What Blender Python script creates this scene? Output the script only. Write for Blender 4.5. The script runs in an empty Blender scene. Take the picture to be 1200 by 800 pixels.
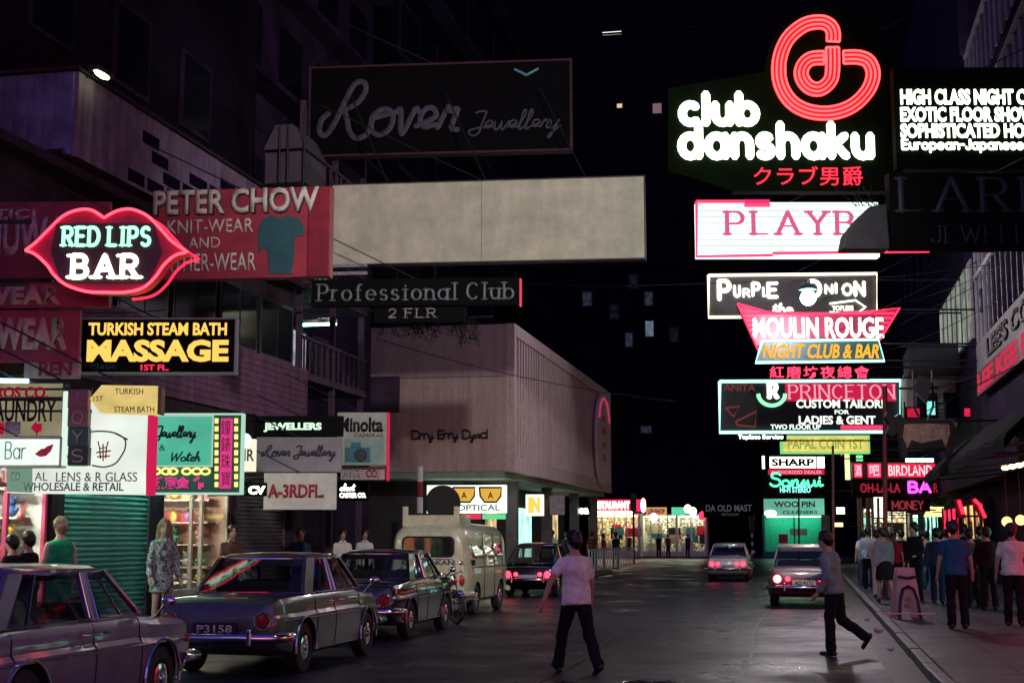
import bpy, bmesh, math, random
from mathutils import Vector, Matrix
R = math.radians
random.seed(7)
scn = bpy.context.scene
COL = scn.collection

# ---------------------------------------------------------------- camera, sky, light, exposure
CAM_Z = 1.65
PITCH, YAW = 7.8, 11.6
cd = bpy.data.cameras.new('camera'); cam = bpy.data.objects.new('camera', cd); COL.objects.link(cam)
cam.location = (0, 0, CAM_Z); cam.rotation_euler = (R(90 + PITCH), 0, R(YAW))
cd.lens = 50; cd.sensor_width = 36; cd.clip_start = .1; cd.clip_end = 2000
scn.camera = cam
w = bpy.data.worlds.new('World'); scn.world = w; w.use_nodes = True
nt = w.node_tree; nt.nodes.clear()
sky = nt.nodes.new('ShaderNodeTexSky'); sky.sky_type = 'NISHITA'; sky.sun_disc = False
sky.sun_elevation = R(2); sky.sun_rotation = R(160)
tint = nt.nodes.new('ShaderNodeMix'); tint.data_type = 'RGBA'; tint.blend_type = 'MULTIPLY'
tint.inputs[0].default_value = 1; tint.inputs[7].default_value = (.27, .18, 1, 1)
bg = nt.nodes.new('ShaderNodeBackground'); bg.inputs[1].default_value = .32
wo = nt.nodes.new('ShaderNodeOutputWorld')
nt.links.new(sky.outputs[0], tint.inputs[6]); nt.links.new(tint.outputs[2], bg.inputs[0]); nt.links.new(bg.outputs[0], wo.inputs[0])
sd = bpy.data.lights.new('night_glow', 'SUN'); sun = bpy.data.objects.new('night_glow', sd); COL.objects.link(sun)
sd.energy = .05; sd.angle = R(25); sd.color = (.85, .72, 1)
sun.rotation_euler = (R(72), 0, R(-2))
scn.view_settings.view_transform = 'Standard'; scn.view_settings.look = 'None'
scn.view_settings.exposure = -.1; scn.view_settings.gamma = 1; scn.view_settings.use_curve_mapping = False
scn.render.engine = 'CYCLES'
cy = scn.cycles
cy.max_bounces = 6; cy.diffuse_bounces = 3; cy.glossy_bounces = 3; cy.transparent_max_bounces = 8
cy.caustics_reflective = False; cy.caustics_refractive = False
cy.sample_clamp_indirect = 4; cy.use_denoising = True

# ---------------------------------------------------------------- pixel rays -> points in the street
FPX = 1200 * 50 / 36
CM = Matrix.Rotation(R(YAW), 3, 'Z') @ Matrix.Rotation(R(90 + PITCH), 3, 'X')
def ray(x, y): return CM @ Vector(((x - 600) / FPX, (400 - y) / FPX, -1))
def P(x, y, X=None, Y=None, Z=None, plane=None):
    d = ray(x, y); o = Vector((0, 0, CAM_Z))
    if X is not None: t = X / d.x
    elif Y is not None: t = Y / d.y
    elif Z is not None: t = (Z - CAM_Z) / d.z
    else:
        p, n = plane; t = (p - o).dot(n) / d.dot(n)
    return o + d * t

# ---------------------------------------------------------------- materials
def lin(h):
    if not isinstance(h, str): return tuple(h) + ((1,) if len(h) == 3 else ())
    h = h.lstrip('#'); v = [int(h[i:i+2], 16) / 255 for i in (0, 2, 4)]
    return tuple(c / 12.92 if c <= .04045 else ((c + .055) / 1.055) ** 2.4 for c in v) + (1,)
_mats = {}
def mat(name, col, rough=.6, metal=0, var=.25, scale=4, bump=0, coat=0, spec=.5, col2=None, det=6, streak=0):
    if name in _mats: return _mats[name]
    m = bpy.data.materials.new(name); m.use_nodes = True; n = m.node_tree.nodes; l = m.node_tree.links
    b = n['Principled BSDF']; c = lin(col)
    b.inputs['Roughness'].default_value = rough; b.inputs['Metallic'].default_value = metal
    b.inputs['Coat Weight'].default_value = coat; b.inputs['Coat Roughness'].default_value = .04
    b.inputs['Specular IOR Level'].default_value = spec
    if var or col2:
        tc = n.new('ShaderNodeTexCoord'); ns = n.new('ShaderNodeTexNoise'); ns.inputs['Scale'].default_value = scale
        ns.inputs['Detail'].default_value = det; ns.inputs['Roughness'].default_value = .65
        l.new(tc.outputs['Object'], ns.inputs['Vector'])
        rp = n.new('ShaderNodeValToRGB'); rp.color_ramp.elements[0].position = .32; rp.color_ramp.elements[1].position = .68
        rp.color_ramp.elements[0].color = tuple(x * (1 - var) for x in c[:3]) + (1,)
        rp.color_ramp.elements[1].color = lin(col2) if col2 else tuple(min(1, x * (1 + var)) for x in c[:3]) + (1,)
        l.new(ns.outputs['Fac'], rp.inputs[0]); l.new(rp.outputs[0], b.inputs['Base Color'])
        if streak:      # rain and rust runs down the face
            mp = n.new('ShaderNodeMapping'); mp.inputs[3].default_value = (5, 5, .35); l.new(tc.outputs['Object'], mp.inputs[0])
            n3 = n.new('ShaderNodeTexNoise'); n3.inputs['Scale'].default_value = 1; n3.inputs['Detail'].default_value = 7; n3.inputs['Roughness'].default_value = .7; l.new(mp.outputs[0], n3.inputs['Vector'])
            r3 = n.new('ShaderNodeValToRGB'); r3.color_ramp.elements[0].position = .38; r3.color_ramp.elements[1].position = .62; r3.color_ramp.elements[0].color = (1 - streak, 1 - streak * 1.15, 1 - streak * 1.3, 1); r3.color_ramp.elements[1].color = (1, 1, 1, 1); l.new(n3.outputs['Fac'], r3.inputs[0])
            mx = n.new('ShaderNodeMix'); mx.data_type = 'RGBA'; mx.blend_type = 'MULTIPLY'; mx.inputs[0].default_value = 1; l.new(rp.outputs[0], mx.inputs[6]); l.new(r3.outputs[0], mx.inputs[7]); l.new(mx.outputs[2], b.inputs['Base Color'])
        mr = n.new('ShaderNodeMapRange'); mr.inputs[3].default_value = max(.02, rough * .8); mr.inputs[4].default_value = min(1, rough * 1.25)
        l.new(ns.outputs['Fac'], mr.inputs[0]); l.new(mr.outputs[0], b.inputs['Roughness'])
        if bump:
            n2 = n.new('ShaderNodeTexNoise'); n2.inputs['Scale'].default_value = scale * 9; n2.inputs['Detail'].default_value = 8
            l.new(tc.outputs['Object'], n2.inputs['Vector'])
            bp = n.new('ShaderNodeBump'); bp.inputs['Strength'].default_value = bump; bp.inputs['Distance'].default_value = .02
            l.new(n2.outputs['Fac'], bp.inputs['Height']); l.new(bp.outputs[0], b.inputs['Normal'])
    else: b.inputs['Base Color'].default_value = c
    _mats[name] = m; return m
def emi(name, col, s, var=0, scale=3, samp=None):
    if name in _mats: return _mats[name]
    m = bpy.data.materials.new(name); m.use_nodes = True; n = m.node_tree.nodes; l = m.node_tree.links
    n.clear(); o = n.new('ShaderNodeOutputMaterial'); e = n.new('ShaderNodeEmission')
    e.inputs[0].default_value = lin(col); e.inputs[1].default_value = s
    if var:      # tubes behind an acrylic face: uneven brightness
        tc = n.new('ShaderNodeTexCoord'); ns = n.new('ShaderNodeTexNoise'); ns.inputs['Scale'].default_value = scale
        l.new(tc.outputs['Object'], ns.inputs['Vector']); mr = n.new('ShaderNodeMapRange')
        mr.inputs[1].default_value = .3; mr.inputs[2].default_value = .7
        mr.inputs[3].default_value = s * (1 - var); mr.inputs[4].default_value = s * (1 + var)
        l.new(ns.outputs['Fac'], mr.inputs[0]); l.new(mr.outputs[0], e.inputs[1])
    l.new(e.outputs[0], o.inputs[0]); _mats[name] = m
    return m
def glass(name, tint=(.85, .9, .9), refl=1.0):
    if name in _mats: return _mats[name]
    m = bpy.data.materials.new(name); m.use_nodes = True; n = m.node_tree.nodes; l = m.node_tree.links; n.clear()
    o = n.new('ShaderNodeOutputMaterial'); t = n.new('ShaderNodeBsdfTransparent'); g = n.new('ShaderNodeBsdfGlossy')
    t.inputs[0].default_value = tuple(tint) + (1,); g.inputs['Roughness'].default_value = .03; g.inputs[0].default_value = (refl,) * 3 + (1,)
    f = n.new('ShaderNodeFresnel'); ge = n.new('ShaderNodeNewGeometry'); ma = n.new('ShaderNodeMath'); ma.operation = 'MULTIPLY_ADD'; ma.inputs[1].default_value = 1 / 1.6 - 1.6; ma.inputs[2].default_value = 1.6; l.new(ge.outputs['Backfacing'], ma.inputs[0]); l.new(ma.outputs[0], f.inputs[0]); x = n.new('ShaderNodeMixShader')
    l.new(f.outputs[0], x.inputs[0]); l.new(t.outputs[0], x.inputs[1]); l.new(g.outputs[0], x.inputs[2]); l.new(x.outputs[0], o.inputs[0])
    _mats[name] = m; return m

# ---------------------------------------------------------------- objects
def obj(name, me, m=None, parent=None, loc=None):
    o = bpy.data.objects.new(name, me); COL.objects.link(o)
    if m is not None:
        o.data.materials.clear()
        for k in (m if isinstance(m, (list, tuple)) else [m]): o.data.materials.append(k)
    if parent is not None: o.parent = parent
    if loc is not None: o.location = loc
    return o
def tag(o, label=None, cat=None, group=None, kind=None):
    for k, v in (('label', label), ('category', cat), ('group', group), ('kind', kind)):
        if v: o[k] = v
    return o
def thing(name, label, cat, loc=(0, 0, 0), rz=0, group=None):
    o = bpy.data.objects.new(name, None); COL.objects.link(o); o.empty_display_size = .2
    o.location = loc; o.rotation_euler = (0, 0, rz); return tag(o, label, cat, group)
def children(o): return [c for c in bpy.data.objects if c.parent is o]
def dup(root, loc=None, rz=None, label=None, group=None, _p=None):
    c = root.copy(); COL.objects.link(c)
    if _p is not None: c.parent = _p
    for k in children(root): dup(k, _p=c)
    if loc is not None: c.location = loc
    if rz is not None: c.rotation_euler = (0, 0, rz)
    if label: c['label'] = label
    if group: c['group'] = group
    return c

class MB:
    def __init__(s): s.v = []; s.f = []; s.mi = []
    def add(s, vs, fs, k=0):
        b = len(s.v); s.v += [tuple(v) for v in vs]; s.f += [tuple(i + b for i in f) for f in fs]; s.mi += [k] * len(fs); return s
    def box(s, x0, x1, y0, y1, z0, z1, k=0):
        return s.hexa([(x0, y0, z0), (x1, y0, z0), (x1, y1, z0), (x0, y1, z0)], [(x0, y0, z1), (x1, y0, z1), (x1, y1, z1), (x0, y1, z1)], k)
    def hexa(s, lo, hi, k=0):
        return s.add(list(lo) + list(hi), [(3, 2, 1, 0), (4, 5, 6, 7), (0, 1, 5, 4), (1, 2, 6, 5), (2, 3, 7, 6), (3, 0, 4, 7)], k)
    def tube(s, pts, r, n=8, closed=False, flat=None, k=0):
        pts = [Vector(p) for p in pts]; N = len(pts)
        if N < 2: return s
        rr = r if isinstance(r, (list, tuple)) else [r] * N
        rings = []; up0 = None
        for i in range(N):
            a = pts[i - 1] if (i > 0 or closed) else pts[i]; b = pts[(i + 1) % N] if (i < N - 1 or closed) else pts[i]
            t = (b - a)
            if t.length < 1e-9: t = Vector((0, 0, 1))
            t.normalize()
            if up0 is None:
                up0 = Vector((0, 0, 1)) if abs(t.z) < .9 else Vector((0, 1, 0))
            u = up0 - t * up0.dot(t)
            if u.length < 1e-4: u = t.orthogonal()
            u.normalize(); up0 = u; v = t.cross(u)
            rings.append([pts[i] + (u * math.cos(q) + v * math.sin(q)) * rr[i] for q in [2 * math.pi * j / n for j in range(n)]])
        vs = [p for rg in rings for p in rg]; fs = []
        for i in range(N if closed else N - 1):
            for j in range(n):
                a = i * n + j; b = i * n + (j + 1) % n; c = ((i + 1) % N) * n
                fs.append((a, b, c + (j + 1) % n, c + j))
        if not closed: fs += [tuple(range(n))[::-1], tuple((N - 1) * n + j for j in range(n))]
        return s.add(vs, fs, k)
    def stroke(s, pts, w, d, y=0, n=8, caps=True, k=0, pen=None, closed=False):
        """a letter stroke in the local x-z plane: half width w, half depth d, round ends"""
        pts = [Vector((p[0], p[1])) for p in pts]
        q = [pts[0]]
        for p in pts[1:]:
            if (p - q[-1]).length > 1e-5: q.append(p)
        pts = q; N = len(pts)
        if N < 2: return s
        rings = []
        def ring(c, nn, ww, dd): rings.append([Vector((c.x + nn.x * ww * math.cos(a), y + dd * math.sin(a), c.y + nn.y * ww * math.cos(a))) for a in [2 * math.pi * j / n for j in range(n)]])
        for i in range(N):
            a = pts[i - 1] if i else pts[i]; b = pts[i + 1] if i < N - 1 else pts[i]
            if closed: a = pts[i - 1]; b = pts[(i + 1) % N]
            t = (b - a).normalized(); nn = Vector((-t.y, t.x)); m = 1
            if 0 < i < N - 1 or closed:
                t1 = (pts[i] - a).normalized() if (pts[i] - a).length > 1e-9 else t
                m = 1 / max(.6, abs(t1.dot(t)))
            ww = w * m
            if pen is not None: ww = w * (pen + (1 - pen) * abs(t.y)) * m
            if caps and not closed and i == 0:
                ring(pts[i] - t * ww * .8, nn, ww * .45, d * .6)
            ring(pts[i], nn, ww, d)
            if caps and not closed and i == N - 1:
                ring(pts[i] + t * ww * .8, nn, ww * .45, d * .6)
        M_ = len(rings); fs = []
        for i in range(M_ if closed else M_ - 1):
            for j in range(n):
                c = ((i + 1) % M_) * n
                fs.append((i * n + j, i * n + (j + 1) % n, c + (j + 1) % n, c + j))
        if not closed: fs += [tuple(range(n))[::-1], tuple((M_ - 1) * n + j for j in range(n))]
        return s.add([p for r_ in rings for p in r_], fs, k)
    def prism(s, poly, y0, y1, k=0, axis='y'):
        """poly in x-z extruded along y (or y-z along x, or x-y along z)"""
        f = {'y': lambda p, h: (p[0], h, p[1]), 'x': lambda p, h: (h, p[0], p[1]), 'z': lambda p, h: (p[0], p[1], h)}[axis]
        n = len(poly); vs = [f(p, y0) for p in poly] + [f(p, y1) for p in poly]
        return s.add(vs, [tuple(range(n)), tuple(range(2 * n - 1, n - 1, -1))] + [(i, i + n, (i + 1) % n + n, (i + 1) % n) for i in range(n)], k)
    def loft(s, rings, cap=True, k=0):
        n = len(rings[0]); fs = []
        for i in range(len(rings) - 1):
            for j in range(n): fs.append((i * n + j, i * n + (j + 1) % n, (i + 1) * n + (j + 1) % n, (i + 1) * n + j))
        if cap: fs += [tuple(range(n))[::-1], tuple((len(rings) - 1) * n + j for j in range(n))]
        return s.add([p for r_ in rings for p in r_], fs, k)
    def lathe(s, prof, c=(0, 0, 0), n=16, axis='z', k=0):
        rings = []
        for r_, h in prof:
            rg = []
            for j in range(n):
                a = 2 * math.pi * j / n; x, y = r_ * math.cos(a), r_ * math.sin(a)
                p = {'z': (x, y, h), 'x': (h, x, y), 'y': (y, h, x)}[axis]; rg.append((p[0] + c[0], p[1] + c[1], p[2] + c[2]))
            rings.append(rg)
        return s.loft(rings, True, k)
    def ball(s, c, r, n=12, k=0, sc=(1, 1, 1)):
        m = n // 2; prof = [(max(1e-3, math.sin(math.pi * i / m)), -math.cos(math.pi * i / m)) for i in range(m + 1)]
        rings = [[(c[0] + r * sc[0] * q * math.cos(2 * math.pi * j / n), c[1] + r * sc[1] * q * math.sin(2 * math.pi * j / n), c[2] + r * sc[2] * h) for j in range(n)] for q, h in prof]
        return s.loft(rings, True, k)
    def mesh(s, name, smooth=None, bevel=0, seg=2):
        me = bpy.data.meshes.new(name); me.from_pydata(s.v, [], s.f); me.polygons.foreach_set('material_index', s.mi)
        bm = bmesh.new(); bm.from_mesh(me)
        bmesh.ops.recalc_face_normals(bm, faces=bm.faces)
        if bevel:
            es = [e for e in bm.edges if len(e.link_faces) == 2 and e.calc_face_angle(0) > .5]
            bmesh.ops.bevel(bm, geom=es, offset=bevel, segments=seg, affect='EDGES', profile=.6)
        bm.to_mesh(me); bm.free()
        if smooth is not None:
            me.polygons.foreach_set('use_smooth', [True] * len(me.polygons)); me.set_sharp_from_angle(angle=R(smooth))
        return me
    def build(s, name, m, parent=None, smooth=None, bevel=0, loc=None, seg=2):
        return obj(name, s.mesh(name, smooth, bevel, seg), m, parent, loc)
def bx(name, m, parent, *a, bevel=0): return MB().box(*a).build(name, m, parent, bevel=bevel)
def apply_mods(o):
    dg = bpy.context.evaluated_depsgraph_get(); dg.update()
    me = bpy.data.meshes.new_from_object(o.evaluated_get(dg)); o.modifiers.clear(); o.data = me
    return o

# ---------------------------------------------------------------- lettering
def arc(cx, cy, rx, ry, a0, a1, n=None):
    n = n or max(4, int(abs(a1 - a0) / 22))
    return [(cx + rx * math.cos(R(a0 + (a1 - a0) * i / n)), cy + ry * math.sin(R(a0 + (a1 - a0) * i / n))) for i in range(n + 1)]
UP = {
 'A': (.8, [[(0, 0), (.4, 1), (.8, 0)], [(.15, .36), (.65, .36)]]),
 'B': (.64, [[(0, 0), (0, 1)], [(0, 1), (.34, 1)] + arc(.34, .76, .24, .24, 90, -90) + [(0, .52)], [(0, .52), (.36, .52)] + arc(.36, .26, .28, .26, 90, -90) + [(0, 0)]]),
 'C': (.72, [arc(.4, .5, .4, .5, 48, 312)]), 'D': (.74, [[(0, 0), (0, 1)], [(0, 1), (.3, 1)] + arc(.3, .5, .44, .5, 90, -90) + [(0, 0)]]),
 'E': (.58, [[(.58, 1), (0, 1)], [(0, 1), (0, 0)], [(0, 0), (.58, 0)], [(0, .52), (.48, .52)]]), 'F': (.56, [[(.56, 1), (0, 1)], [(0, 1), (0, 0)], [(0, .52), (.46, .52)]]),
 'G': (.76, [arc(.4, .5, .4, .5, 48, 330), [(.76, .1), (.76, .46)], [(.76, .46), (.46, .46)]]), 'H': (.7, [[(0, 0), (0, 1)], [(.7, 0), (.7, 1)], [(0, .52), (.7, .52)]]),
 'I': (.0, [[(0, 0), (0, 1)]]), 'J': (.46, [[(.46, 1), (.46, .25)] + arc(.23, .25, .23, .25, 0, -170)]), 'K': (.68, [[(0, 0), (0, 1)], [(.64, 1), (0, .42)], [(.2, .58), (.68, 0)]]),
 'L': (.54, [[(0, 1), (0, 0)], [(0, 0), (.54, 0)]]), 'M': (.9, [[(0, 0), (0, 1)], [(0, 1), (.45, .25)], [(.45, .25), (.9, 1)], [(.9, 1), (.9, 0)]]), 'N': (.72, [[(0, 0), (0, 1)], [(0, 1), (.72, 0)], [(.72, 0), (.72, 1)]]),
 'O': (.8, [arc(.4, .5, .4, .5, 90, 450)]), 'P': (.62, [[(0, 0), (0, 1)], [(0, 1), (.34, 1)] + arc(.34, .73, .28, .27, 90, -90) + [(0, .46)]]),
 'Q': (.8, [arc(.4, .5, .4, .5, 90, 450), [(.5, .25), (.8, -.05)]]), 'R': (.66, [[(0, 0), (0, 1)], [(0, 1), (.34, 1)] + arc(.34, .74, .28, .26, 90, -90) + [(0, .48)], [(.32, .48), (.66, 0)]]),
 'S': (.6, [arc(.3, .75, .28, .25, 35, 270) + arc(.3, .25, .3, .25, 90, -145)]), 'T': (.66, [[(0, 1), (.66, 1)], [(.33, 1), (.33, 0)]]),
 'U': (.7, [[(0, 1), (0, .35)] + arc(.35, .35, .35, .35, 180, 360) + [(.7, 1)]]), 'V': (.72, [[(0, 1), (.36, 0)], [(.36, 0), (.72, 1)]]), 'W': (1.0, [[(0, 1), (.25, 0)], [(.25, 0), (.5, .85)], [(.5, .85), (.75, 0)], [(.75, 0), (1, 1)]]),
 'X': (.68, [[(0, 0), (.68, 1)], [(0, 1), (.68, 0)]]), 'Y': (.7, [[(0, 1), (.35, .48)], [(.7, 1), (.35, .48)], [(.35, .48), (.35, 0)]]), 'Z': (.62, [[(0, 1), (.62, 1)], [(.62, 1), (0, 0)], [(0, 0), (.62, 0)]]),
 '&': (.7, [[(.7, 0), (.16, .68)] + arc(.32, .8, .18, .2, 200, -20) + [(.1, .4)] + arc(.26, .22, .24, .22, 150, 300) + [(.66, .42)]]), '-': (.34, [[(0, .48), (.34, .48)]]), '.': (.0, [[(0, 0), (0, .03)]]), "'": (0, [[(0, .8), (0, 1)]]),
 '1': (.2, [[(0, .82), (.2, 1), (.2, 0)]]), '2': (.58, [arc(.29, .72, .28, .28, 170, -30) + [(0, 0)], [(0, 0), (.58, 0)]]), '3': (.58, [arc(.28, .74, .26, .25, 150, -80), arc(.28, .26, .3, .26, 80, -150)]),
 '5': (.58, [[(.54, 1), (.1, 1)], [(.1, 1), (.06, .56)] + arc(.28, .32, .3, .32, 110, -150)]), '8': (.58, [arc(.29, .75, .24, .24, 90, 450), arc(.29, .26, .29, .26, 90, 450)]),
 '!': (0, [[(0, .3), (0, 1)], [(0, 0), (0, .03)]]), '9': (.56, [arc(.28, .7, .28, .3, 0, 360) + [(.5, 0)]]), '0': (.6, [arc(.3, .5, .3, .5, 90, 450)]),
}
XH = .64; r3 = XH / 2
LO = {
 'a': (.64, [arc(r3, r3, r3, r3, 0, 360), [(.64, XH), (.64, 0)]]), 'b': (.64, [[(0, 1), (0, 0)], arc(r3, r3, r3, r3, 180, 540)]), 'c': (.56, [arc(r3, r3, r3, r3, 50, 310)]),
 'd': (.64, [arc(r3, r3, r3, r3, 0, 360), [(.64, 1), (.64, 0)]]), 'e': (.64, [[(.02, .34), (.64, .34)], arc(r3, r3, r3, r3, 2, 310)]), 'f': (.4, [[(.14, 0), (.14, .75)] + arc(.34, .78, .2, .2, 180, 70), [(0, XH), (.36, XH)]]),
 'g': (.64, [arc(r3, r3, r3, r3, 0, 360), [(.64, XH), (.64, -.1)] + arc(r3, -.1, r3, .25, 0, -150)]), 'h': (.56, [[(0, 0), (0, 1)], arc(.28, .36, .28, .28, 180, 0) + [(.56, 0)]]), 'i': (0, [[(0, 0), (0, XH)], [(0, .84), (0, .87)]]),
 'j': (.2, [[(.2, XH), (.2, -.1)] + arc(0, -.1, .2, .2, 0, -100)]), 'k': (.54, [[(0, 0), (0, 1)], [(.5, XH), (0, .26)], [(.16, .36), (.54, 0)]]), 'l': (0, [[(0, 0), (0, 1)]]),
 'm': (.92, [[(0, 0), (0, XH)], arc(.23, .41, .23, .23, 180, 0) + [(.46, 0)], arc(.69, .41, .23, .23, 180, 0) + [(.92, 0)]]), 'n': (.56, [[(0, 0), (0, XH)], arc(.28, .36, .28, .28, 180, 0) + [(.56, 0)]]),
 'o': (.64, [arc(r3, r3, r3, r3, 90, 450)]), 'p': (.64, [[(0, -.32), (0, XH)], arc(r3, r3, r3, r3, 180, 540)]), 'r': (.36, [[(0, 0), (0, XH)], arc(.28, .36, .28, .28, 180, 70)]), 's': (.46, [arc(.23, .48, .2, .16, 35, 270) + arc(.23, .16, .23, .16, 90, -145)]),
 't': (.36, [[(.14, .95), (.14, .14)] + arc(.28, .14, .14, .14, 180, 290), [(0, XH), (.34, XH)]]), 'u': (.56, [[(0, XH), (0, .28)] + arc(.28, .28, .28, .28, 180, 360) + [(.56, XH)], [(.56, .3), (.56, 0)]]),
 'v': (.54, [[(0, XH), (.27, 0)], [(.27, 0), (.54, XH)]]), 'w': (.8, [[(0, XH), (.2, 0)], [(.2, 0), (.4, .55)], [(.4, .55), (.6, 0)], [(.6, 0), (.8, XH)]]), 'x': (.5, [[(0, 0), (.5, XH)], [(0, XH), (.5, 0)]]), 'y': (.56, [[(0, XH), (.28, 0)], [(.56, XH), (.12, -.34)]]), 'z': (.5, [[(0, XH), (.5, XH)], [(.5, XH), (0, 0)], [(0, 0), (.5, 0)]]),
}
# joined-up writing: one running line per letter, from the entry at the foot to the exit at the foot
SC = {
 'R': (1.02, [[(.1, .42), (-.02, .3), (0, .08), (.14, .02), (.28, .26), (.40, .66), (.52, .96), (.70, 1.0), (.78, .84), (.68, .62), (.46, .5), (.40, .5), (.52, .3), (.62, .08), (.8, -.06), (1.0, .02), (1.04, .2)]]),
 'J': (.62, [arc(.3, .85, .26, .14, 160, 20) + [(.5, .3)] + arc(.26, -.02, .24, .24, 0, -190) + [(.5, .16)]]), 'W': (.9, [[(0, .9), (.16, 0)], [(.16, 0), (.44, .8)], [(.44, .8), (.56, 0)], [(.56, 0), (.9, 1)]]),
 'S': (.62, [arc(.34, .78, .24, .2, 20, 270) + arc(.28, .3, .28, .28, 90, -160)]), 'M': (.9, UP['M'][1]), 'C': UP['C'], 'N': UP['N'], 'B': UP['B'], '&': UP['&'],
 'o': (.5, [[(0, .3)] + arc(.24, .24, .22, .24, 160, 520) + [(.5, .42)]]), 'v': (.46, [[(0, .4), (.08, .46), (.2, 0), (.38, .46), (.46, .4)]]), 'e': (.46, [[(0, .14), (.3, .26)] + arc(.22, .3, .16, .18, 10, 300) + [(.46, .16)]]), 'r': (.42, [[(0, .1), (.14, .5), (.2, .4), (.34, .44), (.28, .1), (.42, .06)]]),
 'w': (.64, [[(0, .42), (.1, .04), (.24, .05), (.32, .42)], [(.32, .42), (.38, .05), (.5, .06), (.64, .44)]]), 'l': (.3, [[(0, .1), (.2, .7), (.16, .98), (.07, .9), (.1, .1), (.18, .02), (.3, .12)]]), 'y': (.5, [[(0, .42), (.08, .06), (.2, .04), (.36, .44), (.2, -.4), (.08, -.36), (.5, .14)]]),
 'a': (.52, [arc(.24, .22, .2, .22, 30, 380) + [(.44, .06), (.52, .1)]]), 't': (.36, [[(0, .1), (.16, .9), (.14, .1), (.22, .02), (.36, .1)], [(0, .62), (.36, .66)]]), 'c': (.42, [[(0, .1)] + arc(.22, .22, .18, .22, 50, 300) + [(.42, .12)]]), 'h': (.5, [[(0, .1), (.18, .96), (.08, .9), (.06, 0)], [(.06, .1), (.22, .46), (.34, .4), (.34, .05), (.5, .1)]]),
 'n': (.52, [[(0, .1), (.08, .44), (.08, 0)], [(.08, .1), (.24, .46), (.36, .4), (.36, .05), (.52, .1)]]), 's': (.4, [[(0, .1), (.2, .46), (.16, .3)] + arc(.16, .16, .16, .14, 60, -140) + [(.4, .12)]]), 'u': (.54, [[(0, .44), (.06, .08), (.18, .02), (.34, .2), (.36, .44)], [(.36, .44), (.4, .06), (.54, .1)]]), 'i': (.28, [[(0, .1), (.1, .44), (.12, .06), (.28, .1)], [(.12, .62), (.12, .66)]]),
}
def smooth_line(pts, k=3):
    if len(pts) < 3: return pts
    out = []
    p = [Vector(q) for q in pts]
    for i in range(len(p) - 1):
        a = p[max(0, i - 1)]; b = p[i]; c = p[i + 1]; d = p[min(len(p) - 1, i + 2)]
        for j in range(k):
            t = j / k
            out.append(tuple(.5 * ((2 * b) + (c - a) * t + (2 * a - 5 * b + 4 * c - d) * t * t + (3 * b - a - 3 * c + d) * t ** 3)))
    return out + [tuple(p[-1])]
def split_corners(pl):
    out = [[pl[0]]]
    for i in range(1, len(pl)):
        out[-1].append(pl[i])
        if i < len(pl) - 1:
            a = Vector(pl[i]) - Vector(pl[i - 1]); b = Vector(pl[i + 1]) - Vector(pl[i])
            if a.length > 1e-6 and b.length > 1e-6 and a.angle(b) > R(52): out.append([pl[i]])
    return out
def layout(s, gap=.22, script=False, slant=0, serif=0):
    x = 0; out = []; ser = []
    for ch in s:
        if ch == ' ': x += .42; continue
        g = (SC.get(ch) if script else None) or UP.get(ch) or LO.get(ch) or UP.get(ch.upper())
        if not g: x += .3; continue
        wd, pls = g
        if serif and wd == 0: x += serif * .8
        for pl in pls:
            if script: pl = smooth_line(pl, 3)
            q = [(x + p[0] + slant * p[1], p[1]) for p in pl]
            out.append(q)
            if serif:
                for e, o_ in ((pl[0], pl[1]), (pl[-1], pl[-2])):
                    if abs(e[0] - o_[0]) < .8 * abs(e[1] - o_[1]) + 1e-6 and (abs(e[1]) < .02 or abs(e[1] - 1) < .02 or (ch.islower() and abs(e[1] - XH) < .02)):
                        ser.append([(x + e[0] - serif, e[1]), (x + e[0] + serif, e[1])])
        if serif and wd == 0: x += serif * .6
        x += wd + (gap if not script else .0)
    return out, ser
def stroke_mesh(s, rect, wt=.1, d=.02, y=0, n=8, gap=.22, script=False, slant=0, serif=0, pen=None, upper=None, caps=True):
    """rect: (u0, v0, u1, v1) of the inked box"""
    pls, ser = layout(s, gap, script, slant, serif)
    xs = [p[0] for l in pls + ser for p in l]; ys = [p[1] for l in pls + ser for p in l]
    x0, x1, y0, y1 = min(xs), max(xs), min(ys), max(ys)
    u0, v0, u1, v1 = rect; hw = wt * (v1 - v0) * .5
    sx = (u1 - u0 - 2 * hw) / max(1e-6, x1 - x0); sy = (v1 - v0 - 2 * hw) / max(1e-6, y1 - y0)
    T = lambda p: (u0 + hw + (p[0] - x0) * sx, v0 + hw + (p[1] - y0) * sy)
    b = MB(); i = 0
    for l in pls:
        for q in split_corners([T(p) for p in l]):
            b.stroke(q, hw, d * (1 + .02 * (i % 5)), y, n, caps, pen=pen); i += 1
    for l in ser:
        b.stroke([T(p) for p in l], hw * .62, d * .9, y, n, caps); i += 1
    return b
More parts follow.
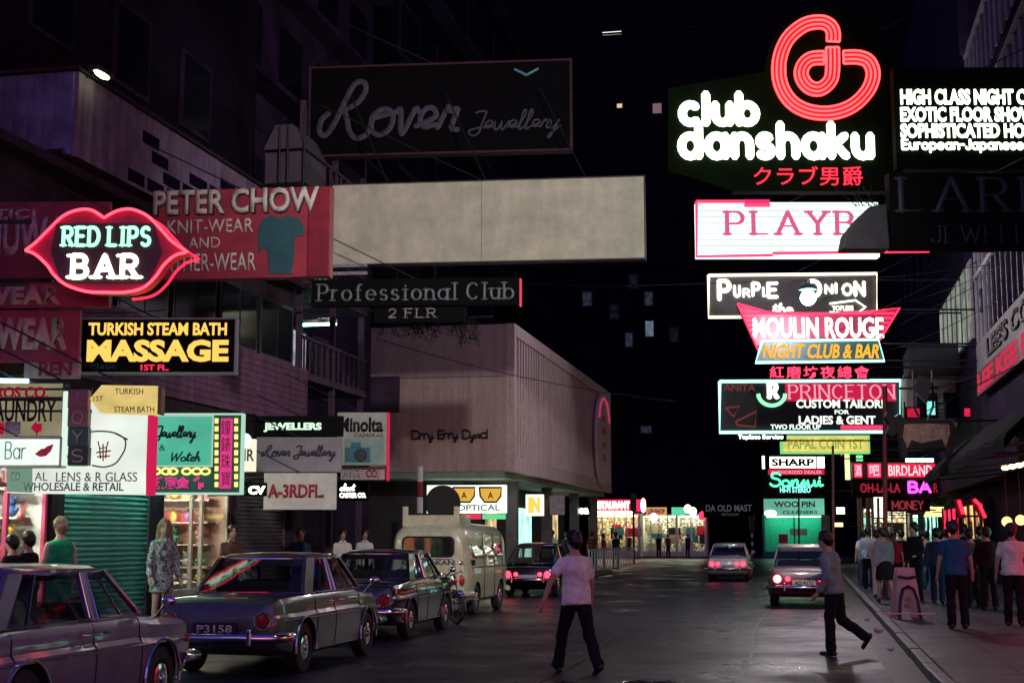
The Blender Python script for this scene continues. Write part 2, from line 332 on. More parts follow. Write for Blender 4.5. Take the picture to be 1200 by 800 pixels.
def font_mesh(s, rect, d=.01, y=0, bold=0, shear=0, space=1.0, res=3):
    cu = bpy.data.curves.new('tmp_text', 'FONT'); cu.body = s; cu.size = 1; cu.offset = bold; cu.shear = shear; cu.space_character = space; cu.resolution_u = res
    o = bpy.data.objects.new('tmp_text', cu); COL.objects.link(o)
    dg = bpy.context.evaluated_depsgraph_get(); me = bpy.data.meshes.new_from_object(o.evaluated_get(dg))
    bpy.data.objects.remove(o); bpy.data.curves.remove(cu)
    bm = bmesh.new(); bm.from_mesh(me); bmesh.ops.remove_doubles(bm, verts=bm.verts, dist=1e-5)
    xs = [v.co.x for v in bm.verts]; ys = [v.co.y for v in bm.verts]
    x0, x1, y0, y1 = min(xs), max(xs), min(ys), max(ys); u0, v0, u1, v1 = rect
    for v in bm.verts:
        v.co = Vector((u0 + (v.co.x - x0) / (x1 - x0) * (u1 - u0), y, v0 + (v.co.y - y0) / (y1 - y0) * (v1 - v0)))
    r = bmesh.ops.extrude_face_region(bm, geom=bm.faces[:])
    for v in r['geom']:
        if isinstance(v, bmesh.types.BMVert): v.co.y -= d
    bmesh.ops.recalc_face_normals(bm, faces=bm.faces)
    bm.to_mesh(me); bm.free(); me.materials.clear(); return me
# ---------------------------------------------------------------- palette
XL, XR, KL, KR = -11.3, 5.5, -8.8, 1.34
def ground_mat(name, c1, c2, rough):
    m = bpy.data.materials.new(name); m.use_nodes = True; n = m.node_tree.nodes; l = m.node_tree.links; b = n['Principled BSDF']; tc = n.new('ShaderNodeTexCoord')
    def noise(sc, d): k = n.new('ShaderNodeTexNoise'); k.inputs['Scale'].default_value = sc; k.inputs['Detail'].default_value = d; k.inputs['Roughness'].default_value = .7; l.new(tc.outputs['Object'], k.inputs['Vector']); return k
    big, fine = noise(.45, 6), noise(28, 4)
    mx = n.new('ShaderNodeMath'); mx.operation = 'MULTIPLY'; l.new(big.outputs['Fac'], mx.inputs[0]); l.new(fine.outputs['Fac'], mx.inputs[1])
    rp = n.new('ShaderNodeValToRGB'); rp.color_ramp.elements[0].position = .12; rp.color_ramp.elements[1].position = .40; rp.color_ramp.elements[0].color = lin(c1); rp.color_ramp.elements[1].color = lin(c2)
    l.new(mx.outputs[0], rp.inputs[0]); l.new(rp.outputs[0], b.inputs['Base Color'])
    mr = n.new('ShaderNodeMapRange'); mr.inputs[1].default_value = .35; mr.inputs[2].default_value = .7; mr.inputs[3].default_value = rough * .45; mr.inputs[4].default_value = rough * 1.25; l.new(big.outputs['Fac'], mr.inputs[0]); l.new(mr.outputs[0], b.inputs['Roughness'])
    bp = n.new('ShaderNodeBump'); bp.inputs['Strength'].default_value = .6; bp.inputs['Distance'].default_value = .015; l.new(fine.outputs['Fac'], bp.inputs['Height']); l.new(bp.outputs[0], b.inputs['Normal'])
    b.inputs['Specular IOR Level'].default_value = .3
    _mats[name] = m; return m
asphalt = ground_mat('asphalt', (.005, .0045, .017), (.022, .018, .046), .5)
flag = ground_mat('paving', (.012, .010, .024), (.05, .043, .08), .6)
kerbm = mat('kerbstone', (.16, .15, .15), .5, var=.5, scale=3, bump=.3)
black = mat('black_paint', (.012, .012, .014), .4, var=.3)
iron = mat('dark_iron', (.02, .02, .024), .5, metal=.3, var=.4)
night_dark = mat('soot_render', (.009, .006, .014), .8, var=.5, scale=.5, spec=.06)  # night darkness of the unlit facades put into the colour
night_purple = mat('soot_render_purple', (.022, .012, .034), .8, var=.6, scale=.8, spec=.08)  # purple facades: the same lack of light put into the base
navy = mat('navy_render', (.003, .003, .008), .8, var=.5, scale=.4, spec=.04)  # tower and end block: unlit blackness put into the base colour
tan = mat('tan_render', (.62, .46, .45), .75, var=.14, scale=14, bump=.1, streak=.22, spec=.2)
tan3 = mat('tan_recess', (.17, .125, .12), .8, var=.14, scale=6, spec=.1)  # shade between the ribs put into a darker tan
tan2 = mat('tan_trim', (.72, .56, .55), .7, var=.14, scale=6, streak=.2, spec=.2)
cream = mat('cream_paint', (.55, .52, .45), .6, var=.2)
white = mat('white_paint', (.72, .72, .7), .5, var=.12)
chrome = mat('chrome', (.75, .75, .78), .12, metal=1, var=0)
steel = mat('steel', (.2, .2, .22), .4, metal=.7, var=.3)
darkglass = mat('dark_window', (.006, .007, .014), .12, var=0, spec=.5)
clear = glass('clear_glass')
tube_w = emi('fluorescent_tube', (.5, 1, .8), 70)
tube_g = emi('green_fluorescent', (.25, 1, .55), 14)

# ---------------------------------------------------------------- ground
def struct(name, b, m, **k):
    o = b.build(name, m, **k); o['kind'] = 'structure'; return o
struct('road', MB().add([(-250, -60, 0), (250, -60, 0), (250, 400, 0), (-250, 400, 0)], [(0, 1, 2, 3)]), asphalt)
struct('pavement', MB().box(-60, KL - .16, -40, 66, -.3, .13), flag)
struct('pavement', MB().box(KR + .16, 60, -40, 83, -.3, .13), flag)
struct('pavement', MB().box(-90, 60, 111, 160, -.3, .125), flag)
def kerb(x0, x1, y0, y1, step=1.1):
    b = MB(); y = y0
    while y < y1 - .1:
        b.box(x0 + random.uniform(0, .012), x1, y, min(y1, y + step) - .012, -.2, .125 + random.uniform(-.008, .008)); y += step
    struct('kerb', b, kerbm, bevel=.02)
kerb(KL - .158, KL, 2, 66); kerb(KR, KR + .158, 2, 83)
patch = ground_mat('asphalt_patch', (.004, .0035, .012), (.013, .011, .028), .6); rr = random.Random(21)
for cx, cy_, a_, b_ in ((-1.6, 19.5, 1.0, .55), (-3.4, 24.5, .7, 2.2), (.1, 17.6, .5, .9), (-4.4, 16.2, .6, .4), (-.6, 30, .8, 2.5)):
    struct('road_patch', MB().add([(cx + a_ * math.cos(k * .4488) * rr.uniform(.8, 1.1), cy_ + b_ * math.sin(k * .4488) * rr.uniform(.8, 1.1), .004) for k in range(14)], [tuple(range(14))]), patch)
crk = mat('tar_seam', (.004, .004, .006), .35, var=0)
for pts in ([(-.9, 13), (-.8, 20), (-.95, 28), (-.7, 45)], [(-5, 21.4), (-2, 21.2), (.9, 21.6)], [(-3.2, 14), (-3.0, 18.5), (-3.3, 26)]):
    b = MB(); q = smooth_line(pts, 8)
    for p0, p1 in zip(q, q[1:]):
        d_ = (Vector(p1) - Vector(p0)).normalized() * .025; b.add([(p0[0] - d_.y, p0[1] + d_.x, .008), (p0[0] + d_.y, p0[1] - d_.x, .008), (p1[0] + d_.y, p1[1] - d_.x, .008), (p1[0] - d_.y, p1[1] + d_.x, .008)], [(0, 1, 2, 3)])
    struct('road_seam', b, crk)
gut = mat('gutter', (.010, .009, .012), .5, var=.5, scale=3)
struct('gutter', MB().add([(KR - .42, 2, .004), (KR - .004, 2, .004), (KR - .004, 83, .004), (KR - .42, 83, .004)], [(0, 1, 2, 3)]), gut)
struct('gutter', MB().add([(KL + .004, 2, .004), (KL + .34, 2, .004), (KL + .34, 66, .004), (KL + .004, 66, .004)], [(0, 1, 2, 3)]), gut)
pavegap = mat('paving_joint', (.012, .012, .014), .8, var=0)
b = MB()
for y in range(6, 82, 1): b.add([(KR + .17, y, .134), (XR, y, .134), (XR, y + .018, .134), (KR + .17, y + .018, .134)], [(0, 1, 2, 3)])
for x in (2.3, 3.1, 3.9, 4.7): b.add([(x, 5, .1345), (x + .018, 5, .1345), (x + .018, 82, .1345), (x, 82, .1345)], [(0, 1, 2, 3)])
struct('paving_joints', b, pavegap)

# ---------------------------------------------------------------- signs
class Sign:
    def __init__(s, name, label, cat, rect, Y, rot=YAW, group=None):
        x0, y0, x1, y1 = rect; s.rect = rect
        c = P((x0 + x1) / 2, 628, Y=Y); s.u = Vector((math.cos(R(rot)), math.sin(R(rot)), 0)); s.n = Vector((-s.u.y, s.u.x, 0)); s.c = c
        s.z0 = P((x0 + x1) / 2, y1, plane=(c, s.n)).z
        s.o = thing(name, label, cat, (c.x, c.y, s.z0), R(rot), group); s.rot = rot
    def lc(s, x, y):
        p = P(x, y, plane=(s.c, s.n)); return ((p - s.c).dot(s.u), p.z - s.z0)
    def rc(s, r):
        x0, y0, x1, y1 = r; xm, ym = (x0 + x1) / 2, (y0 + y1) / 2
        return (s.lc(x0, ym)[0], s.lc(xm, y1)[1], s.lc(x1, ym)[0], s.lc(xm, y0)[1])
    def board(s, m, rect=None, depth=.2, name='board', y=0, bevel=.012, parent=None):
        u0, v0, u1, v1 = s.rc(rect or s.rect)
        return MB().box(u0, u1, y, y + depth, v0, v1).build(name, m, parent or s.o, bevel=bevel)
    def poly(s, pts, m, depth=.2, name='board', y=0, parent=None, bevel=0):
        return MB().prism([s.lc(*p) for p in pts], y, y + depth).build(name, m, parent or s.o, bevel=bevel)
    def frame(s, m, t=.05, rect=None, d=.03, name='frame', parent=None, depth=.2, y=0):
        u0, v0, u1, v1 = s.rc(rect or s.rect); b = MB(); f = y - d; k = y + depth + d
        b.box(u0 - t, u1 + t, f, k, v1 - .003, v1 + t).box(u0 - t, u1 + t, f, k, v0 - t, v0 + .003)
        b.box(u0 - t, u0 + .003, f + .003, k - .003, v0, v1).box(u1 - .003, u1 + t, f + .003, k - .003, v0, v1)
        return b.build(name, m, parent or s.o)
    def txt(s, t, rect, m, bold=0, d=.012, y=-.004, shear=0, name='lettering', space=1.0, parent=None):
        return obj(name, font_mesh(t, s.rc(rect), d, y, bold, shear, space), m, parent or s.o)
    def strk(s, t, rect, m, wt=.12, d=.02, y=-.03, name='lettering', parent=None, **k):
        return stroke_mesh(t, s.rc(rect), wt, d, y, **k).build(name, m, parent or s.o, smooth=50)
    def neon(s, pts, m, r=.014, y=-.05, closed=False, name='neon_tube', parent=None, n=6):
        b = MB(); P3 = [(u, y, v) for u, v in (s.lc(*p) for p in pts)]
        b.tube(P3, r, n, closed); return b.build(name, m, parent or s.o, smooth=50)
    def neons(s, lines, m, r=.014, y=-.05, name='neon_tube', parent=None, n=6):
        b = MB()
        for pts in lines: b.tube([(u, y, v) for u, v in (s.lc(*p) for p in pts)], r, n)
        return b.build(name, m, parent or s.o, smooth=50)
    def bracket(s, side, depth=.2, extra=0, r=.03):
        """steel arms back to the house wall, and a stay"""
        u0, v0, u1, v1 = s.rc(s.rect); b = MB()
        w0 = s.o.matrix_basis; X = XL if side == 'L' else XR
        for v in (v0 + (v1 - v0) * .12, v0 + (v1 - v0) * .88):
            e = u0 if side == 'L' else u1
            p = Vector((e, depth / 2, v)); wp = Matrix.Translation(s.o.location) @ Matrix.Rotation(R(s.rot), 4, 'Z') @ p
            L = (X - wp.x) / s.u.x
            if abs(L) < .05: continue
            b.tube([(e - .0, depth / 2, v), (e + L - (extra if side == 'L' else -extra), depth / 2, v)], r, 6)
        um = (u0 + u1) / 2; L2 = None
        p = Matrix.Translation(s.o.location) @ Matrix.Rotation(R(s.rot), 4, 'Z') @ Vector((um, depth / 2, v1))
        L2 = (X - p.x) / s.u.x
        b.tube([(um, depth / 2, v1), (um + L2, depth / 2, v1 + abs(L2) * .5)], r * .45, 5)
        return b.build('bracket', iron, s.o)

# ---------------------------------------------------------------- left side: shop house with the balcony box
house = thing('shop_house', 'old dark shop house with a pale balcony box and slatted purple fascia above the shops', 'building', (XL - 4, 23, 0))
def hb(name, m, *a, bevel=0, parent=None):
    x0, x1, y0, y1, z0, z1 = a; L = house.location
    return MB().box(x0 - L.x, x1 - L.x, y0 - L.y, y1 - L.y, z0, z1).build(name, m, parent or house, bevel=bevel)
render_a = mat('grimy_render', (.04, .026, .042), .8, var=.5, scale=1.2, bump=.3, spec=.1, streak=.4)
fasc = mat('fascia_slats', (.16, .075, .15), .75, var=.35, scale=3, spec=.15, streak=.35)
boxblue = mat('balcony_pale_blue', (.12, .16, .34), .8, var=.6, scale=1.1, spec=.1, streak=.4)
boxpink = mat('balcony_pale_mauve', (.19, .14, .25), .8, var=.35, scale=1.5, spec=.1, streak=.35)
hb('wall', render_a, XL - 8, XL - .35, 13, 31.2, 3.1, 7.66)
hb('wall', render_a, XL - 8, XL - 3.2, 13, 31.2, 0, 3.099)
for y0, y1 in ((13, 14.4), (20.05, 20.42), (23.72, 23.95), (27.02, 27.3), (30.5, 31.2)): hb('pier', render_a, XL - 3.2, XL, y0, y1, 0, 3.1)
hb('string_course', render_a, XL - .3, XL + .05, 13, 31.2, 7.35, 7.5)
hb('lintel', render_a, XL - .349, XL, 13, 31.2, 3.101, 4.15)
b = MB()
L = house.location
y = 21.8
for y0, y1 in ((19.9, 22.4), (22.42, 25.0), (25.02, 28.3), (28.32, 31.2)):
    z = 4.16
    while z < 5.44: b.box(XL - .3 - L.x, XL + .06 - L.x, y0 - L.y, y1 - L.y, z, z + .122); b.box(XL - .3 - L.x, XL + .035 - L.x, y0 - L.y, y1 - L.y, z + .122, z + .132); z += .132
b.build('fascia', fasc, house)
# upper floor windows with posts
for i, y0 in enumerate((20.2, 22.4, 24.6, 26.8, 29.0)):
    wdw = hb('window', iron, XL - .33, XL - .26, y0, y0 + 2.0, 5.55, 6.9)
    hb('pane', darkglass, XL - .255, XL - .245, y0 + .08, y0 + .96, 5.63, 6.82, parent=wdw); hb('pane', darkglass, XL - .255, XL - .245, y0 + 1.04, y0 + 1.92, 5.63, 6.82, parent=wdw)
bz0, bz1 = 7.68, 9.08
bal = hb('balcony', boxpink, XL - 3.2, XL, 20.3, 28.6, bz0, bz1)
hb('end_wall', boxblue, XL - 3.2, XL - .06, 20.24, 20.298, bz0 + .02, bz1 - .01, parent=bal)
hb('coping', render_a, XL - 3.25, XL + .07, 20.16, 28.7, bz1, bz1 + .06, parent=bal)
b = MB(); rr = random.Random(3); hole = mat('missing_tile', (.006, .004, .012), .9, var=.3, spec=.03)
for r_ in range(4):
    yy = 22.1 + .5 * (r_ % 2)
    while yy < 28.2:
        wd = rr.uniform(.55, .85)
        if rr.random() < .86: b.box(XL - .01 - L.x, XL + .006 - L.x, yy - L.y, yy + wd - L.y, bz0 + .06 + r_ * .27, bz0 + .28 + r_ * .27)
        yy += wd + .12
b.build('tile_patch', hole, bal)
# lean-to frame in front of the pale end wall
b = MB()
for x in (-13.3, -12.7): b.tube([(x - L.x, 20.1 - L.y, 7.0), (x - L.x, 20.1 - L.y, 8.4)], .05, 6)
b.tube([(-14 - L.x, 20.1 - L.y, 8.2), (-12.6 - L.x, 20.1 - L.y, 8.2)], .05, 6); b.tube([(-14 - L.x, 20.1 - L.y, 7.6), (-11.4 - L.x, 20.1 - L.y, 7.72)], .05, 6)
b.build('scaffold_frame', iron, bal)
hb('upper_wall', night_dark, XL - 8, XL - 1.4, 13, 31.2, 7.68, 24)
for z in (10.2, 13.6, 17):
    for y0 in (21, 24, 27):
        wdw = hb('window', night_purple, XL - 1.4, XL - 1.34, y0, y0 + 1.5, z, z + 1.7); hb('pane', darkglass, XL - 1.339, XL - 1.33, y0 + .1, y0 + 1.4, z + .1, z + 1.6, parent=wdw)

# ---------------------------------------------------------------- shops at street level
pal = [mat('goods_%s' % n, c, .5, var=.3) for n, c in (('red', (.5, .04, .06)), ('white', (.75, .74, .7)), ('yellow', (.7, .5, .08)), ('blue', (.06, .14, .4)), ('pink', (.7, .25, .32)), ('green', (.08, .35, .2)), ('brown', (.25, .12, .06)))]
shopwall = mat('shop_wall', (.8, .76, .7), .6, var=.1)
pinkp = mat('pink_paint', (.75, .08, .2), .5, var=.15)
def goods_shapes():
    out = []
    b = MB().box(-.12, .12, -.08, .08, 0, .26).box(-.121, .121, -.081, .081, .07, .17, 1); out.append(('toy_box', b.mesh('toy_box', bevel=.006)))
    b = MB().lathe([(.0, 0), (.07, 0), (.09, .05), (.08, .2), (.03, .27), (.03, .33), (.045, .34), (0, .345)], n=12); out.append(('vase', b.mesh('vase', smooth=50)))
    b = MB().ball((0, 0, .11), .11, 10).ball((0, -.02, .27), .085, 10).ball((-.07, 0, .34), .035, 8).ball((.07, 0, .34), .035, 8).ball((-.1, -.04, .14), .045, 8).ball((.1, -.04, .14), .045, 8); out.append(('doll', b.mesh('doll', smooth=60)))
    b = MB().lathe([(0, 0), (.1, 0), (.1, .015), (.02, .02), (.02, .2), (.13, .19), (.06, .36), (0, .36)], n=12); out.append(('table_lamp', b.mesh('table_lamp', smooth=40)))
    return out
GS = goods_shapes()
def put_goods(spots, label, group, rnd):
    for (x, y, z) in spots:
        nm, me = rnd.choice(GS)
        o = bpy.data.objects.new(nm, me.copy()); COL.objects.link(o); o.location = (x, y, z); o.rotation_euler = (0, 0, rnd.uniform(-.3, .3))
        s = rnd.uniform(.75, 1.15); o.scale = (s, s, s)
        o.data.materials.append(rnd.choice(pal)); o.data.materials.append(rnd.choice(pal)); tag(o, label, 'goods', group)
def wall_shop(name, label, y0, y1, inner, framem, mull, lampE, wm=None, depth=2.4, top=3.08, shelves=4):
    t = thing(name, label, 'shop', (XL - depth / 2, (y0 + y1) / 2, .13)); L = t.location
    q = lambda n, m, *a, **k: MB().box(a[0] - L.x, a[1] - L.x, a[2] - L.y, a[3] - L.y, a[4] - L.z, a[5] - L.z).build(n, m, t, **k)
    w_ = wm or shopwall
    q('back_wall', w_, XL - depth - .1, XL - depth, y0, y1, .13, top); q('side_wall', w_, XL - depth, XL - .1, y0, y0 + .05, .13, top); q('side_wall', w_, XL - depth, XL - .1, y1 - .05, y1, .13, top)
    q('ceiling', w_, XL - depth, XL - .1, y0 + .05, y1 - .05, top - .05, top); q('floor', kerbm, XL - depth, XL - .1, y0 + .05, y1 - .05, .13, .16)
    for k in range(2):
        yy = y0 + (y1 - y0) * (k + .5) / 2
        o = q('ceiling_lamp', white, XL - 1.5, XL - .5, yy - .1, yy + .1, top - .11, top - .052)
        MB().box(XL - 1.5 - L.x, XL - .5 - L.x, yy - .06 - L.y, yy + .06 - L.y, top - .15 - L.z, top - .112 - L.z).build('tube', lampE, o)
    zs = [.75 + .5 * i for i in range(shelves)]
    for z in zs: q('shelf', framem, XL - depth, XL - depth + .45, y0 + .06, y1 - .06, z, z + .03)
    b = MB()
    b.box(XL - .12 - L.x, XL - .04 - L.x, y0 - L.y, y1 - L.y, 0, .55)
    for yy in [y0 + .03] + mull + [y1 - .03]: b.box(XL - .11 - L.x, XL - .05 - L.x, yy - .035 - L.y, yy + .035 - L.y, .55, top - .13)
    b.build('window_frame', framem, t)
    q('window_glass', clear, XL - .085, XL - .08, y0 + .07, y1 - .07, .68, top)
    q('display_ledge', framem, XL - .7, XL - .13, y0 + .06, y1 - .06, .13, .78)
    return zs
rnd = random.Random(5)
lamp_w = emi('shop_lamp', (.95, 1, .82), 300); lamp_p = emi('shop_lamp_warm', (1, .88, .7), 150)
zs = wall_shop('toy_shop', 'bright toy shop window with pink frame behind the parked sedan', 14.45, 20.0, None, pinkp, [18.9], lamp_w)
def side_shelves(name, y1, n=5):
    t = [o for o in bpy.data.objects if o.get('category') == 'shop' and o.name == name][0]; L = t.location; sp = []
    for k in range(n):
        z = .62 + .44 * k; MB().box(XL - 2.35 - L.x, XL - .3 - L.x, y1 - .42 - L.y, y1 - .055 - L.y, z - .03 - L.z, z - L.z).build('shelf', cream, t)
        sp += [(XL - .5 - .30 * i, y1 - .25, z) for i in range(6)]
    return sp
sp = side_shelves('toy_shop', 20.0)
put_goods(sp, 'small toy or ornament displayed in the pink framed shop window', 'goods in the toy shop', rnd)
zs = wall_shop('jewellery_shop', 'bright narrow shop window with cream frame beside the green shutter', 23.98, 27.0, None, cream, [25.3, 25.75], lamp_p, wm=mat('peach_wall', (.8, .5, .38), .6, var=.1))
sp = side_shelves('jewellery_shop', 27.0)
put_goods(sp, 'small ornament displayed in the cream framed shop window', 'goods in the jewellery shop', rnd)
def shutter(label, y0, y1, m, top=3.08):
    t = thing('roller_shutter', label, 'shutter', (XL - .2, (y0 + y1) / 2, .13)); L = t.location
    prof = []; z = 0
    while z < top - .13:
        prof += [(.0, z), (.035, z + .025), (.035, z + .05), (.0, z + .072)]; z += .085
    pl = [(-.06, 0)] + [(.0 + a, h) for a, h in prof] + [(-.06, prof[-1][1])]
    MB().prism([(p[0], p[1]) for p in pl], y0 - L.y + .06, y1 - L.y - .06).v
    b = MB(); ya, yb = y0 - L.y + .06, y1 - L.y - .06
    vs = [(p[0], ya, p[1]) for p in pl] + [(p[0], yb, p[1]) for p in pl]; n = len(pl)
    b.add(vs, [(i, i + 1, i + 1 + n, i + n) for i in range(n - 1)] + [(n - 1, 0, n, 2 * n - 1)])
    b.build('curtain', m, t)
    for yy in (y0, y1 - .06): MB().box(-.08, .06, yy - L.y, yy + .06 - L.y, 0, top - .13).build('guide_rail', steel, t)
    MB().box(-.1, .03, ya + .02, yb - .02, .0, .08).build('bottom_bar', steel, t)
shutter('closed green steel roller shutter behind the woman in the print dress', 20.45, 23.7, mat('shutter_green', (.07, .33, .28), .45, var=.25, scale=1.5))
shutter('closed dark steel roller shutter beside the man in the doorway', 27.32, 30.48, mat('shutter_dark', (.06, .05, .07), .45, var=.3, scale=1.5))

# ---------------------------------------------------------------- left side: glazed house, tower, store
gh = thing('glazed_house', 'narrow house with glazed front and stacked balconies beyond the fascia', 'building', (XL - 4, 37, 0))
def bbx(t, name, m, *a, parent=None, bevel=0):
    L = t.location; x0, x1, y0, y1, z0, z1 = a
    return MB().box(x0 - L.x, x1 - L.x, y0 - L.y, y1 - L.y, z0 - L.z, z1 - L.z).build(name, m, parent or t, bevel=bevel)
bbx(gh, 'wall', night_purple, XL - 8, XL - 2.2, 31.25, 43.3, 0, 12.0)
mauve = mat('mauve_concrete', (.07, .045, .08), .75, var=.35, scale=2, spec=.1)
pale_pane = emi('lit_room_glass', (.75, .85, .95), .42, var=.6, scale=2.5)
for i, z in enumerate((3.2, 5.3, 7.5, 9.8)):
    bbx(gh, 'balcony_slab', mauve, XL - 2.2, XL - .1, 31.25, 36.2, z, z + .16)
    rail = bbx(gh, 'railing', mauve, XL - .16, XL - .1, 31.3, 36.2, z + .95, z + 1.02)
    bb = MB(); L = gh.location; y = 31.4
    while y < 36.1: bb.box(XL - .15 - L.x, XL - .11 - L.x, y - L.y, y + .05 - L.y, z + .16, z + .95); y += .42
    bb.build('baluster', mauve, rail)
for y in (31.3, 33.7, 36.05): bbx(gh, 'post', mauve, XL - .3, XL - .17, y, y + .13, .13, 12)
for j, z in enumerate((5.5, 7.7)):
    for i, y in enumerate((31.6, 33.5, 35.4, 37.6)):
        wdw = bbx(gh, 'window', mauve, XL - 2.2, XL - 2.12, y, y + 1.7, z, z + 1.75)
        for k in range(3): bbx(gh, 'pane', pale_pane if (i + j) % 2 == 0 or i == 1 else darkglass, XL - 2.118, XL - 2.11, y + .08 + .55 * k, y + .52 + .55 * k, z + .08, z + 1.67, parent=wdw)
    o = bbx(gh, 'ceiling_lamp', white, XL - 1.6, XL - .6, 35.0, 35.2, z + 1.68, z + 1.78); bbx(gh, 'tube', tube_g, XL - 1.6, XL - .6, 35.05, 35.15, z + 1.62, z + 1.677, parent=o)
tower = thing('tower_block', 'tall black apartment block rising behind the dark jewellery signs', 'building', (-22, 55, 8.3))
bbx(tower, 'wall', navy, -34, -13.2, 43.5, 65.5, 8.3, 46)
rr = random.Random(11)
for z in range(10, 42, 4):
    for y in range(45, 63, 5):
        f = bbx(tower, 'window', night_purple, -13.2, -13.14, y, y + 2.6, z, z + 2.0); bbx(tower, 'pane', darkglass, -13.139, -13.13, y + .15, y + 2.45, z + .15, z + 1.85, parent=f)
for z in range(9, 45, 4): bbx(tower, 'ledge', night_purple, -13.2, -12.6, 43.6, 65.4, z, z + .14)
rear = thing('purple_tenement', 'dim purple tenement standing behind the unlit script sign', 'building', (-16, 36, 0))
bbx(rear, 'wall', night_purple, -22, -13.6, 31.3, 43.4, 12.1, 30)
for z in range(13, 28, 3):
    bbx(rear, 'ledge', night_purple, -13.6, -12.9, 31.4, 43.3, z, z + .15)
    for y in (32, 35, 38, 41):
        f = bbx(rear, 'window', navy, -13.6, -13.54, y, y + 1.6, z + .6, z + 2.3); bbx(rear, 'pane', darkglass, -13.539, -13.53, y + .1, y + 1.5, z + .7, z + 2.2, parent=f)

# the windowless store
SX, SY0, SY1, SZ0, SZ1 = -8.95, 43.4, 66, 3.66, 8.28
st = thing('department_store', 'windowless tan store whose ribbed upper box overhangs the corner', 'building', (-16, 55, 0))
bbx(st, 'upper_box', tan, -30, SX - .12, SY0, SY1, SZ0, SZ1)
bbx(st, 'rim', tan2, SX - .118, SX + .12, SY0 + .003, SY1, SZ1 - .36, SZ1 + .02); bbx(st, 'rim', tan2, SX - .118, SX + .12, SY0 + .003, SY1, SZ0 - .02, SZ0 + .46)
bbx(st, 'rim', tan2, SX - .118, SX + .12, SY0 + .003, SY0 + .3, SZ0 + .462, SZ1 - .362); bbx(st, 'rim', tan2, SX - .118, SX + .12, SY1 - .3, SY1, SZ0 + .462, SZ1 - .362)
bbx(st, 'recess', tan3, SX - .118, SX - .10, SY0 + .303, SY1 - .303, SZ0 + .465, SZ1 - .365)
y = SY0 + .5
while y < SY1 - .5: bbx(st, 'rib', tan2, SX - .098, SX + .06, y, y + .2, SZ0 + .465, SZ1 - .365); y += .46
bbx(st, 'soffit', mat('soffit_green', (.3, .42, .36), .6, var=.2), -30, SX - .2, SY0 + .05, SY1 - .05, SZ0 - .2, SZ0 - .005)
bbx(st, 'ground_floor', mat('store_dark', (.03, .03, .035), .6, var=.3), -30, -11.0, 45.6, SY1 - .3, 0, SZ0 - .2)
for y in (46.5, 53, 59.5, 65): bbx(st, 'column', mat('column_stone', (.09, .09, .09), .5, var=.3), -9.75, -9.4, y, y + .4, .13, SZ0 - .2)
bbx(st, 'access_hatch', mauve, -13.55, -12.55, SY0 - .05, SY0 - .004, 5.55, 6.7); bbx(st, 'joint', mat('joint', (.2, .15, .15), .8, var=0), -12.5, SX - .3, SY0 - .012, SY0 - .003, 6.62, 6.65)
cyg = emi('shop_glass_cyan', (.55, 1, .9), 1.3, var=.5, scale=1.2); wmg = emi('shop_glass_amber', (1, .7, .35), .9, var=.7, scale=1.5)
for y0, y1, m in ((48.5, 50.5, wmg), (54.2, 57.2, cyg), (60.2, 63.5, wmg)):
    f = bbx(st, 'shop_window', iron, -10.999, -10.93, y0, y1, .3, 2.9); bbx(st, 'pane', m, -10.925, -10.91, y0 + .12, y1 - .12, .5, 2.75, parent=f)
S = Sign('script_sign', 'thin dark script lettering fixed on the tan store front', 'sign', (482, 503, 572, 519), SY0 - .06, rot=0)
S.strk('Dmy Emy Dynd', (482, 503, 572, 519), black, wt=.13, d=.03, y=0, script=True)
# disc on the flank
t = thing('disc_sign', 'large round pale disc fixed flat on the flank of the tan store', 'sign', (SX + .14, 62.3, 3.75)); 
b = MB().lathe([(0, 0), (2.0, 0), (2.05, .06), (2.0, .16), (0, .16)], n=40, axis='x'); b.build('disc', mat('disc_white', (.75, .6, .62), .5, var=.1), t, smooth=40, loc=(0, 0, 2.05))
b = MB()
for z in (1.2, 1.75, 2.35, 2.9): b.box(.165, .18, -.45, .5, z, z + .28)
b.build('lettering', pinkp, t)
b = MB().tube([(.2, 1.9 * math.cos(R(a)), 2.05 + 1.9 * math.sin(R(a))) for a in range(30, 151, 8)], .05, 6); b.build('neon_tube', emi('neon_disc', (1, .12, .2), .35), t)

# ---------------------------------------------------------------- end of the street
eb = thing('office_block', 'huge black block closing the street with a few lit windows', 'building', (-4, 121, 0))
bbx(eb, 'wall', navy, -40, 40, 116, 126, 3.9, 70); bbx(eb, 'base', navy, -40, 40, 118.6, 126, 0, 3.89)
lw = emi('lit_window', (.6, .75, 1), .22, var=.5, scale=1); lw3 = emi('lit_window_dim', (.5, .65, 1), .035, var=.7, scale=2); lw4 = emi('lit_window_faint', (.5, .5, 1), .012, var=.7, scale=2); lw2 = emi('lit_window_white', (.8, 1, .8), 1.6)
for (x, y, wd, ht, m) in ((688, 350, 10, 16, lw3), (761, 385, 9, 18, lw), (757, 503, 12, 8, lw3), (737, 398, 8, 16, lw3), (760, 350, 9, 16, lw3), (742, 330, 9, 16, lw4), (720, 365, 9, 16, lw4), (790, 392, 9, 16, lw4), (705, 472, 12, 18, lw3), (717, 39, 22, 5, lw2), (726, 124, 6, 5, emi('warm_window', (1, .8, .45), .8)), (770, 127, 10, 12, emi('dim_window', (.8, .5, .5), .25))):
    a = P(x - wd / 2, y + ht / 2, Y=115.9); c = P(x + wd / 2, y - ht / 2, Y=115.9)
    f = bbx(eb, 'window', night_purple, a.x - .15, c.x + .15, 115.93, 115.998, a.z - .15, c.z + .15); bbx(eb, 'pane', m, a.x, c.x, 115.91, 115.928, a.z, c.z, parent=f)
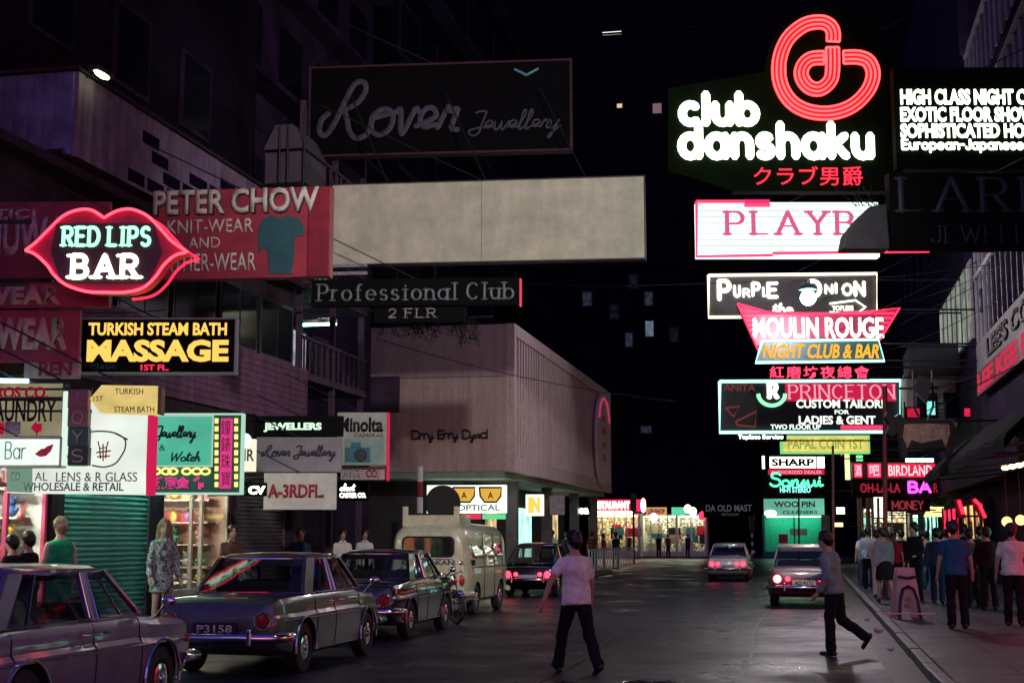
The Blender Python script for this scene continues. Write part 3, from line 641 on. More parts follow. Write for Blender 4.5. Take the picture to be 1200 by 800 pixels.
for z in range(8, 68, 4): bbx(eb, 'ledge', night_dark, -38, 38, 115.7, 115.998, z, z + .12)

def goodsmat(name, seed, sat=.8, bright=.9):
    m = bpy.data.materials.new(name); m.use_nodes = True; n = m.node_tree.nodes; l = m.node_tree.links; b = n['Principled BSDF']
    tc = n.new('ShaderNodeTexCoord'); mp = n.new('ShaderNodeMapping'); mp.inputs[1].default_value = (seed, 0, seed * 2); mp.inputs[3].default_value = (6.5, .01, 6)
    v = n.new('ShaderNodeTexVoronoi'); v.inputs['Randomness'].default_value = .55; v.distance = 'CHEBYCHEV'; v.inputs['Scale'].default_value = 1
    h = n.new('ShaderNodeHueSaturation'); h.inputs['Saturation'].default_value = sat; h.inputs['Value'].default_value = bright
    l.new(tc.outputs['Object'], mp.inputs[0]); l.new(mp.outputs[0], v.inputs[0]); l.new(v.outputs['Color'], h.inputs['Color'])
    ns = n.new('ShaderNodeTexNoise'); ns.inputs['Scale'].default_value = .9; ns.inputs['Detail'].default_value = 3; l.new(mp.outputs[0], ns.inputs['Vector']); rp = n.new('ShaderNodeValToRGB'); rp.color_ramp.elements[0].position = .42; rp.color_ramp.elements[1].position = .6
    rp.color_ramp.elements[0].color = (.05, .035, .03, 1); rp.color_ramp.elements[1].color = (1, .95, .8, 1); l.new(ns.outputs['Fac'], rp.inputs[0])
    mx = n.new('ShaderNodeMix'); mx.data_type = 'RGBA'; mx.blend_type = 'MULTIPLY'; mx.inputs[0].default_value = .85; l.new(h.outputs[0], mx.inputs[6]); l.new(rp.outputs[0], mx.inputs[7]); l.new(mx.outputs[2], b.inputs['Base Color'])
    return m
def far_shop(name, label, rect, Y, wallm, lampm, depth=2.2, mulls=3, counter=True, wm=cream):
    x0, y0, x1, y1 = rect; a = P(x0, y1, Y=Y); c = P(x1, y0, Y=Y); z0 = .125; W = c.x - a.x; H = c.z - z0
    t = thing(name, label, 'shop', ((a.x + c.x) / 2, Y + depth / 2, z0)); w2 = W / 2; d2 = depth / 2
    MB().box(-w2, w2, d2 - .1, d2, 0, H).build('back_wall', wallm, t)
    MB().box(-w2 - .12, -w2, -d2, d2, 0, H).build('side_wall', wm, t); MB().box(w2, w2 + .12, -d2, d2, 0, H).build('side_wall', wm, t)
    MB().box(-w2 - .12, w2 + .12, -d2, d2, H, H + .12).build('ceiling', wm, t)
    MB().box(-w2 + .2, w2 - .2, -d2 + .3, d2 - .3, H - .1, H - .01).build('ceiling_lamp', lampm, t)
    rs_ = random.Random(int(x0)); pm_ = [mat('poster_%s' % c_[0], c_[1], .6, var=.3) for c_ in (('red', (.7, .03, .06)), ('cream', (.75, .65, .4)), ('teal', (.05, .35, .35)), ('black', (.02, .02, .02)))]
    for i in range(5 if counter else 2):
        u = rs_.uniform(-w2 * .8, w2 * .6); v_ = rs_.uniform(.9, H - 1.3); MB().box(u, u + rs_.uniform(.4, 1.3), -d2 + .35 + i * .06, -d2 + .38 + i * .06, v_, v_ + rs_.uniform(.35, .9)).build('poster', pm_[(i + int(x0)) % 4], t)
    b = MB().box(-w2, w2, -d2, -d2 + .08, 0, .4)
    for i in range(mulls + 1):
        u = -w2 + W * i / mulls; b.box(u - .05, u + .05, -d2 - .01, -d2 + .07, 0, H - .003)
    b.build('window_frame', wm, t)
    if counter: MB().box(-w2 * .8, w2 * .1, -.3, .2, .003, 1.05).build('counter', wm, t, bevel=.03)
    return t
lf = emi('far_shop_lamp', (1, 1, .7), 7); lfw = emi('far_shop_lamp_warm', (1, .78, .38), 8)
far_shop('corner_shop', 'far lit shop under the red neon fascia beyond the railing', (692, 603, 748, 650), 108, goodsmat('goods_wall_a', 1.3, .6, .9), lfw, mulls=4)
far_shop('glass_shop', 'far shop with white lit glass front left of the white car', (753, 604, 792, 650), 111.5, goodsmat('goods_wall_b', 4.1, .45, 1), lf, mulls=4)
far_shop('bright_shop', 'far white lit shop nearest the dark lane behind the white car', (794, 604, 826, 650), 111.5, goodsmat('goods_wall_c', 7.7, .45, 1), lf, mulls=2)
greenwall = mat('green_shop_wall', (.03, .42, .3), .5, var=.2)
far_shop('green_shop', 'far green lit shop front below the stereo sign at the street end', (896, 604, 966, 650), 112, greenwall, emi('green_shop_lamp', (.35, 1, .65), 4), mulls=2, counter=False, wm=mat('green_frame', (.03, .2, .15), .5, var=.2))
far_shop('arcade_shop', 'bright white shop front behind the people on the kerb', (1012, 596, 1062, 640), 86, goodsmat('goods_wall_d', 2.9, .5, 1.1), lf, mulls=3)
far_shop('teal_shop', 'bright teal shop front below the yellow lamp sign', (1070, 603, 1128, 640), 84.2, mat('teal_wall', (.2, .6, .55), .5, var=.3), lf, mulls=3)

# ---------------------------------------------------------------- right side
rb = thing('window_terrace', 'dark terrace with mullioned windows above the dark awning', 'building', (XR + 5, 50, 0))
bbx(rb, 'wall', night_purple, XR + .02, XR + 12, 8, 47, 3.4, 34); bbx(rb, 'ground_floor', night_dark, XR + .6, XR + 12, 8, 83, 0, 3.39)
bbx(rb, 'wall', night_purple, XR + .02, XR + 12, 47.02, 83, 3.4, 26)
fpale = mat('fascia_pale', (.20, .17, .18), .6, var=.2)
bbx(rb, 'fascia', fpale, XR - .12, XR + .01, 24, 46.4, 6.68, 7.6)
mull = mat('mullion_grey', (.4, .36, .38), .5, var=.2)
for k, z in enumerate((7.65, 9.85, 12.2, 14.9)):
    f = bbx(rb, 'window', darkglass, XR - .03, XR + .015, 24, 46.4, z, z + (2.15 if k == 0 else 2.35)); bbx(rb, 'sill', mull, XR - .12, XR - .033, 24, 46.4, z + 2.0, z + 2.15, parent=f)
    L = rb.location; bb = MB(); y = 24.2
    while y < 46.3: bb.box(XR - .1 - L.x, XR - .032 - L.x, y - L.y, y + .09 - L.y, z, z + 1.99); y += 1.0
    bb.build('mullion', mull, f)
curt = emi('curtained_window', (.8, .9, .72), .30, var=.5, scale=1.5)
for k in range(7):
    y = 47.6 + k * 1.6; f = bbx(rb, 'window', mull, XR - .06, XR + .01, y, y + 1.25, 8.0, 10.6 + .0 * k); bbx(rb, 'pane', curt, XR - .075, XR - .062, y + .12, y + 1.13, 8.1, 10.5, parent=f)
for k in range(5):
    f = bbx(rb, 'pilaster', mauve, XR - .25, XR + .01, 24.4 + k * 5.3, 25.0 + k * 5.3, 17, 34)
for k in range(8):
    y = 48 + 4.2 * k; f = bbx(rb, 'window', mauve, XR - .05, XR + .01, y, y + 2.2, 13, 15.5); bbx(rb, 'pane', darkglass, XR - .06, XR - .052, y + .15, y + 2.05, 13.15, 15.35, parent=f)
# street-level shop fronts; their glowing panes are added for the cars to mirror
for k, (y0, y1) in enumerate(((15, 21), (22, 28.5), (30, 36), (50, 56), (58, 64), (67, 74))):
    f = bbx(rb, 'shop_window', night_dark, XR + .3, XR + .59, y0, y1, .2, 2.9); bbx(rb, 'pane', emi('shop_glass_%d' % (k % 3), ((1, .45, .15), (1, .02, .07), (.35, 1, .75))[k % 3], (1.3, 2.4, 1.8)[k % 3], var=.9, scale=1.8), XR + .28, XR + .298, y0 + .15, y1 - .15, .7, 2.75, parent=f)
    for q_ in range(4): bbx(rb, 'mullion', iron, XR + .2, XR + .279, y0 + .12 + (y1 - y0 - .3) * q_ / 3, y0 + .2 + (y1 - y0 - .3) * q_ / 3, .6, 2.85, parent=f)
    rq = random.Random(k + 40)
    for q_ in range(9): ya_ = rq.uniform(y0 + .3, y1 - 1.2); za_ = rq.uniform(.75, 2.2); bbx(rb, 'poster', rq.choice(pal + [black, black]), XR + .25 + q_ * .003, XR + .252 + q_ * .003, ya_, ya_ + rq.uniform(.3, .9), za_, za_ + rq.uniform(.25, .55), parent=f)
t = thing('awning', 'broad dark blue sloping awning over the pavement shops', 'awning', (4.3, 31, 3.0))
aw = mat('awning_cloth', (.004, .006, .014), .9, var=.5, scale=2.5, bump=.3, spec=.05)
rings = []
for i in range(24):
    y = -7 + i * 16 / 23; s_ = .025 * math.sin(i * 1.9)
    rings.append([(-1.15, y, .05), (-1.12, y, .3 + s_), (-.3, y, 1.05 + s_ * .7), (1.16, y, 1.6), (1.16, y, 1.5), (-.3, y, .93 + s_ * .7), (-1.15, y, .22 + s_)])
MB().loft(rings).build('cloth', aw, t, smooth=40)
for y in (-6.8, -2.5, 2, 5.5, 8.8): MB().tube([(-1.1, y, .12), (1.18, y, .35)], .03, 6).build('arm', iron, t)
t = thing('canopy', 'grey concrete canopy slab above the steer sign', 'canopy', tuple(P(1110, 433, Y=52)))
a = P(1066, 433, Y=52); c = P(1156, 401, Y=52); L = t.location
MB().box(a.x - L.x, XR + .01 - L.x, 0, 3.2, 0, c.z - a.z).build('slab', mat('canopy_grey', (.10, .095, .11), .7, var=.3, scale=2), t, bevel=.04)
t = thing('bay_wall', 'pale first-floor bay under the grey canopy washed with pink light', 'building', tuple(P(1095, 500, Y=54)))
a = P(1064, 500, Y=54); c = P(1064, 436, Y=54); L = t.location
MB().box(a.x - L.x, XR - L.x, 0, 4, 0, c.z - a.z + .06).build('wall', mat('bay_pale', (.8, .76, .7), .7, var=.25, scale=1.5), t)
for u in (-.6, .35): 
    f = MB().box(u, u + .75, -.05, -.003, .3, 1.25).build('window', iron, t); MB().box(u + .06, u + .69, -.06, -.052, .36, 1.19).build('pane', darkglass, f)

# neon fascias added out of view so the cars have something to mirror
for lb, y0, y1, z0, z1, m, nn in (('red neon tube fascia over the nearest right-hand shop', 9, 17, 3.7, 5.6, 'neon_fascia_red', 6), ('pale green neon tube fascia over the next right-hand shop', 18, 22, 3.7, 5.0, 'neon_fascia_green', 4), ('rose neon tube fascia under the dark awning', 24, 32, 3.45, 4.3, 'neon_fascia_rose', 3)):
    t = thing('neon_fascia', lb, 'neon sign', (XR - .25, (y0 + y1) / 2, z0)); h = (y1 - y0) / 2; H = z1 - z0
    MB().box(0, .24, -h, h, 0, H).build('board', black, t, bevel=.01)
    c_, s_ = {'neon_fascia_red': ((1, .02, .08), 6), 'neon_fascia_green': ((.4, 1, .75), 10), 'neon_fascia_rose': ((1, .03, .14), 11)}[m]
    for k in range(nn): MB().tube([(-.06, -h + .2, H * (k + .5) / nn), (-.06, h - .2, H * (k + .5) / nn)], .035, 8).build('neon_tube', emi(m, c_, s_), t, smooth=50)
for y in (20.8, 23.2):
    t = thing('fluorescent_fitting', 'bare fluorescent fitting over the green shutter' if y < 22 else 'bare fluorescent fitting over the jewellery window', 'lamp', (XL + .25, y, 3.0)); MB().box(-.06, .06, -.65, .65, .03, .1).build('housing', white, t); MB().tube([(0, -.6, 0), (0, .6, 0)], .022, 8).build('tube', tube_w, t); MB().tube([(0, 0, .1), (-.25, 0, .2)], .02, 6).build('arm', iron, t)
# ================================================================ signs over the left pavement
n_red = emi('neon_red', (1, .010, .028), 6); n_pink = emi('neon_pink', (1, .035, .06), 6); n_white = emi('neon_white', (.9, 1, .78), 4.2)
n_green = emi('neon_green', (.3, 1, .52), 2.4); n_cyan = emi('neon_cyan', (.35, 1, .85), 3); n_cream = emi('neon_cream', (1, .88, .6), 3.2); n_mag = emi('neon_magenta', (1, .06, .75), 3)
yel = emi('lit_yellow', (1, .62, .12), 1.25); ora = emi('lit_orange', (1, .5, .05), 1.2)
signblack = mat('sign_black', (.005, .006, .006), .75, var=.3, scale=3, spec=.08)
cream_t = mat('painted_cream', (.44, .41, .36), .6, var=.25, scale=6)
grey_t = mat('painted_grey', (.32, .31, .34), .6, var=.35, scale=8)
redpaint = mat('painted_red', (.25, .022, .034), .5, var=.3, scale=2); maroon = mat('painted_maroon', (.26, .03, .085), .55, var=.35, scale=2)
darkred = mat('dark_red_lettering', (.3, .01, .03), .5, var=.2); tealdk = mat('dark_teal_paint', (.01, .07, .08), .5, var=.2)

# red lips
lips = [(31, 294), (44, 284), (57, 271), (75, 254), (92, 247), (108, 247), (123, 256), (138, 248), (155, 246), (174, 254), (190, 270), (203, 284), (221, 296), (206, 300), (193, 311), (183, 325), (168, 338), (147, 343), (124, 343), (102, 342), (78, 334), (64, 322), (57, 312), (43, 299)]
S = Sign('lips_sign', 'lip shaped pink neon sign with white and green bar lettering', 'neon sign', (31, 246, 221, 343), 17.7)
lp = lips[:6] ; full = smooth_line(lips[0:7], 4)[:-1] + smooth_line(lips[6:13], 4)[:-1] + smooth_line(lips[12:] + [lips[0]], 4)[:-1]
S.poly(full, mat('lip_red', (.42, .012, .07), .35, var=.2), depth=.26)
S.neon(full + [full[0]], n_pink, r=.020, y=-.045); S.neon([(x * .985 + 2, y * .985 + 4.4) for x, y in full] + [(full[0][0] * .985 + 2, full[0][1] * .985 + 4.4)], emi('neon_lip_inner', (1, .02, .12), 1.6), r=.011, y=-.04, name='inner_tube')
S.neon([(x + 7, y + 3) for x, y in full[20:70]], n_red, r=.016, y=.30, name='rear_tube')
S.poly([(66, 262), (181, 262), (190, 296), (174, 332), (72, 332), (60, 296)], mat('lip_centre', (.05, .016, .02), .4, var=.2), depth=.012, y=-.0125, name='centre_panel')
S.strk('RED LIPS', (70, 265, 178, 290), n_green, wt=.17, d=.02, serif=.2, gap=.36); S.strk('BAR', (77, 297, 170, 328), n_white, wt=.19, d=.03, serif=.24, gap=.42)
S.bracket('L', .26)
S = Sign('massage_sign', 'black sign with yellow letters for steam bath and massage', 'sign', (95, 374, 275, 436), 20)
S.board(signblack); S.frame(mat('pale_teal_frame', (.28, .42, .42), .5, var=.2), t=.022, d=.01)
S.txt('TURKISH STEAM BATH', (104, 378, 266, 393), yel, bold=.03); S.txt('MASSAGE', (102, 398, 268, 424), yel, bold=.045)
S.txt('1ST FL.', (165, 427, 198, 434), emi('lit_red_small', (1, .03, .1), 1.2), bold=.03); S.txt('Matic', (106, 425, 137, 432), tealdk, bold=.02)
S.bracket('L')
S = Sign('knitwear_sign', 'red painted knitwear sign with a dark pullover picture', 'sign', (178, 221, 387, 326), 22.9, rot=5)
S.board(redpaint, depth=.25)
S.board(mat('painted_deep_red', (.16, .004, .014), .5, var=.3), (361, 219, 387, 324), depth=.02, y=-.021, name='end_panel')
S.txt('PETER CHOW', (182, 223, 376, 252), mat('lettering_shadow', (.02, .015, .02), .6, var=0), bold=.03, d=.006); S.txt('PETER CHOW', (180, 221, 374, 250), cream_t, bold=.03, y=-.012, d=.012)
S.txt('KNIT-WEAR', (196, 257, 297, 273), cream_t, bold=.01); S.txt('AND', (221, 278, 258, 291), cream_t, bold=.01); S.txt('LEATHER-WEAR', (176, 297, 300, 318), cream_t, bold=.01)
S.poly([(309, 256), (318, 252), (328, 256), (338, 252), (350, 256), (357, 266), (355, 276), (346, 277), (345, 300), (342, 321), (316, 321), (314, 296), (311, 290), (303, 296), (303, 268)], tealdk, depth=.016, y=-.017, name='pullover')
S.bracket('L', .25)
for k, (nm, lb, rc_, m_, tx) in enumerate((('wool_sign', 'dark maroon board with tall pale letters behind the lips sign', (-12, 236, 128, 326), mat('painted_dark_maroon', (.14, .022, .055), .6, var=.4, scale=2), [('HUW', (-18, 254, 56, 300), grey_t, .04), ('TICI . .', (-8, 245, 70, 256), grey_t, .03)]),
        ('wear_sign', 'thin maroon board reading EAR below the lips sign', (-12, 331, 128, 360), maroon, [('WEAR', (-24, 335, 72, 357), cream_t, .05)]),
        ('wear_sign', 'larger crimson board reading WEAR left of the massage sign', (-12, 363, 93, 425), maroon, [('WEAR', (-6, 372, 80, 410), cream_t, .05)]),
        ('name_board', 'small pale board with red letters below the WEAR board', (28, 418, 93, 443), grey_t, [('REN', (46, 424, 84, 440), redpaint, .03)]))):
    S = Sign(nm, lb, 'sign', rc_, 18.15 + .06 * k); S.board(m_, depth=.1)
    for s_, r_, mm, bo in tx: S.txt(s_, r_, mm, bold=bo)
    S.bracket('L', .1)
S = Sign('laundry_sign', 'beige lightbox for a laundry with a small red arrow', 'sign', (-22, 449, 73, 511), 17.9)
S.board(emi('beige_lightbox', (.62, .55, .33), .42, var=.25)); S.frame(mat('frame_dark_green', (.02, .05, .045), .5, var=.2), t=.03, d=.012)
S.txt('BROS CO.', (-14, 453, 57, 467), emi('dim_red_letters', (.5, .01, .04), .5), bold=.04); S.txt('LAUNDRY', (-14, 468, 66, 494), mat('letter_navy', (.006, .008, .014), .5, var=0), bold=.015)
rl = emi('dim_red_panel', (.55, .01, .05), .7); S.board(rl, (-10, 495, 5, 509), .01, 'panel', -.011, 0); S.board(grey_t, (6, 494, 24, 509), .01, 'panel', -.011, 0)
S.poly([(36, 501), (43, 493), (43, 496), (49, 496), (49, 505), (45, 506), (43, 511), (42, 507)], rl, .01, 'arrow', -.011)
S.neon([(-20, 446), (34, 446.5)], emi('strip_teal', (.4, 1, .85), 8), r=.03, y=-.03, name='strip_lamp'); S.bracket('L')
S = Sign('bar_sign', 'white lightbox reading Bar with small red lips', 'sign', (-22, 514, 70, 545), 17.8)
S.board(emi('white_lightbox', (.88, 1, .9), 1.15, var=.12, scale=1.5)); S.frame(mat('frame_pale', (.4, .5, .45), .5, var=.2), t=.03, d=.012)
S.strk('Bar', (6, 517, 31, 538), mat('teal_line', (.05, .4, .42), .5, var=0), wt=.07, d=.008, y=-.012)
S.poly([(41, 532), (48, 526), (53, 525), (55, 523), (63, 520), (60, 528), (54, 534), (47, 535)], mat('lip_paint', (.6, .01, .06), .4, var=0), .01, 'lips', -.011); S.bracket('L')
S = Sign('toys_sign', 'narrow upright sign reading TOYS one letter below another', 'sign', (79, 456, 103, 545), 17.95)
S.board(emi('green_white_edge', (.8, 1, .85), 1.0), (72, 458, 78.5, 545), .16, 'lit_edge')
for i, (ch, m_, ml) in enumerate((('T', mat('dusty_pink', (.28, .16, .17), .6, var=.2), grey_t), ('O', mat('dusty_brown', (.25, .17, .15), .6, var=.2), cream_t), ('Y', mat('bottle_green', (.02, .1, .09), .5, var=.2), cream_t), ('S', mat('dark_green_panel', (.02, .05, .045), .5, var=.2), cream_t))):
    y0 = 456 + i * 22.3; S.board(m_, (79, y0, 103, y0 + 22), .16, 'panel'); S.strk(ch, (84, y0 + 3, 98, y0 + 19), ml, wt=.12, d=.01, y=-.008)
S.bracket('L', .16)
S = Sign('optical_sign', 'white lightbox with spectacles reading WHOLESALE & RETAIL', 'sign', (8, 480, 172, 579), 18.35)
wl = emi('optical_lightbox', (.93, 1, .9), .95, var=.16, scale=1.3)
S.poly([(8, 546), (103, 546), (103, 470), (171, 470), (171, 579), (8, 577)], wl, .3); S.board(emi('red_edge', (.9, .02, .12), .75), (171.5, 486, 178, 580), .3, 'red_edge')
S.poly([(8, 545), (38, 545), (38, 577), (8, 576)], emi('green_tinted_end', (.35, .6, .45), .5), .012, 'end_panel', -.0125)
fr = mat('spectacle_black', (.02, .02, .02), .4, var=0)
S.neons([smooth_line([(105, 506), (118, 505), (134, 507), (146, 514), (147, 524), (143, 533), (135, 543), (122, 547), (108, 545)], 4), [(134, 507), (150, 515)]], fr, r=.011, y=-.008, name='spectacles')
rs = mat('emblem_red', (.5, .02, .02), .5, var=0)
S.neons([[(115, 517), (117, 525), (125, 524), (127, 517)], [(113, 530), (130, 528)], [(117, 525), (118, 537)], [(125, 524), (124, 537)], [(121, 520), (121, 540)], [(114, 535), (129, 534)]], rs, r=.010, y=-.008, name='emblem')
pg = mat('lettering_grey_green', (.16, .22, .2), .5, var=0)
S.txt('CO', (13, 553, 24, 563), pg); S.txt('AL', (41, 553, 56, 563), pg); S.txt('LENS & R GLASS', (66, 553, 161, 564), pg); S.txt('WHOLESALE & RETAIL', (27, 565, 145, 575), pg, bold=.015); S.bracket('L', .3)
S = Sign('arrow_sign', 'yellow arrow shaped sign pointing left above the spectacles sign', 'sign', (105, 451, 184, 485), 18.1)
S.poly([(105, 467), (119, 451), (184, 452), (184, 485), (117, 483)], emi('yellow_lightbox', (1, .75, .25), .8, var=.2), .22); S.board(mat('olive_end', (.2, .16, .04), .5), (184.5, 453, 189, 485), .22, 'end_panel')
tn = mat('tan_letters', (.3, .2, .05), .5, var=0); S.txt('TURKISH', (135, 455, 168, 462), tn); S.txt('STEAM BATH', (134, 476, 181, 483), tn); S.txt('1ST', (110, 464, 121, 470), tn); S.bracket('L', .22)
S = Sign('watch_sign', 'teal and pink lit sign for jewellery and watches', 'sign', (177, 486, 282, 577), 22.6)
S.board(mat('sign_green', (.02, .16, .1), .4, var=.2), depth=.3); S.frame(emi('pale_green_trim', (.6, .95, .75), .8), t=.03, d=.015)
S.board(emi('teal_lightbox', (.12, .66, .46), .75, var=.15, scale=1.4), (178, 488, 248, 545), .02, 'lit_panel', -.021); S.frame(emi('pale_trim2', (.7, 1, .8), .6), t=.03, rect=(178, 488, 248, 545), d=.012, depth=.01)
dg = mat('script_green', (.005, .06, .045), .4, var=0)
S.strk('Jewellery', (181, 498, 231, 520), dg, wt=.10, d=.01, y=-.03, script=True, slant=.25); S.strk('&', (187, 521, 194, 528), dg, wt=.14, d=.01, y=-.03); S.strk('Watch', (201, 528, 236, 541), dg, wt=.15, d=.01, y=-.03, script=True, slant=.2)
pk = emi('pink_lit_letters', (.95, .06, .32), .85); yb = emi('yellow_bulb', (1, .85, .25), 1.3)
b = MB()
for x in (183, 195, 203, 219, 231, 241):
    c = S.lc(x, 552); b.tube([(c[0] + .075 * math.cos(R(a)), -.02, c[1] + .05 * math.sin(R(a))) for a in range(0, 360, 30)], .022, 6, True)
b.build('bulb_ring', yb, S.o)
S.txt('珠寶金', (179, 558, 222, 573), pk, bold=.05, y=-.006); S.txt('行', (226, 558, 245, 573), pk, bold=.05, y=-.006)
S.board(pk, (258, 490, 272, 572), .02, 'pink_panel', -.021); S.board(mat('sign_green2', (.02, .2, .13), .5), (251, 488, 257, 575), .01, 'side_strip', -.011)
for i, ch in enumerate('鐘錶珠寶'): S.txt(ch, (259.5, 492 + i * 20, 270.5, 509 + i * 20), mat('magenta_dark', (.25, .01, .12), .5, var=0), y=-.024)
b = MB()
for i in range(9):
    for x in (254, 277):
        S.board(yb, (x - 2.2, 490 + i * 9.3, x + 2.2, 496 + i * 9.3), .018, 'bulb_block', -.03, .004)
S.bracket('L', .3)
S = Sign('small_lit_sign', 'small cream lit sign beside the teal watch sign', 'sign', (284, 514, 299, 552), 25); S.board(emi('cream_lightbox', (1, .93, .7), 1.1), depth=.15); S.txt('IR', (286, 526, 298, 540), black, bold=.02)
t = S.o; c = S.lc(288, 516); MB().ball((c[0], -.12, c[1]), .13, 12).build('lamp', emi('lamp_green_white', (.6, 1, .9), 3), t, smooth=60); S.bracket('L', .15)
S = Sign('letter_sign', 'small black sign with two white letters under the watch sign', 'sign', (281, 565, 312, 581), 26); S.board(signblack, depth=.12); S.txt('CV', (291, 569, 311, 579), n_white, bold=.06); S.txt('S', (282, 569, 289, 579), tealdk, bold=.06); S.bracket('L', .12)
S = Sign('banner_sign', 'black banner with a line of green white lit letters', 'sign', (299, 487, 402, 511), 28.2); S.board(signblack, depth=.15); S.txt('JEWELLERS', (309, 495, 377, 506), emi('lit_pale_green', (.7, 1, .75), 1.2), bold=.05); S.bracket('L', .15)
S = Sign('script_board', 'grey board with dark joined-up script under the black banner', 'sign', (300, 512, 400, 553), 28); S.board(mat('board_grey', (.23, .23, .25), .6, var=.2, scale=2), depth=.12)
S.strk('Rover Jewellery', (306, 521, 394, 541), mat('script_navy', (.02, .02, .05), .5, var=0), wt=.09, d=.01, y=-.01, script=True, slant=.25); S.bracket('L', .12)
S = Sign('camera_sign', 'pale sign with bold black name over a teal camera picture', 'sign', (395, 483, 453, 545), 30); S.board(mat('board_pale_green', (.38, .44, .38), .6, var=.2, scale=2), depth=.16)
S.txt('Minolta', (397, 489, 449, 506), black, bold=.035); S.txt('CAMERAS', (415, 508, 449, 512), black)
S.board(mat('panel_aqua', (.22, .38, .34), .5, var=.2), (404, 514, 450, 545), .01, 'picture_panel', -.011); tq = mat('camera_teal', (.02, .16, .2), .5, var=.2)
S.board(tq, (405, 524, 434, 541), .02, 'camera_picture', -.032); S.board(tq, (412, 518, 423, 524), .02, 'camera_picture', -.032)
c = S.lc(423, 533); MB().lathe([(0, 0), (.14, 0), (.12, -.02), (0, -.02)], (c[0], -.033, c[1]), 18, 'y').build('lens_picture', mat('lens_dark', (.01, .05, .06), .3, var=0), S.o)
S.board(emi('red_edge_dim', (.9, .03, .12), .7), (453.3, 483, 456, 563), .16, 'red_edge'); S.bracket('L', .16)
S = Sign('name_board', 'narrow pale strip with faint letters under the camera sign', 'sign', (399, 547, 453, 562), 30.2); S.board(mat('board_dusty', (.34, .33, .33), .6, var=.2), depth=.12); S.txt('ANT', (402, 550, 424, 559), grey_t, bold=.03); S.txt('CO.', (429, 550, 444, 559), darkred, bold=.03); S.bracket('L', .12)
S = Sign('floor_sign', 'pale hanging board reading third floor in dark red', 'sign', (309, 554, 394, 597), 27.4); S.board(mat('board_offwhite', (.52, .55, .5), .6, var=.25, scale=1.5), depth=.12); S.txt('A-3RDFL.', (314, 567, 380, 583), darkred, bold=.03); S.bracket('L', .12)
S = Sign('caster_sign', 'small black sign with white lettering right of the third floor board', 'sign', (396, 563, 432, 586), 31.5); S.board(signblack, depth=.15); S.strk('clast', (398, 566, 417, 575), n_white, wt=.14, d=.01, y=-.012, script=True, slant=.2); S.txt('CASTER CO.', (398, 577, 429, 583), n_white, bold=.04); S.bracket('L', .15)
S = Sign('club_sign', 'long black sign with grey slab letters under the blank board', 'sign', (365, 326, 609, 358), 31, rot=8); S.board(signblack, depth=.2)
S.strk('Professional Club', (369, 331, 603, 353), mat('unlit_neon_grey', (.20, .23, .25), .4, var=.3, scale=12), wt=.15, d=.03, serif=.2, gap=.36, pen=.6); S.board(emi('red_end', (1, .1, .2), .8), (608.5, 326, 611, 358), .2, 'red_end'); S.bracket('L')
S2 = Sign('floor_sign', 'black unlit sign reading 2 FLR', 'sign', (438, 358.5, 545, 378), 31.1, rot=8); S2.board(signblack, depth=.16); S2.strk('2 FLR', (455, 361, 514, 373), grey_t, wt=.16, d=.02, serif=.2, gap=.4)
for x in (452, 530):
    c = S2.lc(x, 358); MB().tube([(c[0], .08, c[1]), (c[0], .08, c[1] + .03)], .02, 6).build('hanger', iron, S2.o)
# creeper hanging below the sign
rr = random.Random(9); t = thing('hanging_creeper', 'ragged dark creeper hanging below the 2 FLR sign', 'plant', tuple(P(505, 378, Y=31.6)))
stem = MB(); lf_ = MB(); W0 = t.location
for i in range(46):
    x = rr.uniform(-1.35, 1.3); ln = (.18 + .35 * rr.random()) * (1.1 - .45 * abs(x) / 1.4) + (.25 if x > .7 else 0); y = rr.uniform(-.15, .15)
    p = [(x + .05 * math.sin(k * 1.7 + i), y, .08 - ln * k / 4) for k in range(5)]; stem.tube(p, .008, 4)
    for k in range(16):
        q = rr.random(); z = .1 - ln * q; a = rr.uniform(0, 6.28); s_ = rr.uniform(.04, .09); cx, cyy = x + rr.uniform(-.09, .09), y + rr.uniform(-.1, .1)
        d1 = Vector((math.cos(a), math.sin(a), rr.uniform(-1, .1))).normalized() * s_; d2 = Vector((-math.sin(a), math.cos(a), rr.uniform(-.3, .3))).normalized() * s_ * .45
        c0 = Vector((cx, cyy, z)); lf_.add([c0, c0 + d1 * .5 + d2, c0 + d1, c0 + d1 * .5 - d2], [(0, 1, 2, 3)])
stem.tube([(-1.45, 0, .1), (0, .02, .12), (1.45, 0, .1)], .02, 5)
stem.build('stem', iron, t); lf_.build('foliage', mat('leaf_dark', (.012, .016, .012), .6, var=.5), t)
S = Sign('blank_board', 'large blank grey white signboard hung across the street', 'signboard', (389, 212, 755, 306), 31.9, rot=5)
S.board(mat('blank_white', (.60, .68, .50), .7, var=.22, scale=1.6, col2=(.76, .76, .58), bump=.15, streak=.06, spec=.2), depth=.3); [S.board(mat('seam_line', (.2, .2, .18), .7, var=0), (x, 212, x + .6, 305), .004, 'seam', -.0045, 0) for x in (564,)]
S.frame(iron, t=.03, d=.01, depth=.3); b = MB()
for k in (.18, .5, .82):
    u0, v0, u1, v1 = S.rc(S.rect); u = u0 + (u1 - u0) * k; b.tube([(u, .15, v1), (u - 1.2, 1.2, v1 + 2.6)], .018, 5)
b.build('stay', iron, S.o); S.bracket('L', .3)
S = Sign('bracket_sign', 'two short pale bars under the blank board', 'sign', (389, 309, 430, 324), 31.6, rot=5); S.board(grey_t, (389, 309, 430, 313), .1, 'bar'); S.board(grey_t, (389, 318, 430, 322), .1, 'bar'); S.bracket('L', .1)
S = Sign('script_sign', 'big unlit black jewellery sign with thin red edge and grey script', 'sign', (364, 76, 668, 178), 33.6, rot=6)
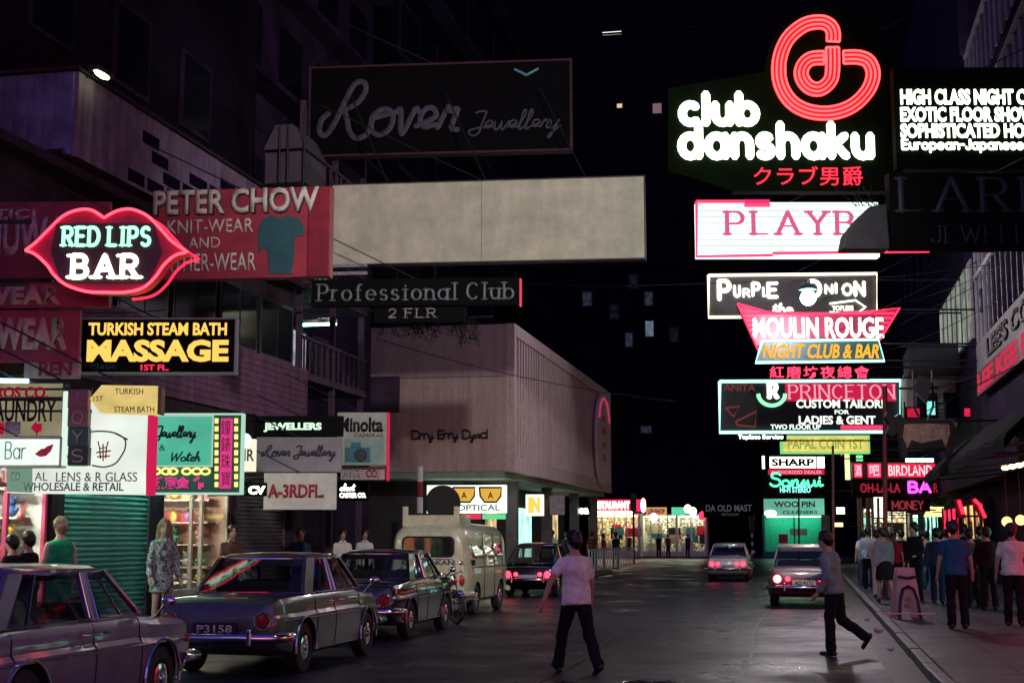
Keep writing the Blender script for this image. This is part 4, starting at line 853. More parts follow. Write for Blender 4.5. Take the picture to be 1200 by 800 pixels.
S.board(mat('sign_black_matt', (.004, .004, .005), .75, var=.3, scale=2, spec=.06), depth=.3); S.frame(mat('frame_rust', (.05, .012, .02), .7, var=.6), t=.05, d=.02, depth=.3)
un = mat('unlit_tube', (.05, .055, .085), .6, var=.4, scale=9); S.strk('Rover', (372, 92, 540, 165), un, wt=.085, d=.01, script=True, slant=.22, y=-.04)
S.strk('Jewellery', (548, 128, 658, 164), un, wt=.07, d=.015, script=True, slant=.3, y=-.03); S.bracket('L', .3)
S.strk('V', (602, 80, 632, 90), mat('tube_stub_teal', (.12, .35, .42), .3, var=0), wt=.3, d=.02, y=-.03, name='tube_stub')

# store shop signs
S = Sign('optical_sign', 'white lit sign with amber spectacles reading OPTICAL under the store', 'sign', (528, 568, 592, 601), 44.2, rot=0)
S.board(emi('white_lightbox_b', (.9, 1, .85), 1.5, var=.1), depth=.3); amb = emi('amber_lens', (1, .55, .08), .85)
for x in (544, 575):
    pts = [(x - 13, 571), (x + 13, 571), (x + 12, 581), (x + 7, 588), (x - 7, 588), (x - 12, 581)]; S.poly(pts, amb, .02, 'lens', -.021); S.neon(pts + pts[:1], black, r=.03, y=-.03, name='spectacle_rim'); S.strk('A', (x - 3, 576, x + 3, 584), black, wt=.16, d=.01, y=-.03)
S.txt('OPTICAL', (536, 591, 586, 598), mat('letter_teal', (.03, .2, .2), .5, var=0), bold=.01); S.board(emi('white_lightbox_c', (.9, 1, .85), 1.2), (500, 568, 526, 601), .3, 'side_box')
S.board(emi('red_strip', (1, .04, .12), .9), (541, 602, 563, 608), .1, 'red_strip'); S.board(emi('green_strip', (.2, 1, .4), .8), (565, 602, 592, 608), .1, 'green_strip')
S = Sign('shop_sign', 'yellow and white lit box sign by the store column', 'sign', (616, 579, 636, 604), 46, rot=0); S.board(emi('white_lightbox_d', (1, .95, .75), 1.6), depth=.25); S.txt('IN', (619, 582, 633, 601), yel, bold=.08)
S = Sign('shop_sign', 'grey unlit box sign under the store overhang', 'sign', (644, 580, 661, 603), 52, rot=0); S.board(grey_t, depth=.2)
S = Sign('beauty_sign', 'small green white lit sign next to the red fascia', 'sign', (671, 590, 691, 604), 60, rot=0); S.board(signblack, depth=.2); S.txt('Bea', (672, 592, 690, 602), n_white, bold=.05)
S = Sign('fascia_sign', 'red lit fascia with white letters on the far corner shop', 'sign', (691, 585, 756, 599), 107.5, rot=0)
S.board(emi('red_fascia', (1, .02, .1), 1.5), depth=.6); S.txt('RESTAURANT', (694, 587, 738, 596), n_white, bold=.05, d=.06); b = MB()
for i in range(14): c = S.lc(693 + i * 3.6, 600); b.ball((c[0], -.1, c[1]), .14, 8)
b.build('bulb', n_white, S.o); c = S.lc(754, 592); MB().ball((c[0], -.1, c[1]), .4, 10, sc=(.5, .5, 1.4)).build('end_lamp', n_white, S.o, smooth=60); c = S.lc(697, 586); MB().ball((c[0], -.1, c[1]), .22, 10).build('end_lamp', n_white, S.o, smooth=60)
S = Sign('fascia_sign', 'orange lit fascia above the glass shop', 'sign', (757, 594, 781, 604), 111, rot=0); S.board(emi('orange_fascia', (1, .5, .2), .7), depth=.3); S.txt('LEE SHOP', (759, 596, 779, 602), darkred, bold=.05)
S = Sign('fascia_sign', 'green lit fascia left of the dark lane', 'sign', (787, 594, 803, 604), 111, rot=0); S.board(emi('green_fascia', (.15, .8, .45), .9), depth=.3)
S = Sign('tavern_sign', 'dim sign with faint letters above the white car', 'sign', (824, 587, 884, 606), 110, rot=0); S.board(signblack, depth=.2); S.txt('DA OLD MAST', (827, 591, 881, 599), emi('faint_letters', (.5, .55, .65), .12), bold=.02); S.txt('RESTAURANT', (846, 601, 866, 604), emi('faint_letters', (.5, .55, .65), .12))

for i, (x, y, c_) in enumerate(((727, 601, 'red'), (823, 604, 'red'), (812, 599, 'white'), (806, 596, 'white'), (766, 606, 'white'))):
    t = thing('shop_lantern', ('small red lantern before the red fascia shop', 'small red lantern by the dark lane', 'small white lantern right of the green fascia', 'small white lantern over the green fascia corner', 'small white lantern before the glass shop')[i], 'lantern', tuple(P(x, y, Y=110.4))); MB().ball((0, 0, 0), .3, 10, sc=(1, 1, 1.15)).build('globe', emi('lantern_red', (1, .02, .06), 4) if c_ == 'red' else n_white, t, smooth=60); MB().tube([(0, 0, .3), (0, .3, .5), (0, 1, .5)], .03, 5).build('arm', iron, t)
# ================================================================ signs over the right pavement
S = Sign('nightclub_sign', 'huge black neon sign with white club name and red spiral', 'neon sign', (783, 92, 1046, 226), 32)
cir = [(972 + 76 * math.cos(R(a)), 84 + 76 * math.sin(R(a))) for a in range(180, 361, 10)]
cb = mat('club_board', (.004, .009, .003), .85, var=.3, scale=2, spec=.03)
S.poly([(783, 104), (783, 200), (860, 224), (1046, 224)] + [(1048, 120)] + cir[::-1], cb, .35)
S.strk('club', (794, 107, 890, 150), n_white, wt=.235, d=.04, y=-.07, gap=.36); S.strk('danshaku', (793, 142, 1024, 189), n_white, wt=.215, d=.04, y=-.07, gap=.34)
Z_ = lambda l: [(770 + x / 2.667, y / 2.667) for x, y in l]
def offs(l, o):
    out = []
    for i, p in enumerate(l):
        a = Vector(l[max(0, i - 1)]); b_ = Vector(l[min(len(l) - 1, i + 1)]); t_ = (b_ - a).normalized(); out.append((p[0] - t_.y * o, p[1] + t_.x * o))
    return out
outer = smooth_line(Z_([(548, 134), (548, 104), (534, 82), (504, 73), (455, 84), (405, 128), (380, 195), (384, 265), (418, 322), (475, 352), (545, 356), (608, 334), (655, 288), (673, 238), (660, 198), (628, 183), (580, 183)]), 4)
inner = smooth_line(Z_([(546, 152), (546, 228), (536, 260), (506, 282), (472, 275), (450, 244), (453, 212), (478, 188), (520, 184)]), 4)
lines = []
for l in (outer, inner):
    for o_ in (-7.4, -2.5, 2.5, 7.4): lines.append(offs(l, o_))
    lines += [[offs(l, -7.4)[k], offs(l, 7.4)[k]] for k in (0, -1)]
S.neons(lines, emi('neon_spiral', (1, .05, .055), 5), r=.026, y=-.08)
b = MB()
for l in (outer, inner):
    q = [S.lc(*p) for p in l]; b.stroke(q, .17, .012, -.02, caps=False)
b.build('spiral_panel', mat('spiral_red', (.45, .012, .02), .4, var=.2), S.o)
S.txt('クラブ男爵', (883, 196, 1010, 218), emi('neon_kana', (1, .02, .04), 3.5), bold=-.004, d=.03, y=-.05); S.bracket('R', .35)
S = Sign('nightclub_board', 'black sign with four lines of white letters HIGH CLASS NIGHT CLUB', 'neon sign', (1049, 79, 1262, 198), 31.8)
S.board(cb, depth=.3)
for tx, r_ in (('HIGH CLASS NIGHT CLUB', (1055, 105, 1228, 123)), ('EXOTIC FLOOR SHOW', (1055, 126, 1212, 143)), ('SOPHISTICATED HOSTESS', (1055, 145, 1240, 162))): S.txt(tx, r_, n_white, bold=.035, d=.03)
S.strk('European-Japanese-Chinese', (1055, 163, 1262, 180), n_white, wt=.17, d=.02, gap=.26, serif=.06); S.bracket('R', .3)
S = Sign('jeweller_sign', 'dark unlit sign with faint serif letters below the four-line board', 'sign', (1043, 202, 1290, 291), 30.5); S.board(signblack, depth=.35)
lk = mat('letter_dim_purple', (.04, .03, .05), .5, var=.3); S.strk('LARK', (1046, 206, 1232, 251), lk, wt=.16, d=.03, serif=.13, pen=.4, gap=.42); S.strk('JEWELLERS', (1090, 264, 1262, 286), lk, wt=.12, d=.02, serif=.1, pen=.5, gap=.3)
S.poly([(988, 291), (992, 272), (1006, 254), (1020, 241), (1040, 238), (1044, 291)], mat('hood_grey', (.05, .052, .058), .5, var=.3, scale=2), .5, 'end_hood', y=.06, bevel=.03); S.bracket('R', .35)
b = MB(); rr = random.Random(2)
for i in range(14):
    c = S.lc(1005 + i * 3, 240); d_ = (rr.uniform(-.5, .1), rr.uniform(.1, .5)); b.tube([(c[0], .2, c[1]), (c[0] + d_[0], .2 + rr.uniform(-.2, .2), c[1] + d_[1])], .008, 4)
b.build('bird_spike', iron, S.o)
S = Sign('serif_club_sign', 'white lit sign with pink serif letters and red neon edges', 'neon sign', (816, 237, 1030, 301), 40)
S.board(emi('white_tubes', (.86, 1, .9), 1.7, var=.1, scale=1.2), depth=.35); b = MB()
for i in range(9):
    u0, v0, u1, v1 = S.rc((817, 240 + i * 6.8, 1029, 241 + i * 6.8)); b.box(u0, u1, -.014, -.003, v0, v1)
b.build('slat', emi('slat_pale', (.62, .9, .75), .8), S.o)
S.board(signblack, (1030.5, 240, 1084, 289), .3, 'end_board'); S.strk('PLAYBOY', (845, 246, 1076, 277), emi('pink_serif', (1, .16, .38), .8), wt=.17, d=.02, serif=.14, pen=.45, gap=.42); S.neons([[(816, 237), (816, 301), (905, 299.5), (905, 297.5), (1088, 294.5)], [(816, 237), (872, 237), (872, 241), (902, 241)]], emi('neon_rose', (1, .02, .06), 5), r=.045, y=-.06); S.board(emi('red_tab', (1, .04, .2), 1), (872, 234, 902, 243), .02, 'red_tab', -.03); S.bracket('R', .35)
S = Sign('purple_club_sign', 'dark taupe sign edged in cream neon with white uneven letters', 'neon sign', (829, 321, 1028, 372), 49)
S.board(mat('sign_taupe', (.07, .06, .058), .5, var=.2), depth=.3); S.neon([(830, 323), (1027, 321), (1027, 371), (830, 372), (830, 323)], n_cream, r=.05, y=-.07)
for ch, r_ in zip('PURPLE', ((840, 327, 857, 353), (859, 334, 868, 349), (870, 338, 879, 349), (880, 330, 891, 348), (893, 336, 897, 348), (898, 330, 912, 350))): S.strk(ch, r_, n_white, wt=.2, d=.03, y=-.05)
for ch, r_ in zip('ONION', ((942, 327, 963, 350), (966, 333, 976, 345), (978, 331, 984, 345), (986, 332, 999, 347), (1000, 329, 1014, 348))): S.strk(ch, r_, n_white, wt=.2, d=.03, y=-.05)
S.strk('the', (905, 355, 930, 366), n_cream, wt=.2, d=.02, y=-.04, script=True); S.neons([[(972, 356), (1002, 352), (1014, 360), (1003, 368), (972, 366)]], n_white, r=.03, y=-.05, name='arrow'); S.txt('TOPLESS', (975, 358, 1000, 364), n_cream, bold=.03); S.bracket('R', .3)
S = Sign('windmill_club_sign', 'red striped flaring neon sign with tall white letters', 'neon sign', (863, 355, 1055, 412), 45.5)
S.poly([(864, 356), (900, 366), (960, 368), (1020, 365), (1054, 361), (1031, 398), (889, 412)], mat('sign_rose', (.22, .015, .05), .4, var=.2), .3)
L_ = []
for i in range(7):
    y = 362 + i * 5.4; fl = (y - 356) / 56; xl = 864 + 25 * fl + 2; xr = 1054 - 23 * max(0, (y - 361) / 37) - 2
    if i == 0: L_ += [[(xl, y - 3), (895, 366)]]
    elif y < 398: L_ += [[(xl, y), (884 - .3 * i, y)], [(1034, y), (xr, y)]] if 371 < y < 397 else [[(xl, y), (xr, y)]]
L_ += [[(864, 356), (900, 366), (960, 368), (1020, 365), (1054, 361), (1031, 398)], [(864, 356), (889, 412)]]
S.neons(L_, emi('neon_stripe', (1, .02, .06), 5), r=.028, y=-.05)
S.txt('MOULIN ROUGE', (882, 372, 1035, 396), n_white, bold=.02, d=.04, y=-.02); S.bracket('R', .3)
S = Sign('nightclub_strip', 'slanted teal edged sign with orange letters NIGHT CLUB & BAR', 'neon sign', (885, 399, 1036, 425), 45); q = [(893, 400), (1029, 398), (1036, 423), (885, 425)]
S.poly(q, mat('sign_teal_dark', (.02, .06, .06), .4, var=.2), .25); S.neon(q + q[:1], n_cyan, r=.04, y=-.05); S.txt('NIGHT CLUB & BAR', (893, 403, 1030, 420), ora, bold=.03, shear=.25, d=.03); S.bracket('R', .25)
S = Sign('character_sign', 'row of six red neon Chinese characters under the orange strip', 'neon sign', (900, 428, 1020, 444), 45.8); S.board(signblack, depth=.15)
S.txt('紅磨坊夜總會', (902, 429, 1018, 443), emi('neon_kanji', (1, .035, .09), 3.5), bold=.004, d=.03, space=1.25); S.bracket('R', .15)
S = Sign('tailor_sign', 'cyan edged black sign for a custom tailor', 'neon sign', (842, 446, 1055, 507), 56); S.board(mat('sign_slate', (.02, .02, .03), .4, var=.2), depth=.35)
S.neon([(843, 447), (1054, 446), (1054, 506), (843, 506.5), (843, 447)], n_cyan, r=.06, y=-.08)
S.board(emi('crimson_panel', (.8, .02, .1), .8), (920, 449, 1050, 470), .02, 'red_panel', -.021); S.strk('PRINCETON', (922, 450, 1050, 468), emi('pale_pink', (1, .4, .5), 1.0), wt=.13, d=.02, serif=.1, pen=.5, gap=.3, y=-.04)
S.txt('ANITA', (848, 450, 885, 458), emi('dull_red', (.5, .1, .12), .35), bold=.02); S.neons([[(850, 478), (866, 476), (860, 488), (850, 478)], [(862, 494), (886, 482), (885, 500), (864, 498), (862, 494)]], emi('dull_red', (.5, .1, .12), .35), r=.04, y=-.03, name='outline')
c = S.lc(904, 460); b = MB().tube([(c[0] + .52 * math.cos(R(a)), -.05, c[1] - .05 + .45 * math.sin(R(a))) for a in range(180, 361, 15)], .08, 6); b.build('emblem_ring', emi('emblem_green', (.3, 1, .5), 1.6), S.o); S.strk('R', (897, 447, 914, 468), n_white, wt=.24, d=.05, y=-.06, serif=.12)
for tx, r_ in (('CUSTOM TAILOR!', (933, 468, 1035, 478)), ('FOR', (978, 480, 995, 485)), ('LADIES & GENT', (936, 487, 1026, 497)), ('TWO FLOOR UP', (903, 497, 962, 503))): S.txt(tx, r_, emi('letter_white', (.9, 1, .88), 1.4), bold=.03, d=.02)
S.board(emi('red_line', (1, .05, .15), 1.2), (985, 498, 1036, 503), .02, 'red_line', -.021); S.bracket('R', .35)
S = Sign('topless_sign', 'small white lit lettering under the left end of tailor sign', 'sign', (862, 507.5, 922, 517), 57); S.board(signblack, depth=.15); S.strk('Topless Service', (865, 509, 918, 515.5), n_white, wt=.2, d=.02, gap=.24); S.bracket('R', .15)
S = Sign('coin_sign', 'yellow lit sign in a green frame with green lettering', 'sign', (918, 511, 1017, 529), 60); S.board(emi('yellow_green_box', (1, .8, .2), .95, var=.2), depth=.3); S.frame(emi('green_frame_lit', (.3, .9, .25), .9), t=.08, d=.03, depth=.3); S.txt('PAPAL COIN 1ST', (923, 514, 1012, 526), emi('lime_letters', (.55, .85, .15), .55), bold=.03); S.bracket('R', .3)
S = Sign('stereo_sign', 'black sign stack with white panels and green HI-FI STEREO script', 'neon sign', (894, 531, 968, 581), 66); S.board(signblack, depth=.3)
S.board(n_white, (902, 535, 956, 548), .03, 'lit_panel', -.031); S.txt('SHARP', (904, 537, 954, 546), black, bold=.05, y=-.034); S.board(n_white, (957.5, 535, 966, 548), .03, 'lit_panel', -.031); S.txt('印', (959, 537, 965, 546), black, bold=.02, y=-.034)
S.board(n_white, (893, 534, 896, 549), .03, 'lit_bar', -.031); S.board(emi('red_bar', (.9, .02, .08), .8), (900, 549.5, 966, 556), .03, 'red_bar', -.031); S.txt('AUTHORIZED DEALER', (903, 551, 963, 555), emi('pale_pink', (1, .4, .5), 1.0), bold=.02, y=-.034)
S.strk('Sansui', (901, 553, 965, 571), emi('neon_stereo', (.1, 1, .45), 2), wt=.15, d=.03, y=-.07, script=True); S.txt('HI-FI STEREO', (914, 570, 950, 577), emi('letter_cyan', (.3, 1, .9), 1.6), bold=.03); S.bracket('R', .3)
S = Sign('green_fascia', 'green white lit fascia with brown letters over the green shop', 'sign', (895, 584, 966, 604), 111.7, rot=0); S.board(emi('mint_lightbox', (.22, .72, .5), .75, var=.3, scale=.5), depth=.25); S.txt('WOO PIN', (907, 587, 955, 594), mat('letter_brown', (.2, .05, .03), .5, var=0), bold=.03); S.txt('CLEANERS', (917, 598, 958, 602), tealdk, bold=.02)
c = S.lc(903, 601); MB().ball((c[0], -.25, c[1]), .36, 12, sc=(1.3, .6, .7)).build('lamp', n_white, S.o, smooth=60)
S = Sign('cocktail_sign', 'red lit sign of block letters above the magenta bar sign', 'neon sign', (999, 541, 1102, 561), 62)
S.board(mat('sign_wine', (.12, .01, .02), .4, var=.2), depth=.3); rd = emi('red_letters', (1, .03, .1), 2.2)
S.board(rd, (1001, 543, 1010, 559), .03, 'red_block', -.031); S.board(rd, (1017, 543, 1032, 559), .03, 'red_block', -.031); S.board(emi('red_block_b', (1, .02, .08), 1.1), (1038, 543, 1096, 559), .03, 'red_block', -.031)
pkw = emi('pink_white', (1, .5, .5), 2); S.txt('酒', (1002, 545, 1009, 557), pkw, y=-.035); S.txt('吧', (1019, 545, 1030, 557), pkw, y=-.035); S.txt('BIRDLAND', (1041, 545, 1092, 557), pkw, bold=.01, y=-.035); S.bracket('R', .3)
S = Sign('bar_sign', 'black bar sign with dim red and bright magenta letters', 'neon sign', (999, 562, 1100, 582), 61.6); S.board(signblack, depth=.3); S.txt('OH-LA-LA', (1008, 566, 1055, 577), emi('dim_red_tube', (1, .03, .1), .5), bold=.02); S.strk('BA', (1063, 563, 1091, 578), n_mag, wt=.22, d=.05, y=-.08); S.txt('R', (1094, 566, 1099, 577), emi('dim_red_tube', (1, .03, .1), .5)); S.bracket('R', .3)
S = Sign('money_sign', 'dark sign with dull red letters MONEY', 'sign', (1040, 584, 1090, 599), 64); S.board(signblack, depth=.2); S.strk('MONEY', (1044, 586, 1083, 597), emi('dull_red2', (.8, .08, .12), .35), wt=.16, d=.03, serif=.08); S.bracket('R', .2)
S = Sign('lamp_sign', 'lit yellow lamp box over the pavement crowd', 'sign', (1087, 594, 1120, 605), 66); S.poly([(1091, 593), (1116, 593), (1121, 605), (1086, 605)], emi('yellow_lamp', (1, .85, .3), 1.6), .5); S.board(emi('white_line', (1, .95, .85), 2.5), (1095, 576, 1127, 580), .2, 'lit_strip'); S.neons([[(1107, 580), (1107, 593)]], iron, r=.03, y=.1, name='hanger'); S.bracket('R', .3)
S = Sign('green_tube_sign', 'short green fluorescent strip under the steer sign', 'sign', (1062, 537, 1094, 541), 60); S.board(tube_g, depth=.12); S.bracket('R', .12)
for i, (lb, l_) in enumerate((('slanting red neon tube on the pavement shop, the left one', [(1123, 586), (1128, 602)]), ('slanting red neon tube on the pavement shop, the right one', [(1141, 585), (1147, 591), (1154, 606)]))):
    S = Sign('neon_bracket', lb, 'neon sign', (l_[0][0] - 3, 585, l_[-1][0] + 3, 607), 48); S.poly([(l_[0][0] - 4, 584), (l_[0][0] + 4, 584), (l_[-1][0] + 4, 607), (l_[-1][0] - 4, 607)], mat('sign_wine', (.12, .01, .02), .4, var=.2), .12, 'backing'); S.neon(l_, n_red, r=.05, y=-.06); S.bracket('R', .12)
# small lit signs further down the right pavement
for nm, lb, rc_, Y_, m_, tx in (('small_neon_sign', 'small green neon panel high on the right wall past the coin sign', (1003, 520, 1011, 540), 70, ('neon_small_green', (.2, 1, .4), 1.6), None), ('small_neon_sign', 'tall thin yellow green lit sign left of the red block sign', (990, 528, 996, 562), 68, ('lit_lime', (.75, 1, .35), 1.8), None), ('small_neon_sign', 'small round red sign above the tall thin lime sign', (985, 523, 992, 534), 69, ('lit_red_round', (1, .02, .06), 1.6), None),
        ('small_neon_sign', 'white upright lit box behind the bamboo poles', (1024, 582, 1036, 606), 78, ('lit_white_upright', (.95, 1, .85), 2), None), ('small_neon_sign', 'teal lit box on the bay wall under the canopy', (1086, 470, 1096, 486), 53.5, ('lit_teal_box', (.3, 1, .9), 1.1), None), ('small_neon_sign', 'dull red lit panel low on the bay wall', (1063, 478, 1078, 489), 53.4, ('lit_dull_red', (.8, .02, .08), .7), None), ('small_neon_sign', 'small red lit panel beside the awning top', (1130, 478, 1146, 488), 50, ('lit_red_panel', (.9, .02, .1), .9), None),
        ('small_neon_sign', 'small magenta lit sign right of the yellow lamp sign', (1119, 592, 1125, 601), 66, ('lit_magenta', (1, .1, .9), 1.5), None), ('small_neon_sign', 'small white lit sign by the traffic light at the street end', (980, 594, 990, 602), 84, ('lit_white_small', (.8, 1, .85), 3), None), ('small_neon_sign', 'amber lit sign low beside the bamboo poles', (978, 612, 988, 617), 84, ('lit_amber_small', (1, .75, .4), 2), None), ('small_neon_sign', 'green lit hanging box over the arcade', (1012, 606, 1022, 614), 83, ('lit_green_hang', (.3, 1, .6), 1.4), None), ('small_neon_sign', 'red lit hanging box over the arcade', (1066, 590, 1076, 597), 80, ('lit_red_hang', (1, .04, .1), 1.6), None)):
    S = Sign(nm, lb, 'neon sign', rc_, Y_); S.board(emi(*m_, var=.3, scale=4), depth=.2); S.frame(signblack, t=.05, d=.01); S.bracket('R', .2, r=.02)
# signs flat on the right-hand fascia
def wall_rect(x0, x1, za, zb, X):   # pixel columns -> a frame on the plane x = X
    return P(x0, 500, X=X).y, P(x1, 500, X=X).y
def wall_sign(name, label, cat, ya, yb, z0, z1, m, txts, depth=.12):
    t = thing(name, label, cat, (XR - .125 - depth, (ya + yb) / 2, z0), R(-90)); h = abs(ya - yb) / 2
    if m: MB().box(-h, h, 0, depth, 0, z1 - z0).build('board', m, t, bevel=.01)
    for s_, r_, mm, bo in txts: obj('lettering', font_mesh(s_, r_, .03, -.004, bo), mm, t)
    return t
wall_sign('coffee_sign', 'dark coffee lettering on the pale fascia of mullioned building', 'sign', 43.6, 31, 6.7, 7.6, None, [("LEE'S COFFEE", (-6.2, .15, 6, .72), black, .03)], .004)
wall_sign('red_letter_sign', 'red lit letters in a row along the fascia over the awning', 'sign', 45.5, 31, 5.9, 6.6, mat('sign_wine', (.12, .01, .02), .4, var=.2), [('LEE KEE BAR', (-6.8, .08, 6.8, .6), emi('red_letters_b', (1, .06, .14), .6), .03)])
# the steer sign
S = Sign('steer_sign', 'dark hanging sign shaped like a standing steer with a lit brown flank', 'sign', (1038, 486, 1120, 536), 36)
S.poly([(1046, 487), (1040, 482), (1038, 488), (1043, 496), (1040, 508), (1046, 512), (1052, 508), (1056, 518), (1058, 536), (1064, 536), (1065, 526), (1108, 526), (1111, 536), (1117, 536), (1116, 520), (1120, 500), (1115, 491), (1080, 492), (1060, 490), (1054, 484), (1050, 488)], mat('steer_dark', (.035, .028, .026), .6, var=.4, scale=5), .3, bevel=.03)
S.poly([(1060, 497), (1082, 496), (1112, 497), (1113, 508), (1108, 524), (1104, 514), (1080, 519), (1068, 515), (1063, 525), (1058, 512)], mat('steer_brown', (.6, .38, .26), .6, var=.4, scale=9), .02, 'flank', -.021)  # the flank's lit look is put into a lighter brown
S.neon([(1062, 490), (1062, 470)], iron, r=.02, y=.15, name='hanger'); S.neon([(1110, 490), (1110, 470)], iron, r=.02, y=.15, name='hanger'); S.bracket('R', .3)
# ================================================================ street furniture
def tubes(name, m, parent, lines, r=.02, n=8):
    b = MB()
    for l in lines: b.tube(l, r, n)
    return b.build(name, m, parent, smooth=50)
def hanging_lamp(label, x, y, z, s, power, throw=None):
    t = thing('hanging_street_lamp', label, 'street lamp', (x, y, z), 0, 'lamps hung over the roadway')
    MB().lathe([(.0, .52), (.07, .52), (.09, .42), (.2, .34), (.27, .27), (.28, .24), (.25, .24), (.0, .3)], n=20).build('shade', steel, t, smooth=40)
    MB().ball((0, 0, .0), .23, 16, sc=(1, 1, 1)).build('bulb', emi('mercury_bulb', (.42, 1, .8), s), t, smooth=60)
    tubes('span_wire', iron, t, [[(XL - x, 0, .9), ((XL - x) / 2, 0, .55), (0, 0, .53), ((XR - x) / 2, 0, .55), (XR - x, 0, .8)]], .012, 5)
    ld = bpy.data.lights.new('mercury_light', 'POINT'); lo = bpy.data.objects.new('light', ld); COL.objects.link(lo); lo.parent = t; lo.location = (0, 0, -.42)
    ld.energy = power; ld.color = (.62, .60, 1) if throw else (.95, .82, 1); ld.shadow_soft_size = .15
    if throw:                                   # added spot, aimed to brighten the blank board and the store
        ld = bpy.data.lights.new('reflector_beam', 'SPOT'); lo = bpy.data.objects.new('beam', ld); COL.objects.link(lo); lo.parent = t; lo.location = (0, 0, -.42)
        ld.energy = throw[0]; ld.color = (1, .95, .86); ld.spot_size = R(68); ld.spot_blend = .7; ld.shadow_soft_size = .3
        lo.rotation_euler = (Vector(throw[1]) - Vector((x, y, z))).to_track_quat('-Z', 'Y').to_euler()
    return t
p = P(947, 349, Y=42.5)
hanging_lamp('glaring green white lamp hung on a wire before the neon signs', p.x, p.y, p.z, 40, 850)
hanging_lamp('street lamp on a span wire above the parked sedans', -.3, 14, 10.4, 40, 170, (6000, (-9, 38, 6)))  # lamp added out of view; its beam lights the board and store
t = thing('wall_lamp', 'bright greenish lamp on the corner of the pale balcony box', 'lamp', tuple(P(118, 86, X=XL + .25))); 
MB().box(-.1, .1, -.28, .28, -.02, .06).build('housing', iron, t, bevel=.02); MB().ball((.02, 0, -.02), .1, 12, sc=(.7, 2.4, .6)).build('bulb', emi('lamp_yellow_green', (.8, 1, .45), 9), t, smooth=60); tubes('arm', iron, t, [[(0, 0, .05), (-.25, 0, -.05)]], .02)
t = thing('balcony_lamp', 'small warm bulb on the dark wall right of the balcony box', 'lamp', tuple(P(279, 141, Y=31))); MB().ball((0, 0, 0), .07, 10).build('bulb', emi('warm_bulb', (1, .6, .45), 6), t, smooth=60); tubes('arm', iron, t, [[(0, 0, .06), (-.3, .25, .12)]], .015)
# roof shed behind
t = thing('roof_shed', 'pale gabled roof hut behind the knitwear sign', 'hut', tuple(P(333, 214, Y=30)))
pw = mat('hut_pale', (.06, .05, .075), .8, var=.3, scale=2); MB().prism([(-.47, 0), (.47, 0), (.47, .72), (-.47, .72)], 0, 1.5).build('wall', pw, t); MB().prism([(-.5, .78), (.5, .78), (.2, 1.35), (-.22, 1.35)], -.05, 1.55).build('roof', pw, t); tubes('post', iron, t, [[(-.1, -.08, 0), (-.1, -.08, 1.3)], [(.1, -.08, 0), (.1, -.08, 1.3)], [(.5, -.1, -.1), (.5, -.1, 1.7)]], .025)
# overhead wires
for i, (a, c, sag) in enumerate((((440, 396, 43.2), (790, 470, 43.2), .25), ((300, 300, 30), (560, 398, 43.1), .3), ((1195, 300, 39), (1020, 360, 60), .3), ((1190, 340, 40), (1000, 420, 62), .3), ((0, 352, 19), (200, 362, 22), .12))):
    p0 = P(a[0], a[1], Y=a[2]); p1 = P(c[0], c[1], Y=c[2]); b = MB(); b.tube([p0.lerp(p1, k / 10) - Vector((0, 0, sag * 4 * (k / 10) * (1 - k / 10))) for k in range(11)], .012, 5)
    tag(b.build('overhead_wire', iron), ('thin wire sagging across the tan store front', 'thin wire running from the sign brackets to the store', 'upper wire slanting by the right-hand windows', 'lower wire slanting by the right-hand windows', 'thin wire below the neon lips')[i], 'wire')
# railing at the corner of the pavement
t = thing('pavement_railing', 'pale steel pedestrian railing at the corner of the store pavement', 'railing', (-8.55, 57, .13)); rl = mat('railing_paint', (.55, .6, .62), .45, var=.2)
tubes('top_rail', rl, t, [[(0, 0, .98), (0, 15, .98)]], .035); tubes('bottom_rail', rl, t, [[(0, 0, .14), (0, 15, .14)]], .025)
b0 = MB(); b0.tube([(0, 0, .14), (0, 0, .97)], .03, 6); me = b0.mesh('baluster')
for k in range(20): obj('baluster', me, rl if k == 0 else None, t, (0, k * .78, 0))
# traffic signals
def signal(label, x, y, lit, pole_m, h=3.1, rz=0):
    t = thing('traffic_light', label, 'traffic light', (x, y, .1), rz)
    tubes('pole', pole_m, t, [[(0, 0, 0), (0, 0, h)]], .06); hd = MB().box(-.17, .17, -.12, .12, h - .95, h + .05).build('head', black, t, bevel=.03)
    for i in range(3):
        on = i == 0 and lit; MB().lathe([(0, 0), (.11, 0), (.1, -.03), (0, -.05)], (0, -.121, h - .1 - .3 * i), 16, 'y').build('lens', emi('signal_red', (1, .02, .08), 5) if on else mat('lens_off', (.03, .02, .01), .2, var=0), hd)
        MB().lathe([(.12, 0), (.13, 0), (.13, -.2), (.12, -.2)], (0, -.121, h - .1 - .3 * i), 14, 'y').build('hood', black, hd)
    return t
p = P(743, 661, Z=.1); signal('unlit black traffic light on a pole before the far corner shop', p.x, p.y, False, black, 3.9)
bw = mat('pole_dark', (.02, .02, .02), .5, var=.3)
p = P(881, 607, Y=90); t = signal('red traffic light on a white banded pole above the white car', p.x, p.y, True, bw, p.z)
for k in range(5): MB().lathe([(.065, .5 + k * .5), (.075, .5 + k * .5), (.075, .72 + k * .5), (.065, .72 + k * .5)], n=10).build('white_band', white, t)
p = P(967, 607, Y=62); t = signal('red traffic light left of the tall pink lit post', p.x, p.y, True, black, p.z)
